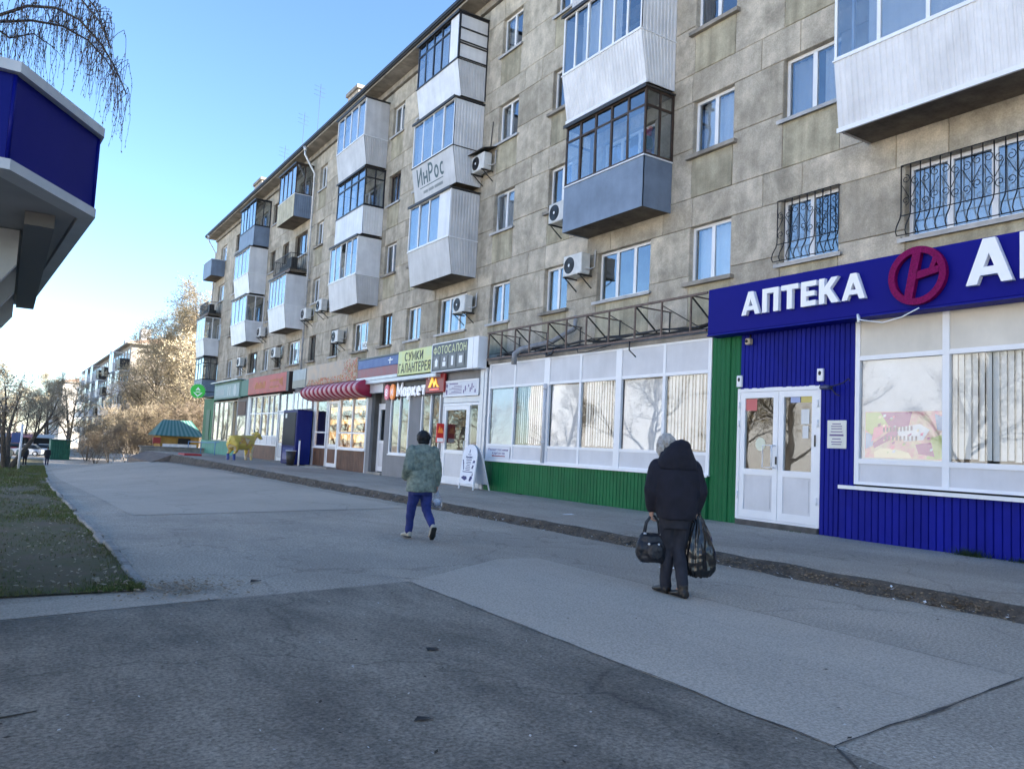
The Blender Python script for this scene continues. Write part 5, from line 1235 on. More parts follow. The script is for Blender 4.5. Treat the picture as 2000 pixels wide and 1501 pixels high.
# ------------------------------------------------------------------ air conditioners on the wall
acm = mat('ac_case', (.62,.62,.60), .45, var=.12, scale=4, streak=.06, rnd_amt=.08)
def ac_meshes():
    w, h, d = .80, .56, .30
    body = MB().bevbox(-d-.12,-.12,-w/2,w/2,0,h,.02)
    ring = MB(); K = 20
    for rr in (.21,.15,.09,.04):
        ring.tube([(-d-.128,.13+rr*math.cos(i*2*math.pi/K),h*.5+rr*math.sin(i*2*math.pi/K)) for i in range(K+1)], .006, 4, caps=False)
    disc = MB(); disc.prism([(.225*math.cos(i*2*math.pi/K),.225*math.sin(i*2*math.pi/K)) for i in range(K)], 0, .006, lambda a,b,dd: (-d-.1205-dd*.3,.13+a,h*.5+b))
    hub = MB().ell((-d-.128,.13,h*.5),.012,.045,.045,10)
    br = MB().box(-d-.16,.0,-w/2+.06,-w/2+.10,-.04,-.002).box(-d-.16,.0,w/2-.10,w/2-.06,-.04,-.002).bar((-d-.1,-w/2+.08,-.03),(-.0,-w/2+.08,-.34),.025).bar((-d-.1,w/2-.08,-.03),(-.0,w/2-.08,-.34),.025)
    pipe = MB().tube([(-.3,-w/2-.02,.15),(-.2,-w/2-.07,.12),(-.04,-w/2-.08,.2),(-.03,-w/2-.08,.62),(.0,-w/2-.08,.66)], .018, 6)
    return [('case',body.mesh('case',acm)),('fan_opening',disc.mesh('fan_opening',blackm)),('fan_guard',ring.mesh('fan_guard',darkmetal)),('fan_hub',hub.mesh('fan_hub',pvc)),('bracket',br.mesh('bracket',darkmetal)),('pipe',pipe.mesh('pipe',greyclad))]
AC = ac_meshes()
for i, (y, z, lab) in enumerate(((16.55,5.98,'white air conditioner with a black fan between two lowest windows, above the steel frame'),
        (17.35,7.60,'white air conditioner half hidden behind the blue grey balcony'),
        (21.95,10.30,'dusty air conditioner under a small metal hood at the fourth floor, beside the ribbed balcony'),
        (22.72,5.72,'white air conditioner overlapping the window above the ФОТОСАЛОН sign'),
        (34.4,5.75,'air conditioner above the floral sign board'),
        (44.1,5.75,'air conditioner above the red sign board'),
        (47.5,7.25,'air conditioner beside the lowest balcony of the sixth stack'),
        (39.2,7.35,'air conditioner beside the galvanised drainpipe'),
        (51.9,5.75,'air conditioner above the green grey sign board'),
        (36.9,7.5,'small air conditioner high on the wall right of the drainpipe'))):
    t = thing('air_conditioner', lab, 'air conditioner', (D,y,z), 'air conditioners on the facade')
    for nm, me in AC: put(nm, me, t, (D,y,z))
    if i == 2: part('hood', MB().slab((D-.55,y-.5,z+.62),(D,y-.5,z+.80),(D,y+.5,z+.80),(D-.55,y+.5,z+.62),.02,(-.3,0,1)), darkmetal, t); part('conduit', MB().tube([(D-.02,y-.2,z+1.7),(D-.03,y-.16,z+1.2),(D-.02,y-.1,z+.8)], .015, 5), blackm, t)
t = thing('vent_box', 'dark square vent box on the wall beside the white ribbed balcony', 'vent', (D,17.0,11.6))
part('case', MB().bevbox(D-.35,D-.01,16.75,17.2,11.25,11.9,.02), darkmetal, t); part('louvre', MB().box(D-.36,D-.351,16.8,17.15,11.35,11.4).box(D-.36,D-.351,16.8,17.15,11.5,11.55).box(D-.36,D-.351,16.8,17.15,11.65,11.7), greywall, t)

# ------------------------------------------------------------------ blue canopy of the kiosk, upper left
kk = thing('kiosk', 'blue kiosk canopy with white edge trims overhanging the lawn at upper left', 'kiosk', (-1.2,7.4,0))
plan = [(-3.4,4.71),(-.10,4.73),(.345,5.44),(.11,9.98),(-3.4,9.9)]
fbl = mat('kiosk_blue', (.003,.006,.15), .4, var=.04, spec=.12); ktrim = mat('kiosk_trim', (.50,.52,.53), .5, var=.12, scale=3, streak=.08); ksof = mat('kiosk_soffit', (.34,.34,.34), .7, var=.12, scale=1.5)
def off(pl, d):
    c = Vector((-1.4,7.4)); return [((Vector(p)-c)*(1+d/2.2)+c)[:] for p in pl]
def ringwall(pl, z0, z1, th):
    mb = MB(); inn = off(pl, -th)
    for i in range(len(pl)):
        a, b = pl[i], pl[(i+1)%len(pl)]; c, d = inn[(i+1)%len(pl)], inn[i]
        mb.add([(*a,z0),(*b,z0),(*c,z0),(*d,z0),(*a,z1),(*b,z1),(*c,z1),(*d,z1)], [(0,3,2,1),(4,5,6,7),(0,1,5,4),(2,3,7,6)])
    return mb
for i in range(3):
    a, b = plan[i], plan[i+1]
    n = Vector((b[1]-a[1], -(b[0]-a[0]))).normalized()
    A = Vector(a); B = Vector(b); u = (B-A).normalized()*.006
    part('fascia_panel', MB().slab((*(A+u),2.675),(*(B-u),2.675),(*(B-u),3.125),(*(A+u),3.125),.02,(n.x,n.y,0)), fbl, kk)
for q in ((-.10,4.728),(.345,5.44)): part('corner_strip', MB().tube([(*q,2.68),(*q,3.12)], .012, 6), fbl, kk)
part('top_trim', ringwall(off(plan,.035), 3.127, 3.183, .12), ktrim, kk)
part('bottom_trim', ringwall(off(plan,.025), 2.618, 2.673, .11), ktrim, kk)
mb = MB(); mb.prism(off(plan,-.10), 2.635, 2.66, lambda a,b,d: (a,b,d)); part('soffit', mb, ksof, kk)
mb = MB(); mb.prism(off(plan,-.02), 3.08, 3.12, lambda a,b,d: (a,b,d)); part('roof_sheet', mb, ktrim, kk)
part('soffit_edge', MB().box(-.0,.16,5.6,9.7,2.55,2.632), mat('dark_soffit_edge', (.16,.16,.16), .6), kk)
for yb in (6.2,7.5,9.2):
    mb = MB(); mb.prism([(-1.0,2.631),(-.02,2.631),(-.02,2.40),(-.10,2.28),(-.34,2.12),(-1.0,1.75)], yb, yb+.10, lambda a,b,d: (a,d,b)); part('bracket', mb, ktrim, kk)
part('wall', MB().bevbox(-3.2,-1.0,5.5,9.6,.0,2.63,.02), ktrim, kk)
part('counter_window', MB().box(-1.03,-1.001,6.0,9.0,1.0,2.1), pane_m, kk)


# ------------------------------------------------------------------ people
skin = mat('skin', (.42,.25,.18), .6, var=.06, scale=20)
def lpart(name, me, par, label=None):
    o = bpy.data.objects.new(name, me); COL.objects.link(o); o.parent = par
    if label: o['label'] = label
    return o
def ring(c, rx, ry, n=20, tilt=0.0, sq=2.3):
    out = []
    for i in range(n):
        a = 2*math.pi*i/n; ca, sa = math.cos(a), math.sin(a)
        x = rx*math.copysign(abs(ca)**(2/sq), ca); y = ry*math.copysign(abs(sa)**(2/sq), sa)
        out.append((c[0]+x, c[1]+y, c[2]+y*tilt))
    return out
def hand(mb, w, d, side, s=1.0):
    """palm and five curled fingers hanging from wrist w along d"""
    w = Vector(w); d = Vector(d).normalized(); f = Vector((0,1,0)); f = (f-d*f.dot(d)).normalized(); sd = d.cross(f)*side
    mb.tube([w, w+d*.04*s, w+d*.085*s], [.022*s,.026*s,.024*s], 8)
    mb.ell(w+d*.05*s, .016*s+.006, .034*s, .042*s, 10)
    for i, (o_, L) in enumerate(((-.027,.060),(-.009,.070),(.009,.066),(.027,.052))):
        b = w+d*.082*s+f*o_*s; inw = -sd
        mb.tube([b-d*.02*s, b+d*L*.42*s, b+d*L*.72*s+inw*L*.3*s, b+d*L*.70*s+inw*L*.75*s], [.0095*s,.009*s,.0085*s,.007*s], 6)
    b = w+d*.035*s-f*.0*s+f*.030*s
    mb.tube([b, b+f*.028*s+d*.025*s, b+f*.022*s+d*.055*s-sd*.018*s], [.011*s,.010*s,.008*s], 6)
def limb(mb, pts, rs, n=10):
    P = []; Q = []
    for i in range(len(pts)-1):
        for k in range(4):
            t = k/4; P.append(Vector(pts[i]).lerp(Vector(pts[i+1]), t)); Q.append(rs[i]+(rs[i+1]-rs[i])*t)
    P.append(Vector(pts[-1])); Q.append(rs[-1]); mb.tube(P, Q, n)
    for p, r_ in zip(pts, rs): mb.ell(p, r_*.98, r_*.98, r_*.98, 8)
def shoe(mb, ankle, toe_dir, L=.25, w=.042, flat=True):
    a = Vector(ankle); t = Vector(toe_dir).normalized()
    upv = Vector((0,0,1)) if flat else Vector((1,0,0)).cross(t).normalized()*1
    rings = []; sd = t.cross(Vector((0,0,1)));  sd = sd.normalized() if sd.length > .2 else Vector((1,0,0)); up = sd.cross(t).normalized()
    heel = a-t*.06-up*.075
    for q, ww, hh in ((0,.62,.065),(.06,.85,.085),(.22,.9,.10),(.45,.92,.075),(.7,1.05,.055),(.9,.85,.042),(1.0,.35,.03)):
        c = heel+t*L*q; rr = []
        for i in range(12):
            an = 2*math.pi*i/12; rr.append(c+sd*math.cos(an)*w*ww+up*(hh*.5+math.sin(an)*hh*.5))
        rings.append(rr)
    mb.loft(rings); return heel, t, sd, up
# --- woman with the dark hooded jacket, bags in both hands
pA = thing('person', 'white-haired person in a dark hooded jacket walking away with a bag in each hand', 'person', (5.55,5.62,0.0), 'people on the street', rz=-R(26))
b = MB(); hc = Vector((-.070,.155,1.435))
limb(b, [(0,-.01,.86),(0,.0,.95),(0,.05,1.12),(0,.08,1.22)], [.11,.12,.15,.11]); limb(b, [(0,.08,1.22),(-.03,.11,1.32),(-.07,.14,1.38)], [.09,.055,.052])
b.ell(hc, .073,.092,.112,16, rot=Matrix.Rotation(R(-22),3,'X')); b.ell(hc+Vector((.0,.085,-.045)),.045,.035,.05,10); b.ell(hc+Vector((0,.105,-.005)),.013,.02,.022,8)
for s_ in (-1,1): b.ell(hc+Vector((s_*.074,.0,-.01)),.012,.022,.032,8)
AL = [(-.18,.07,1.22),(-.235,.03,.99),(-.215,.09,.83)]; AR = [(.18,.07,1.22),(.245,.02,.99),(.215,.04,.83)]
for P_, sd in ((AL,-1),(AR,1)): limb(b, P_, [.055,.045,.03]); hand(b, P_[-1], (0,.08,-1), sd)
LL = [(-.075,-.01,.80),(-.050,.11,.45),(-.050,.10,.10)]; LR = [(.075,-.01,.80),(.052,.03,.44),(.045,-.14,.12)]
for P_ in (LL,LR): limb(b, P_, [.07,.05,.038]); 
for P_, sl in ((LL,0),(LR,-.12)): b.tube([Vector(P_[-1])+Vector((0,-.02,-.04)), Vector(P_[-1])+Vector((0,.13,-.06))], [.035,.03], 8)
lpart('body', blob(b, skin, .0075, 4, 'body'), pA)
c = MB()
c.loft([ring((0,-.01,.73),.182,.15,24), ring((0,-.01,.80),.20,.160,24), ring((0,.0,.95),.215,.165,24), ring((0,.03,1.10),.222,.168,24), ring((0,.05,1.19),.215,.160,24), ring((0,.065,1.26),.175,.13,24), ring((0,.08,1.31),.105,.095,24)])
for P_ in (AL,AR): limb(c, [P_[0],P_[1],(P_[2][0],P_[2][1],P_[2][2]-.0)], [.092,.083,.060])
c.ell((0,.03,1.22),.185,.135,.10,16)
jm = blob(c, mat('navy_black_cloth', (.010,.010,.018), .85, var=.3, scale=9), .010, 8, 'jacket'); wrinkle(jm, .010, 7, .6, 3)
lpart('jacket', jm, pA)
c = MB(); c.loft([ring((0,.05,1.15),.12,.09,24), ring((0,.035,1.21),.203,.146,24), ring((.0,.035,1.28),.195,.150,24), ring((.005,.03,1.35),.160,.138,24), ring((.012,.025,1.42),.125,.115,24), ring((.02,.02,1.465),.075,.075,24)]); c.ell((.035,-.0,1.435),.095,.09,.065,12).ell((-.09,.05,1.33),.075,.08,.07,12).ell((.09,.05,1.34),.08,.08,.08,12)
hm = blob(c, MATS['navy_black_cloth'], .010, 5, 'hood'); wrinkle(hm, .010, 9, 1, 8); lpart('hood', hm, pA)
c = MB(); hr = mat('white_hair', (.40,.375,.34), .8, var=.25, scale=35)
c.ell(hc+Vector((0,-.012,.022)),.090,.102,.108,16, rot=Matrix.Rotation(R(-18),3,'X')); c.ell(hc+Vector((-.02,-.05,-.04)),.075,.06,.07,12)
for i in range(90):
    a = rnd.uniform(0,6.283); q = Vector((math.cos(a)*rnd.uniform(.5,1),math.sin(a)*rnd.uniform(.5,1),rnd.uniform(-.5,.8))).normalized(); p = hc+Vector((0,-.02,.015))+Vector((q.x*.088,q.y*.10,q.z*.105)); c.tube([p, p+q*.012+Vector((0,-.01,-.03)), p+q*.010+Vector((0,-.012,-.065))], [.010,.008,.004], 5)
me = blob(c, hr, .006, 1, 'hair'); wrinkle(me, .006, 40, .4, 5); lpart('hair', me, pA)
c = MB(); c.loft([ring((0,-.01,.95),.13,.11), ring((0,-.02,.86),.14,.12), ring((0,-.02,.76),.14,.12), ring((0,-.01,.64),.13,.11)])
limb(c, [(-.075,.0,.78),(-.050,.105,.45),(-.050,.095,.07)], [.098,.070,.056]); limb(c, [(.075,.0,.78),(.052,.035,.44),(.045,-.135,.09)], [.098,.070,.056])
tm = blob(c, mat('dark_trousers', (.020,.022,.032), .85, var=.25, scale=10, streak=.1), .010, 6, 'trousers'); wrinkle(tm, .008, 11, .8, 2); lpart('trousers', tm, pA)
shm = mat('black_shoe', (.018,.014,.012), .4, var=.2, scale=20)
for P_ in (LL,LR):
    c = MB(); dz = .01 if P_ is LL else -.02
    shoe(c, (P_[-1][0],P_[-1][1],P_[-1][2]-.012-(.008 if P_ is LL else .028)), (-.25,1,0), .275, .052); c.tube([(P_[-1][0],P_[-1][1],.06),(P_[-1][0],P_[-1][1],.13)],.05,10)
    lpart('shoe', blob(c, shm, .009, 3, 'shoe'), pA)
def world_of(o, p): return Matrix.Translation(o.location) @ Matrix.Rotation(o.rotation_euler.z,4,'Z') @ Vector(p)
# handbag
hb = thing('handbag', 'black leather handbag with side pockets held in the left hand of the white-haired person', 'bag', tuple(world_of(pA,(-.20,.10,.30))), rz=-R(30))
c = MB(); c.loft([ring((0,0,.0),.105,.07,20,0,3.2), ring((0,0,.04),.135,.085,20,0,3.2), ring((0,0,.17),.142,.08,20,0,3), ring((0,0,.25),.12,.05,20,0,2.6), ring((0,0,.28),.105,.022,20,0,2.3)])
c.ell((-.12,-.02,.12),.045,.055,.10,12); c.ell((.02,-.085,.11),.085,.022,.085,12)
lea = mat('black_leather', (.014,.015,.020), .45, var=.3, scale=14, bump=.2, bscale=60)
me = blob(c, lea, .008, 4, 'bag_body'); wrinkle(me, .007, 18, 1, 7); lpart('bag_body', me, hb)
c = MB()
for s_ in (-.03,.03): c.tube([(-.08,s_,.26),(-.06,s_*.7,.38),(-.015,s_*.3,.445),(.015,s_*.3,.445),(.06,s_*.7,.38),(.08,s_,.26)], .011, 6)
lpart('handle', c.mesh('handle', lea), hb)
c = MB()
for s_ in (-.08,.08): c.tube([(s_-.014,-.045,.275),(s_+.014,-.045,.275)],.012,6).ell((s_*.6,-.095,.18),.012,.006,.012,8)
lpart('buckle', c.mesh('buckle', galv), hb)
pb = thing('plastic_bag', 'large black plastic carrier bag held in the right hand of the white-haired person', 'bag', tuple(world_of(pA,(.235,.03,.22))), rz=-R(20))
c = MB(); c.loft([ring((.01,0,.0),.10,.10,24,.15,2.6), ring((.02,0,.05),.135,.115,24,0,2.6), ring((.02,0,.20),.135,.11,24,0,2.4), ring((.01,0,.35),.11,.075,24,0,2.2), ring((0,0,.46),.06,.035,24), ring((0,0,.53),.026,.022,24)])
me = blob(c, mat('black_film', (.010,.010,.011), .22, spec=.6), .009, 3, 'bag_body'); 
ns = [v.normal.copy() for v in me.vertices]
for v, nn in zip(me.vertices, ns):
    an = math.atan2(v.co.y, v.co.x); v.co += nn*(mnoise.noise(Vector((an*4.2, v.co.z*3, 1)))*.022+mnoise.noise(v.co*22)*.005)
me.update(); lpart('bag_body', me, pb)
c = MB(); c.tube([(-.02,0,.50),(-.012,.0,.585),(.012,.0,.585),(.02,0,.50)], .010, 6); lpart('handle', c.mesh('handle', MATS['black_film']), pb)
pb.scale = (1.15,1.0,1.08); pb.location.z -= .02

# --- woman in the grey-green jacket, mid stride
pB = thing('person', 'woman with short black hair in a grey green jacket and navy trousers, mid stride', 'person', (5.07,10.2,0.0), 'people on the street', rz=-R(9))
b = MB(); hc = Vector((.0,.05,1.405))
limb(b, [(0,0,.84),(0,.0,.95),(0,.01,1.12),(0,.01,1.22)], [.11,.11,.14,.10]); limb(b, [(0,.01,1.22),(0,.03,1.34)], [.07,.05])
b.ell(hc, .072,.090,.108,16); b.ell(hc+Vector((0,.08,-.06)),.042,.03,.045,10); b.ell(hc+Vector((0,.10,-.02)),.013,.02,.022,8)
for s_ in (-1,1): b.ell(hc+Vector((s_*.073,.0,-.015)),.012,.022,.03,8)
AL2 = [(-.165,.01,1.235),(-.235,-.06,.99),(-.215,.10,.86)]; AR2 = [(.165,.01,1.235),(.225,-.02,.98),(.245,.03,.78)]
limb(b, AL2, [.05,.042,.028]); hand(b, AL2[-1], (.2,.9,-.35), -1); limb(b, AR2, [.05,.042,.028]); hand(b, AR2[-1], (0,.1,-1), 1)
LL2 = [(-.08,.0,.76),(-.095,.10,.43),(-.115,.13,.09)]; LR2 = [(.08,.0,.76),(.085,-.01,.42),(.10,-.30,.20)]
for P_ in (LL2,LR2): limb(b, P_, [.07,.048,.034])
b.tube([(-.115,.12,.05),(-.12,.25,.035)], [.034,.028], 8); b.tube([(.10,-.30,.17),(.10,-.22,.05)], [.034,.028], 8)
lpart('body', blob(b, skin, .0085, 4, 'body'), pB)
c = MB()
c.loft([ring((0,-.005,.66),.215,.165,24), ring((0,-.005,.76),.212,.165,24), ring((0,0,.90),.195,.145,24), ring((0,0,.98),.182,.135,24), ring((0,.0,1.12),.195,.145,24), ring((0,.0,1.21),.195,.135,24), ring((0,.01,1.28),.15,.10,24), ring((0,.02,1.335),.07,.075,24)])
limb(c, [AL2[0],AL2[1],AL2[2]], [.082,.070,.052]); limb(c, [AR2[0],AR2[1],AR2[2]], [.082,.070,.050])
jk = mat('grey_green_cloth', (.27,.31,.25), .85, scale=11, col2=(.10,.135,.115), streak=.12, fine=.25, bscale=22)
me = blob(c, jk, .011, 6, 'jacket'); wrinkle(me, .012, 8, 1.7, 12); lpart('jacket', me, pB)
c = MB(); c.loft([ring((0,.02,1.30),.085,.085,18), ring((0,.025,1.345),.075,.078,18)]); lpart('collar', blob(c, mat('collar_cloth', (.26,.26,.21), .8), .010, 3, 'collar'), pB)
c = MB(); c.ell(hc+Vector((0,-.018,.025)),.100,.108,.105,16); c.ell(hc+Vector((0,-.05,-.035)),.088,.062,.065,14)
me = blob(c, mat('black_hair', (.006,.006,.007), .6), .009, 2, 'hair'); wrinkle(me, .010, 26, .8, 2); lpart('hair', me, pB)
c = MB(); c.loft([ring((0,0,.92),.15,.12), ring((0,0,.74),.17,.14), ring((0,0,.62),.155,.13)])
limb(c, [(-.08,.0,.72),(-.095,.10,.43),(-.112,.125,.09)], [.10,.072,.052]); limb(c, [(.08,.0,.72),(.088,-.01,.42),(.10,-.285,.215)], [.10,.072,.050])
me = blob(c, mat('navy_trousers', (.022,.036,.17), .8, var=.25, scale=9, streak=.12), .010, 6, 'trousers'); wrinkle(me, .008, 12, .7, 4); lpart('trousers', me, pB)
crm = mat('cream_shoe', (.42,.40,.33), .5, var=.2, scale=20); solm = mat('dark_sole', (.02,.022,.02), .7)
c = MB(); shoe(c, (-.115,.13,.085), (-.30,1,0), .235, .042); lpart('shoe', blob(c, crm, .009, 2, 'shoe'), pB)
c = MB(); shoe(c, (.10,-.305,.195), (.02,.52,-.85), .225, .042); lpart('shoe', blob(c, crm, .009, 2, 'shoe'), pB)
c = MB(); hd = Vector((.10,-.305,.195)); t_ = Vector((.02,.52,-.85)).normalized(); sd = t_.cross(Vector((0,0,1))).normalized(); up = sd.cross(t_).normalized()
heel = hd-t_*.06-up*.078
c.loft([[heel+t_*.225*q+sd*math.cos(a)*.044*ww-up*(.002+.010*(math.sin(a)<0)) for a in [i*math.pi/6 for i in range(12)]] for q, ww in ((0,.6),(.1,.9),(.4,.85),(.7,1.05),(.95,.6))])
lpart('sole', c.mesh('sole', solm), pB)
c = MB(); c.loft([ring((-.125,.05,.012),.02,.03), ring((-.125,.14,.014),.045,.13), ring((-.125,.14,.024),.042,.125)]); lpart('sole', c.mesh('sole', solm), pB)
cb = thing('clear_bag', 'small clear plastic bag held in the right hand of the woman in grey green', 'bag', tuple(world_of(pB,(.255,.04,.44))), rz=-R(30))
c = MB(); c.loft([ring((0,0,.0),.06,.05,18), ring((0,0,.03),.085,.065,18), ring((0,0,.12),.08,.06,18), ring((0,0,.20),.035,.03,18), ring((0,0,.27),.014,.012,18)])
me = c.mesh('bag_body', glass('bag_film', (.80,.84,.90), .12, 1.5, .02, 25)); lpart('bag_body', me, cb)
c = MB(); c.ell((.01,0,.07),.055,.042,.055,12); me = blob(c, mat('bag_content', (.50,.56,.68), .5, var=.3, scale=30), .009, 2, 'content'); wrinkle(me,.012,30); lpart('content', me, cb)

# --- far figures
def far_person(at, rz, lab, coat, legs, hair, h=1.0):
    p = thing('person', lab, 'person', at, 'people on the street', rz=rz)
    b = MB(); limb(b, [(0,0,.85),(0,0,1.15),(0,0,1.35)], [.14,.13,.1]); limb(b, [(0,0,1.35),(0,.02,1.48)], [.06,.05]); b.ell((0,.03,1.56),.075,.09,.11,12)
    for s_ in (-1,1): limb(b, [(s_*.17,0,1.36),(s_*.22,.0,1.08),(s_*.2,.08,.86)], [.05,.04,.03]); limb(b, [(s_*.08,0,.85),(s_*.09,.08*s_,.45),(s_*.09,.12*s_,.06)], [.08,.055,.04]); b.tube([(s_*.09,.12*s_,.04),(s_*.09,.12*s_+.14,.03)],[.035,.03],6); b.ell((s_*.2,.09,.80),.03,.03,.06,8)
    lpart('body', blob(b, skin, .018, 3, 'body'), p)
    c = MB(); c.loft([ring((0,0,.70),.21,.16), ring((0,0,1.0),.18,.14), ring((0,0,1.25),.2,.14), ring((0,0,1.42),.10,.09)])
    for s_ in (-1,1): limb(c, [(s_*.17,0,1.34),(s_*.23,.0,1.08),(s_*.2,.07,.90)], [.075,.065,.05])
    lpart('coat', blob(c, coat, .018, 4, 'coat'), p)
    c = MB()
    for s_ in (-1,1): limb(c, [(s_*.08,0,.80),(s_*.09,.08*s_,.45),(s_*.09,.12*s_,.09)], [.095,.07,.055])
    lpart('trousers', blob(c, legs, .018, 3, 'trousers'), p)
    c = MB(); c.ell((0,.005,1.60),.095,.10,.10,12); lpart('hair', blob(c, hair, .018, 2, 'hair'), p)
    p.scale = (h,)*3
    return p
dk = mat('far_dark_coat', (.012,.012,.018), .8); lt = mat('far_grey_green_coat', (.22,.26,.24), .8); pk = mat('far_pale_coat', (.55,.42,.26), .8)
bh = MATS['black_hair']
yy = 69.0
far_person((1.15,yy,gz(1.15,yy)), R(5), 'far pedestrian in a grey green coat at the street end beside the lawn', lt, dk, bh, .84)
far_person((1.55,yy+1.2,gz(1.5,yy+1.2)), -R(3), 'far pedestrian in black walking close beside one in grey green', dk, dk, bh, .86)
far_person((2.95,yy,gz(2.95,yy)), R(0), 'far pedestrian in dark clothes walking alone down the middle of the street', dk, mat('far_navy', (.015,.018,.05), .8), bh, .84)
far_person((.55,yy+4,gz(.55,yy+4)), R(180), 'far figure in a pale yellow coat at the edge of the lawn', pk, mat('far_khaki', (.12,.11,.07), .8), bh, .84)

# ------------------------------------------------------------------ painted cow statue
cow = thing('cow_statue', 'life-sized yellow painted cow statue standing on the pavement before the red board shop', 'statue', (10.0,40.2,0.03), rz=-R(52))
cm = bpy.data.materials.new('cow_paint'); n, l = nodes(cm); bs = n['Principled BSDF']; bs.inputs['Roughness'].default_value = .35
geo = n.new('ShaderNodeTexCoord'); tx = n.new('ShaderNodeTexNoise'); tx.inputs['Scale'].default_value = 2.2; tx.inputs['Detail'].default_value = 2; l.new(geo.outputs['Object'], tx.inputs['Vector'])
rp = n.new('ShaderNodeValToRGB'); e = rp.color_ramp.elements; e[0].position = 0; e[0].color = (.74,.52,.08,1); e[1].position = .52; e[1].color = (.74,.56,.11,1)
for p_, c_ in ((.57,(.60,.27,.05,1)),(.62,(.62,.55,.40,1)),(.72,(.65,.50,.18,1))): q = rp.color_ramp.elements.new(p_); q.color = c_
l.new(tx.outputs['Fac'], rp.inputs['Fac']); l.new(rp.outputs['Color'], bs.inputs['Base Color'])
b = MB()
def oval(y, z, rx, rz): return [(rx*math.cos(2*math.pi*i/16), y, z+rz*math.sin(2*math.pi*i/16)) for i in range(16)]
b.loft([oval(-.92,1.02,.10,.14), oval(-.85,1.0,.24,.30), oval(-.55,.98,.29,.34), oval(-.1,.95,.33,.36), oval(.35,.97,.30,.36), oval(.65,1.02,.24,.33), oval(.82,1.06,.15,.22)])
limb(b, [(0,.68,1.10),(0,.92,1.28),(0,1.08,1.42)], [.21,.165,.13]); limb(b, [(0,1.05,1.42),(0,1.22,1.36),(0,1.42,1.22)], [.135,.12,.085]); b.ell((0,1.42,1.21),.095,.06,.075,12)
for s_ in (-1,1):
    limb(b, [(s_*.17,.55,.85),(s_*.16,.55,.45),(s_*.16,.57,.10),(s_*.16,.60,.03)], [.13,.075,.06,.07]); limb(b, [(s_*.19,-.70,.88),(s_*.18,-.62,.56),(s_*.18,-.78,.40),(s_*.18,-.74,.08),(s_*.18,-.70,.03)], [.17,.095,.065,.06,.07])
    b.ell((s_*.20,1.02,1.43),.10,.035,.045,10, rot=Matrix.Rotation(R(s_*20),3,'Y'))
limb(b, [(0,-.92,1.12),(0,-1.0,.95),(0,-.98,.6),(0,-.97,.45)], [.035,.025,.022,.04]); b.ell((0,-.45,.62),.14,.15,.09,12)
lpart('body', blob(b, cm, .022, 5, 'body'), cow)
c = MB()
for s_ in (-1,1): c.tube([(s_*.07,1.04,1.52),(s_*.13,1.03,1.58),(s_*.14,1.06,1.64)], [.028,.022,.008], 8)
lpart('horns', c.mesh('horns', darkmetal), cow)
c = MB().ell((0,1.475,1.205),.085,.03,.06,10); lpart('muzzle', c.mesh('muzzle', blackm), cow)
c = MB(); c.ell((.115,1.16,1.42),.018,.02,.02,8).ell((-.115,1.16,1.42),.018,.02,.02,8); lpart('eye', c.mesh('eye', blackm), cow)
c = MB()
for s_ in (-1,1): c.tube([(s_*.18,-.78,.42),(s_*.18,-.742,.09),(s_*.18,-.70,.0)], [.072,.068,.078], 10)
lpart('blue_hind_shank', c.mesh('blue_hind_shank', mat('cow_blue', (.05,.08,.25), .4)), cow)

# ------------------------------------------------------------------ things standing on the pavement
vm_ = thing('vending_machine', 'tall dark blue vending machine with a black glass front on the pavement by the cafe', 'machine', (11.3,36.0,.1))
part('cabinet', MB().bevbox(11.0,11.7,34.9,37.0,.15,2.62,.03), mat('machine_navy', (.008,.013,.11), .5, spec=.2), vm_)
part('glass_front', MB().box(10.985,10.998,35.05,36.85,1.0,2.5), mat('machine_black', (.006,.006,.015), .5, spec=.15), vm_)
part('lower_panel', MB().box(10.984,10.997,35.15,36.7,.35,.9), mat('machine_blue', (.02,.05,.22), .3), vm_)
part('badge', MB().box(10.978,10.9845,36.35,36.6,2.25,2.45).box(10.976,10.9775,36.42,36.53,2.3,2.4), silver, vm_)
part('side_stripe', MB().box(11.02,11.68,34.885,34.898,.2,2.55), mat('machine_side', (.010,.02,.16), .5, spec=.2), vm_)
ur = thing('litter_bin', 'dark round litter bin on the pavement beside the vending machine', 'bin', (10.7,34.5,.14))
part('bin_body', MB().tube([(10.7,34.5,.15),(10.7,34.5,.75)], [.16,.22], 14), darkmetal, ur); part('bin_rim', MB().tube([(10.7,34.5,.76),(10.7,34.5,.80)], .235, 14), galv, ur)
bo = thing('bollard_post', 'thin white post on the pavement between the bin and the cafe door', 'post', (10.9,34.0,.14))
part('shaft', MB().tube([(10.9,34.0,.13),(10.9,34.0,1.25)], .04, 8), pvc, bo); part('post_cap', MB().ell((10.9,34.0,1.26),.05,.05,.04,8), darkmetal, bo)
rw = thing('retaining_wall', 'low grey retaining wall at the far end of the pavement', 'wall', (9.8,57.5,-.6))
part('wall', MB().bevbox(7.7,13.2,57.05,57.5,-1.4,.30,.03), slabmat, rw); part('coping', MB().bevbox(7.6,13.3,57.0,57.56,.303,.36,.02), kerbp, rw)
rp_ = thing('ramp', 'broken concrete ramp sloping down from the pavement end to the street', 'ramp', (7.6,50,-.3))
mb = MB(); mb.add([(6.9,47,gz(6.9,47)+.02),(8.04,47,.12),(8.04,56.5,.05),(6.9,56.5,gz(6.9,56.5)+.35),(6.9,47,gz(6.9,47)-.3),(8.04,47,-.6),(8.04,56.5,-1),(6.9,56.5,gz(6.9,56.5)-.3)], [(0,1,2,3),(0,3,7,4),(0,4,5,1),(1,5,6,2),(2,6,7,3)]); part('slope', mb, mat('ramp_concrete', (.16,.13,.11), .9, var=.3, scale=3, bump=.4), rp_)
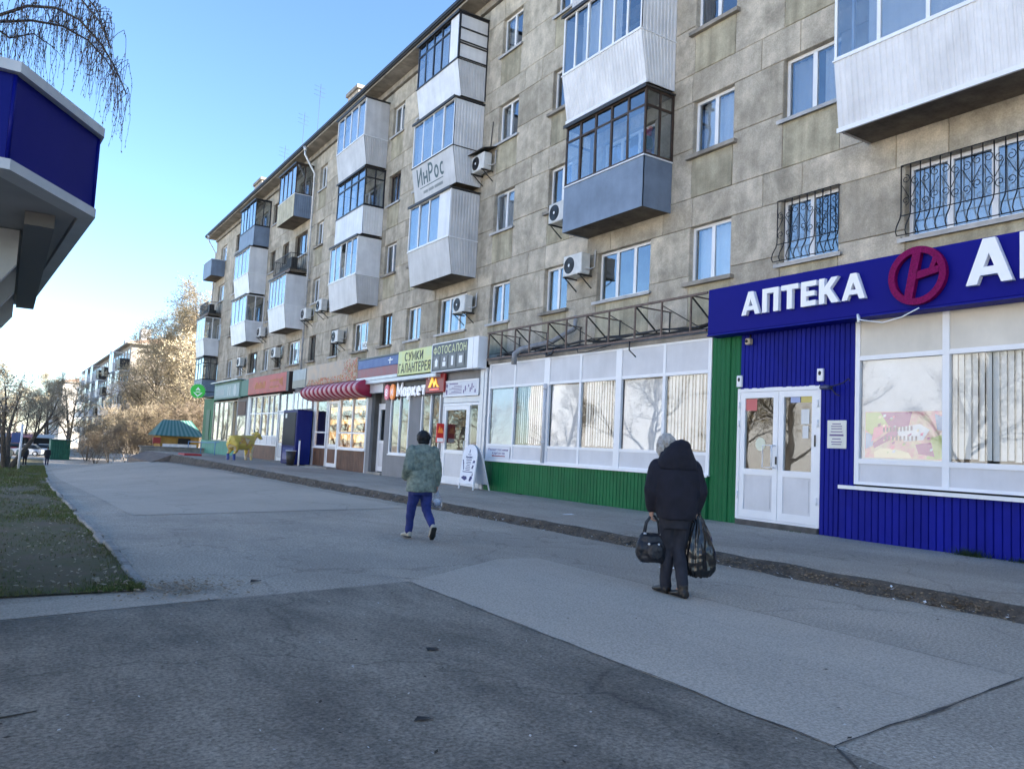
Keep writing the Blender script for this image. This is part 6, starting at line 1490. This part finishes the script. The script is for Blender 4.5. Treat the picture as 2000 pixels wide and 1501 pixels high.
st = thing('red_step', 'small red painted step on the pavement edge left of the cow', 'step', (8.7,46,.1))
part('step', MB().bevbox(8.3,9.2,45.4,47.2,.06,.22,.02), mat('red_step_paint', (.40,.03,.03), .6, var=.2, scale=5), st); part('lower_step', MB().bevbox(8.1,8.29,45.4,47.2,.05,.14,.015), kerbp, st)
t = single('paper_scrap', MB().add([(6.60,6.86,.012),(6.76,6.82,.03),(6.78,6.92,.02),(6.62,6.96,.035),(6.9,6.84,.012),(6.92,6.92,.04)], [(0,1,2,3),(1,4,5,2)]), paper_m, 'crumpled white paper scrap on asphalt left of the white-haired person', 'litter')
t = single('paper_scrap', MB().add([(8.9,11.9,.16),(9.1,11.85,.165),(9.12,11.97,.17),(8.92,12.0,.158)], [(0,1,2,3)]), paper_m, 'flat white paper scrap on the pavement before the green base', 'litter')
def tuft(at, n, h, lab, seed):
    r = random.Random(seed); mb = MB()
    for _ in range(n):
        x, y = at[0]+r.gauss(0,.05), at[1]+r.gauss(0,.12); a = r.uniform(0,6.28); hh = h*r.uniform(.4,1.1); w = .006
        mb.add([(x-w,y,at[2]),(x+w,y,at[2]),(x+math.cos(a)*hh*.5,y+math.sin(a)*hh*.5,at[2]+hh)], [(0,1,2)])
    return single('weed_tuft', mb, mat('weed_green', (.05,.09,.02), .7), lab, 'weed', at, 'weeds along the wall foot')
tuft((11.60,5.95,.135), 260, .13, 'bright green weed tuft at the foot of the blue boards', 3)
tuft((11.62,5.25,.135), 160, .08, 'low weed tuft at the foot of the blue boards, right of the taller one', 4)
tuft((11.60,8.9,.135), 40, .05, 'tiny weed tuft under the pharmacy door step', 5)
tuft((11.62,17.6,.13), 60, .05, 'tiny weed tuft at the foot of the green base', 6)
dsc = mat('dark_scrap', (.035,.032,.03), .8, var=.4, scale=30)
single('flat_scrap', MB().add([(1.77,3.50,.010),(1.82,3.48,.016),(1.87,3.51,.011),(1.81,3.54,.016)], [(0,1,2,3)]), dsc, 'dark flattened scrap on the old asphalt patch, nearest the bottom edge', 'litter')
single('flat_scrap', MB().add([(2.42,4.64,.010),(2.50,4.63,.016),(2.51,4.68,.012),(2.43,4.69,.018)], [(0,1,2,3)]), dsc, 'dark scrap near the middle of the old asphalt patch', 'litter')
single('flat_scrap', MB().add([(2.00,7.38,.010),(2.10,7.37,.03),(2.11,7.43,.012),(2.02,7.44,.026)], [(0,1,2,3)]), dsc, 'small dark scrap on the paler asphalt beyond the old patch', 'litter')
single('fallen_twig', MB().tube([(-.15,4.25,.014),(.02,4.28,.018),(.12,4.30,.013),(.24,4.34,.012)], [.007,.006,.005,.002], 5).tube([(.02,4.28,.018),(.10,4.36,.014)], [.005,.002], 4), mat('fallen_twig_bark', (.05,.04,.03), .9), 'thin fallen twig on the asphalt at the left edge', 'twig')
# ------------------------------------------------------------------ trees
bark = mat('bark', (.14,.115,.09), .95, scale=9, col2=(.065,.055,.045), rnd_amt=.15)
birchbark = mat('birch_bark', (.50,.48,.44), .9, scale=7, col2=(.12,.11,.10))
twig_t = mat('twig_tan', (.34,.295,.225), .9, rnd_amt=.18, scale=.6, col2=(.26,.215,.15))
twig_d = mat('twig_brown', (.20,.155,.115), .9, rnd_amt=.2, scale=.8, col2=(.13,.105,.08))
bud = mat('spring_bud', (.37,.325,.215), .8, rnd_amt=.2, scale=.5, col2=(.33,.265,.165))
bud_d = mat('bush_bud', (.20,.175,.08), .8, rnd_amt=.3, scale=.7, col2=(.13,.085,.055))
def tri_twig(mb, p, d, L, r, rr, droop):
    """two-piece three-sided twig, bending down with droop"""
    q = p+d*L*.5; d2 = (d+Vector((rr.gauss(0,.25),rr.gauss(0,.25),rr.gauss(0,.2)-droop))).normalized(); e = q+d2*L*.5
    u = d.orthogonal().normalized(); w = d.cross(u); vs = []
    for c, k in ((p,r),(q,r*.7)):
        for j in range(3): a = j*2.0944; vs.append(c+(u*math.cos(a)+w*math.sin(a))*k)
    vs.append(e); mb.add(vs, [(0,1,4,3),(1,2,5,4),(2,0,3,5),(3,4,6),(4,5,6),(5,3,6)]); return q, e
def tree_mb(seed, H, r0, n1=11, n2=6, n3=6, n4=6, first=.25, angle=55, droop=.0, spread=.42, buds=2, budsize=.05, twl=.55, stems=1, up=.25):
    rr = random.Random(seed); tk = MB(); tw = MB(); bd = MB()
    def path(p, d, L, k, wob, dr):
        pts = [p]; s = L/k
        for i in range(k):
            d = (d+Vector((rr.gauss(0,wob),rr.gauss(0,wob),rr.gauss(0,wob*.6)+up*.12-dr*(i+1)/k))).normalized(); p = p+d*s; pts.append(p)
        return pts
    def at(pts, t):
        f = t*(len(pts)-1); i = min(int(f), len(pts)-2); return pts[i].lerp(pts[i+1], f-i), (pts[i+1]-pts[i]).normalized()
    def side(d, ang):
        u = d.orthogonal().normalized(); u.rotate(Matrix.Rotation(rr.uniform(0,6.283),3,d)); a = R(ang*rr.uniform(.7,1.25)); return (d*math.cos(a)+u*math.sin(a)).normalized()
    for s in range(stems):
        a = 6.283*s/max(1,stems)+rr.uniform(-.4,.4); d0 = Vector((0,0,1)) if stems == 1 else Vector((math.cos(a)*.45,math.sin(a)*.45,1)).normalized()
        hs = H*rr.uniform(.8,1.0) if stems > 1 else H; rs = r0 if stems == 1 else r0*rr.uniform(.6,1)
        p0 = Vector((math.cos(a)*.12*(stems>1), math.sin(a)*.12*(stems>1), -.3))
        tp = path(p0, d0, hs*.92, 8, .06, 0); tk.tube(tp, [rs*(1-.88*i/8) for i in range(9)], 7, caps=False)
        for i in range(n1):
            t = first+(1-first)*(i+rr.random())/n1; p, d = at(tp, min(.99,t)); L1 = H*spread*(1.15-t)*rr.uniform(.75,1.2)+.5
            b1 = path(p, side(d, angle*(1.1-.4*t)), L1, 5, .12, droop*.3); r1 = max(.012, rs*(1-.85*t)*.5); tk.tube(b1, [r1*(1-.8*k/5) for k in range(6)], 5, caps=False)
            for j in range(n2):
                p, d = at(b1, .2+.8*(j+rr.random())/n2*.99); L2 = L1*.45*rr.uniform(.6,1.2)
                b2 = path(p, side(d, 45), L2, 3, .16, droop*.6); tk.tube(b2, [r1*.4*(1-.7*k/3) for k in range(4)], 3, caps=False)
                for m_ in range(n3):
                    p, d = at(b2, .15+.85*(m_+rr.random())/n3*.99)
                    q, e = tri_twig(tw, p, side(d, 42), twl*rr.uniform(.8,1.6), .011, rr, droop*.7)
                    for w in range(n4):
                        p2 = p.lerp(q, rr.random()) if rr.random() < .4 else q.lerp(e, rr.random())
                        q2, e2 = tri_twig(tw, p2, side((e-p).normalized(), 40), twl*.6*rr.uniform(.6,1.5), .007, rr, droop)
                        for b_ in range(buds):
                            c = q2.lerp(e2, rr.random()); s_ = budsize*rr.uniform(.5,1.2); u = Vector((rr.gauss(0,1),rr.gauss(0,1),rr.gauss(0,1))).normalized(); v = u.orthogonal().normalized()
                            bd.add([c-u*s_, c-v*s_*.6, c+u*s_, c+v*s_*.6], [(0,1,2,3)])
    return tk, tw, bd
TREES = {}
def tree_kind(key, name, mats_, **kw):
    tk, tw, bd = tree_mb(**kw)
    crown = MB(); crown.v = tw.v; crown.f = tw.f; crown.m = [0]*len(tw.f); crown.sm = [False]*len(tw.f); crown.add(bd.v, bd.f, 1)
    TREES[key] = (name, tk.mesh('trunk', mats_[0]), crown.mesh('crown', [mats_[1], mats_[2]]))
tree_kind('tall', 'tall_tree', (bark, twig_t, bud), seed=1, H=20, r0=.34, n1=22, n2=8, n3=7, n4=6, first=.18, angle=50, spread=.36, buds=2, budsize=.085, twl=.9)
tree_kind('tall2', 'tall_tree', (bark, twig_t, bud), seed=2, H=18, r0=.30, n1=20, n2=8, n3=7, n4=6, first=.16, angle=58, spread=.40, droop=.12, buds=2, budsize=.085, twl=.9)
tree_kind('mid', 'bare_tree', (bark, twig_t, bud), seed=3, H=11, r0=.24, n1=12, n2=6, n3=6, n4=5, first=.22, angle=50, spread=.48, buds=3, budsize=.06, twl=.6)
tree_kind('fork', 'forked_tree', (bark, twig_t, bud), seed=4, H=8.5, r0=.30, n1=7, n2=5, n3=4, n4=4, first=.3, angle=40, spread=.42, buds=2, budsize=.05, twl=.5, stems=3)
tree_kind('bush', 'bare_bush', (bark, twig_d, bud_d), seed=5, H=5.2, r0=.07, n1=8, n2=6, n3=6, n4=5, first=.15, angle=45, spread=.5, buds=1, budsize=.04, twl=.45, stems=5)
tree_kind('bush2', 'bare_bush', (bark, twig_t, bud_d), seed=6, H=6.0, r0=.08, n1=8, n2=6, n3=6, n4=5, first=.15, angle=48, spread=.5, droop=.2, buds=1, budsize=.05, twl=.5, stems=4)
tree_kind('weep', 'weeping_birch', (birchbark, twig_d, bud_d), seed=7, H=8.5, r0=.15, n1=12, n2=6, n3=6, n4=5, first=.3, angle=50, spread=.36, droop=.75, buds=2, budsize=.03, twl=.55, up=.1)
def tree(key, x, y, label, s=1.0, rz=0.0, group=None, dz=0):
    name, a, b = TREES[key]
    t = thing(name, label, 'bush' if 'bush' in name else 'tree', (x,y,gz(x,y)+dz), group, rz); t.scale = (s,s,s)
    for nm, me in (('trunk',a),('crown',b)): lpart(nm, me, t)
    return t
G1 = 'tall trees beyond the end of the block'
tree('tall', 16.4, 86, 'tallest sunlit tree beyond the far end of the block', 1.0, 0, G1)
tree('tall2', 18.0, 92, 'sunlit bare tree right of the tallest tree, behind the bushes', .93, 2, G1)
tree('tall', 20.0, 90, 'sunlit bare tree half hidden behind the corner of the block', 1.0, 4, G1)
tree('tall2', 19.5, 103, 'sunlit bare tree rearmost of the group beyond the block', 1.05, 1, G1)
tree('tall', 14.2, 92, 'sunlit bare tree leftmost at the end of the block, before the second gable', .78, 5.1, G1)
tree('tall2', 14.6, 99, 'sunlit bare tree at the left of the group beyond the block', .82, 3.3, G1)
tree('tall', 23.5, 96, 'sunlit bare tree mostly hidden by the block corner', .95, 5, G1)
G2 = 'bare bushes before the second block'
for i, (k, x, y, s, lab) in enumerate((('bush',9.6,78,.85,'brown bare bush nearest the street before the second block'),('bush2',11.2,82,1.0,'olive bare bush between the brown bush and the green striped kiosk'),
        ('bush',12.6,79,1.15,'dark brown bush right behind the green striped kiosk roof'),('bush2',9.4,90,.85,'tan bush before the left balconies of the second block'),('bush',12.0,94,1.15,'large brown bush hiding the gable of the second block'),
        ('bush2',13.6,92,1.45,'tallest tan bush before the gable of the second block'),('bush',14.8,84,1.3,'dark bush close to the far corner of the first block'),('bush2',8.0,99,.8,'small tan bush at the street side behind the others'),
        ('bush',16.4,80,1.25,'dark bush partly hidden by the first block'),('bush2',15.3,97,1.5,'pale tan bush high before the second block gable'),('bush',7.7,86,.62,'low brown bush at the street edge'))):
    tree(k, x, y, lab, s, i*1.3, G2)
G3 = 'trees along the far street'
for i, (k, x, y, s, lab) in enumerate((('fork',.35,58,.82,'dark forked tree on the lawn at the far left'),('mid',7.4,121,.95,'sunlit tree left of the second block, nearest of its row'),('mid',8.4,140,1.1,'sunlit tree behind the nearest tree left of the second block'),
        ('mid',3.3,150,.9,'golden tree over the far end of the street'),('tall2',6.6,160,.75,'tall sunlit tree at the left end of the second block'),('mid',-.9,105,.85,'golden bare tree behind the forked tree'),
        ('mid',-1.6,92,.9,'bare tree at the left edge behind the forked tree'),('mid',1.8,200,1.2,'far golden tree at the vanishing point of the street'),('mid',-2,135,1.1,'far golden tree left of the vanishing point'),('mid',9.5,240,1.4,'farthest tree right of the street end'),('mid',5.2,185,1.0,'far tree before the third block'),('tall2',-4,170,.8,'far tall tree at the left edge of the photograph'))):
    tree(k, x, y, lab, s, i*2.1, G3)
tree('weep', -1.25, 44, 'weeping birch with hanging twigs at the left edge over the lawn', .85, 1.0)
G4 = 'trees across the lawn'
for i in range(11):
    x = -14-(i*7 % 9); y = -6+i*9.0
    tree(('mid','tall2','mid','tall')[i % 4], x, y, 'bare spring tree across the lawn outside the left edge of the photograph', (1.0,.62,1.15,.55)[i % 4], i*1.7, G4)

# --- the birch whose hanging twigs fill the upper left corner
bt = thing('weeping_birch', 'weeping birch with hanging catkin twigs in the upper left corner above the kiosk', 'tree', (-4.2,13.2,0))
WLb = WL[bt.name]
def PX(px, py, dy=0.0):
    """a point 12.5 m up the street, in metres, laid out from where the twigs hang"""
    k = (12.5+dy)/12.5; return Vector(((-.51+.0066*px)*k, 12.5+dy, (1.33+(5.70-.0069*py+.0021*px)*k)))
mb = MB().tube([(-4.2,13.2,-.1),(-4.1,13.2,3),(-4.0,13.15,6),(-3.8,13.1,8.6),(-3.7,13.1,10.2)], [.2,.17,.13,.08,.03], 9)
rr = random.Random(77); LB = [([(-420,150),(-250,20),(-120,-10),(0,28),(45,8),(95,10),(140,34),(185,85),(215,135),(243,195)], 0.0, .026),
      ([(-420,200),(-260,90),(-120,45),(0,42),(55,38),(110,48),(160,78),(196,118),(222,158)], .4, .022),
      ([(-420,60),(-240,-60),(-100,-80),(0,-60),(80,-48),(140,-10),(180,40),(205,95)], -.5, .024),
      ([(-420,120),(-230,10),(-110,0),(-30,35),(20,75),(60,65),(100,95)], .8, .020),
      ([(-420,80),(-200,-90),(-60,-110),(60,-80),(130,-40),(170,10),(192,60)], .2, .02),
      ([(-300,150),(-150,60),(-60,70),(-20,110),(10,150)], -.3, .02)]
tw = MB(); ct = MB()
def hang(p, L):
    n = max(3, int(L/.10)); pts = [p]; d = Vector((rr.gauss(.05,.25), rr.gauss(0,.25), -.6)).normalized()
    for i in range(n):
        d = (d*.6+Vector((rr.gauss(0,.12), rr.gauss(0,.12), -.55))).normalized(); pts.append(pts[-1]+d*L/n)
    tw.tube(pts, [.0042*(1-.6*i/n) for i in range(n+1)], 3, caps=False)
    for i in range(1, n+1):
        for q in range(2):
            if rr.random() < .62:
                c = pts[i-1].lerp(pts[i], rr.random()); e = c+Vector((rr.gauss(0,.012), rr.gauss(0,.012), -rr.uniform(.02,.055))); w = rr.uniform(.004,.0075); a = rr.uniform(0,3.14); u = Vector((math.cos(a)*w, math.sin(a)*w, 0)); v = Vector((-u.y,u.x,0)); m_ = c.lerp(e,.5)
                ct.add([c, m_-u, m_-v, m_+u, m_+v, e], [(0,1,2),(0,2,3),(0,3,4),(0,4,1),(5,2,1),(5,3,2),(5,4,3),(5,1,4)], 0 if rr.random() < .8 else 1)
for pts, dy, r0 in LB:
    P = [PX(*q, dy+.15*math.sin(i*1.7)) for i, q in enumerate(pts)]; k = len(P)
    mb.tube(P, [r0*(1.25-i/k) for i in range(k)], 6)
    for i in range(2, k-1):
        seg = P[i+1]-P[i]
        for j in range(int(seg.length/.024)):
            p = P[i]+seg*rr.random(); side_ = Vector((rr.gauss(.02,.07), rr.gauss(0,.22), rr.gauss(.02,.07))); 
            tw.tube([p, p+side_*.6+Vector((0,0,.02)), p+side_], [.005,.004,.0035], 3, caps=False)
            hang(p+side_, rr.uniform(.25,.95)*(1.0 if i > k-5 else .8))
part('trunk', mb, bark, bt); part('crown', tw, mat('birch_twig', (.075,.055,.05), .9), bt); part('catkins', ct, [mat('catkin', (.13,.085,.05), .9), mat('catkin_olive', (.14,.13,.05), .9)], bt)

# ------------------------------------------------------------------ blocks of flats farther along
def far_block(name, label, x0, x1, y0, y1, zb, zt, wallm, nf=5, gable=True, bal=(), face_x=None, grp='blocks of flats farther along the street'):
    t = thing(name, label, 'building', (x0, y0, zb), grp)
    part('wall', MB().box(x0+.02, x1, y0, y1, zb-1.5, zt), wallm, t)
    part('eave', MB().box(x0-.6, x1+.6, y0-.6, y1+.6, zt+.002, zt+.18), slabmat, t)
    rf = part('roof', MB().add([(x0-.6,y0-.6,zt+.182),(x1+.6,y0-.6,zt+.182),(x1+.6,y1+.6,zt+.182),(x0-.6,y1+.6,zt+.182),((x0+x1)/2,y0+6,zt+2.2),((x0+x1)/2,y1-6,zt+2.2)], [(0,1,4),(1,2,5,4),(2,3,5),(3,0,4,5),(3,2,1,0)]), mat('rust_roof', (.24,.16,.11), .8, var=.3), t)
    for k, yy in enumerate((y0+5, y0+22, y0+40)):
        if yy < y1-4: part('chimney', MB().bevbox(x0+1.5,x0+2.7,yy-1,yy+1,zt+.3,zt+2.6,.03), mat('far_chimney', (.40,.40,.42), .9, var=.2), rf)
    h = (zt-zb)/nf; n = int((y1-y0)/3.2); wm = MB().box(-.015,.02,-.7,.7,0,1.4).mesh('window', pvc); pm_ = MB().box(-.02,-.016,-.6,-.04,.1,1.3).box(-.02,-.016,.04,.6,.1,1.3).mesh('pane', pane_m)
    for f in range(nf):
        for i in range(n):
            yc = y0+1.8+i*(y1-y0-2)/n; zz = zb+f*h+.95
            w = put('window', wm, t, (x0, yc, zz)); put('pane', pm_, w, (x0, yc, zz))
        if gable:
            for xc in (x0+3.6, x0+8.5):
                w = put('window', wm, t, (xc, y0-.005, zb+f*h+.95)); w.rotation_euler = (0,0,R(90)); p = put('pane', pm_, w, (xc, y0-.005, zb+f*h+.95))
                p.location = (0,0,0)
        for (a, b, styl) in bal:
            if f == 0: continue
            z = zb+f*h; c = styl[(f-1) % len(styl)]
            mt = {'w': whiteclad, 'g': greyclad, 'd': darkmetal, 'b': bluegrey}[c]
            q = part('balcony', MB().box(x0-1.0, x0, a, b, z-.12, z+.0).slab((x0-1.0,b,z+.001),(x0-1.0,a,z+.001),(x0-1.12,a,z+1.1),(x0-1.12,b,z+1.1),.03,(-1,0,0)).box(x0-1.09,x0,a,a+.04,z+.01,z+1.1).box(x0-1.09,x0,b-.04,b,z+.01,z+1.1), mt, t)
            if c != 'd':
                part('pane', MB().box(x0-1.08,x0-1.06,a+.05,b-.05,z+1.15,z+2.45).box(x0-1.04,x0-.05,a+.01,a+.03,z+1.15,z+2.45), pane_m, q)
                part('glazing_frame', MB().box(x0-1.11,x0,a-.01,b+.01,z+2.46,z+2.53).box(x0-1.11,x0-1.05,a,a+.06,z+1.101,z+2.46).box(x0-1.11,x0-1.05,b-.06,b,z+1.101,z+2.46).box(x0-1.11,x0-1.05,(a+b)/2-.03,(a+b)/2+.03,z+1.101,z+2.46), pvc, q)
    return t
fw1 = mat('far_wall', (.36,.32,.27), .9, scale=.6, col2=(.26,.23,.20), streak=.1)
far_block('apartment_building', 'second five-storey block of flats beyond the bushes, with a brown roof', 12.9, 25, 111, 181, -2.4, 12.35, fw1, 5, True,
          ((112,116.5,'gwwd'),(120,125,'wgww'),(131,135,'dwdd'),(139,143,'wdwd'),(150,154,'wwgw'),(160,165,'gwww'),(172,177,'wwww')))
far_block('apartment_building', 'third block of flats at the end of the street, pale grey and far away', 11.0, 24, 215, 290, -3.6, 12.0, mat('far_wall_pale', (.42,.40,.37), .9, var=.1), 5, True, ((220,225,'wdwg'),(240,245,'wwdw')))
for i, (y0, y1, c) in enumerate(((-45,22,(.72,.70,.66)),(34,98,(.72,.71,.69)))):
    far_block('apartment_building', ('pale block of flats across the street, outside the left edge near the camera','white block of flats across the street, outside the left edge farther along')[i], -54, -42, y0, y1, -.6, 14.6, mat('across_wall_%d' % i, c, .9, var=.1), 5, False)
# windows of the facing blocks look toward the street
# ------------------------------------------------------------------ small things at the end of the street
zk = gz(12.5,72)
fk = thing('market_kiosk', 'small kiosk with a green striped roof and a yellow front beyond the block', 'kiosk', (12.6,72,zk), None)
part('body', MB().bevbox(11.2,14.3,72.2,75.5,zk,1.0,.02), mat('kiosk_yellow', (.38,.22,.05), .6, var=.2, scale=2), fk)
mb = MB(); grs = [mat('roof_green', (.035,.13,.105), .5), mat('roof_pale', (.13,.215,.19), .5)]
n_ = 21
for i in range(n_):
    u0, u1 = i/n_, (i+1)/n_; a = Vector((10.7,71.6,1.05)); b_ = Vector((14.6,71.6,1.05)); c_ = Vector((11.5,73.6,2.4)); d_ = Vector((13.8,73.6,2.4))
    q = [a.lerp(b_,u0), a.lerp(b_,u1), c_.lerp(d_,u1), c_.lerp(d_,u0)]
    part('roof_strip', MB().slab(*q, .05, (0,-.56,.83)), grs[i % 2], fk)
part('roof_back', MB().add([(10.7,71.6,1.03),(11.5,73.6,2.38),(13.8,73.6,2.38),(14.6,71.6,1.03),(10.7,76,1.03),(14.6,76,1.03)], [(0,1,4),(3,5,2),(1,2,5,4)]), grs[0], fk)
part('red_sign', MB().bevbox(10.6,11.19,71.9,72.3,.35,.85,.02), mat('kiosk_red', (.30,.04,.035), .5), fk)
part('counter', MB().box(11.4,14.1,72.1,72.19,-.1,.35), whiteclad, fk); part('hatch', MB().box(12.6,13.6,72.12,72.19,.36,.85), blackm, fk)
def car(x, y, rz, lab, body):
    z = gz(x,y); t = thing('parked_car', lab, 'car', (x,y,z), 'parked cars at the end of the street', rz)
    b = MB()
    def sec(yy, w, zl, zh): return [(-w,yy,zl),(-w*1.03,yy,(zl+zh)/2),(-w*.93,yy,zh),(w*.93,yy,zh),(w*1.03,yy,(zl+zh)/2),(w,yy,zl)]
    b.loft([sec(-2.1,.7,.35,.70), sec(-1.95,.83,.25,.86), sec(-1.0,.87,.22,.90), sec(.9,.87,.22,.92), sec(1.85,.84,.25,.82), sec(2.1,.72,.35,.66)], 0, True, False)
    lpart('body', b.mesh('body', body), t)
    c = MB(); c.loft([sec(-1.75,.74,.88,.90), sec(-1.05,.66,.88,1.42), sec(.15,.66,.90,1.44), sec(1.0,.76,.90,.92)], 0, True, False); lpart('cabin_glass', c.mesh('cabin_glass', mat('car_glass', (.02,.025,.03), .08)), t)
    c = MB().box(-.60,.60,-1.05,.12,1.425,1.47); lpart('roof', c.mesh('roof', body), t)
    for sx in (-.80,.80):
        for sy in (-1.3,1.3):
            w = MB().tube([(sx-.11,sy,.31),(sx+.11,sy,.31)], .31, 14, caps=True, smooth=False); wo = lpart('wheel', w.mesh('wheel', blackm), t)
            rmm = MB().tube([(sx-.115,sy,.31),(sx+.115,sy,.31)], .18, 10, smooth=False); lpart('rim', rmm.mesh('rim', galv), wo)
    c = MB().box(-.75,-.45,2.05,2.1,.55,.68).box(.45,.75,2.05,2.1,.55,.68); lpart('headlight', c.mesh('headlight', white_l), t)
    return t
wc = mat('car_white', (.75,.76,.78), .25); sc_ = mat('car_silver', (.40,.42,.45), .3, metal=.4); rc = mat('car_red', (.30,.03,.03), .3)
car(12.9, 69.2, R(82), 'white car parked in front of the green striped kiosk', wc)
car(-.9, 74, R(20), 'white car at the far left edge behind the forked tree', wc)
car(2.6, 118, R(75), 'silver car across the far end of the street', sc_)
car(4.4, 126, R(85), 'white car far down the street near the green container', wc)
car(1.0, 128, R(95), 'red car at the far end of the street', rc)
zc = gz(5.6,101); gc = thing('green_container', 'dark green ribbed container at the right edge of the far street', 'container', (5.6,101,zc))
part('body', MB().bevbox(4.5,6.4,100,104,zc,zc+2.1,.03).ribs((4.5,99.98,zc+.1),(6.4,99.98,zc+.1),(4.5,99.98,zc+2.0),(6.4,99.98,zc+2.0),8,.05,(0,-1,0)), mat('container_green', (.015,.10,.065), .6, var=.2), gc)
part('lid', MB().bevbox(4.45,6.45,99.9,104.1,zc+2.105,zc+2.2,.02), mat('container_lid', (.012,.075,.05), .6), gc)
zz = gz(.95,56); sg_ = thing('street_sign', 'blue sign panel on a thin white post beside the forked tree', 'sign', (.95,56,zz))
part('post', MB().tube([(.95,56,zz-.1),(.95,56,zz+2.7)], .07, 8), pvc, sg_); part('panel', MB().bevbox(.45,.9,55.95,56.0,zz+1.6,zz+2.2,.01), mat('sign_blue', (.06,.10,.27), .4), sg_)
for i, (x, y, w, c, lab) in enumerate(((2.3,150,3.2,(.50,.22,.20),'pinkish market stall at the far end of the street'),(5.6,155,3,(.62,.55,.50),'pale market stall at the far end of the street'),(-.6,140,2.6,(.30,.30,.34),'grey stall far left behind the forked tree'))):
    z = gz(x,y); t = thing('market_stall', lab, 'stall', (x,y,z), 'stalls at the far end of the street')
    part('booth', MB().bevbox(x-w/2,x+w/2,y,y+2.5,z,z+2.5,.03), mat('stall_%d' % i, c, .7, var=.2, scale=2), t); part('awning', MB().slab((x-w/2-.2,y-.9,z+2.2),(x+w/2+.2,y-.9,z+2.2),(x+w/2+.2,y+.3,z+2.75),(x-w/2-.2,y+.3,z+2.75),.05,(0,-.4,1)), mat('stall_awning_%d' % i, tuple(min(.7,v*1.2) for v in c), .7), t); part('opening', MB().box(x-w/2+.3,x+w/2-.3,y-.02,y-.003,z+1.0,z+2.1), blackm, t)
# wire fence of the yard behind the bushes
zf = gz(9,84)
fe = thing('picket_fence', 'grey picket fence at the foot of the bushes', 'fence', (9,84,zf))
mb = MB()
for i in range(60):
    x = 7.9+i*.11
    if i < 48: part('picket', MB().bar((x,76.0-i*.02,gz(x,76)-.05),(x,76.0-i*.02,gz(x,76)+1.1),.045,.02), galv, fe)
part('rail', MB().bar((7.85,76.03,gz(8,76)+.35),(13.2,75.0,gz(13,76)+.35),.04).bar((7.85,76.03,gz(8,76)+.9),(13.2,75.0,gz(13,76)+.9),.04), galv, fe)
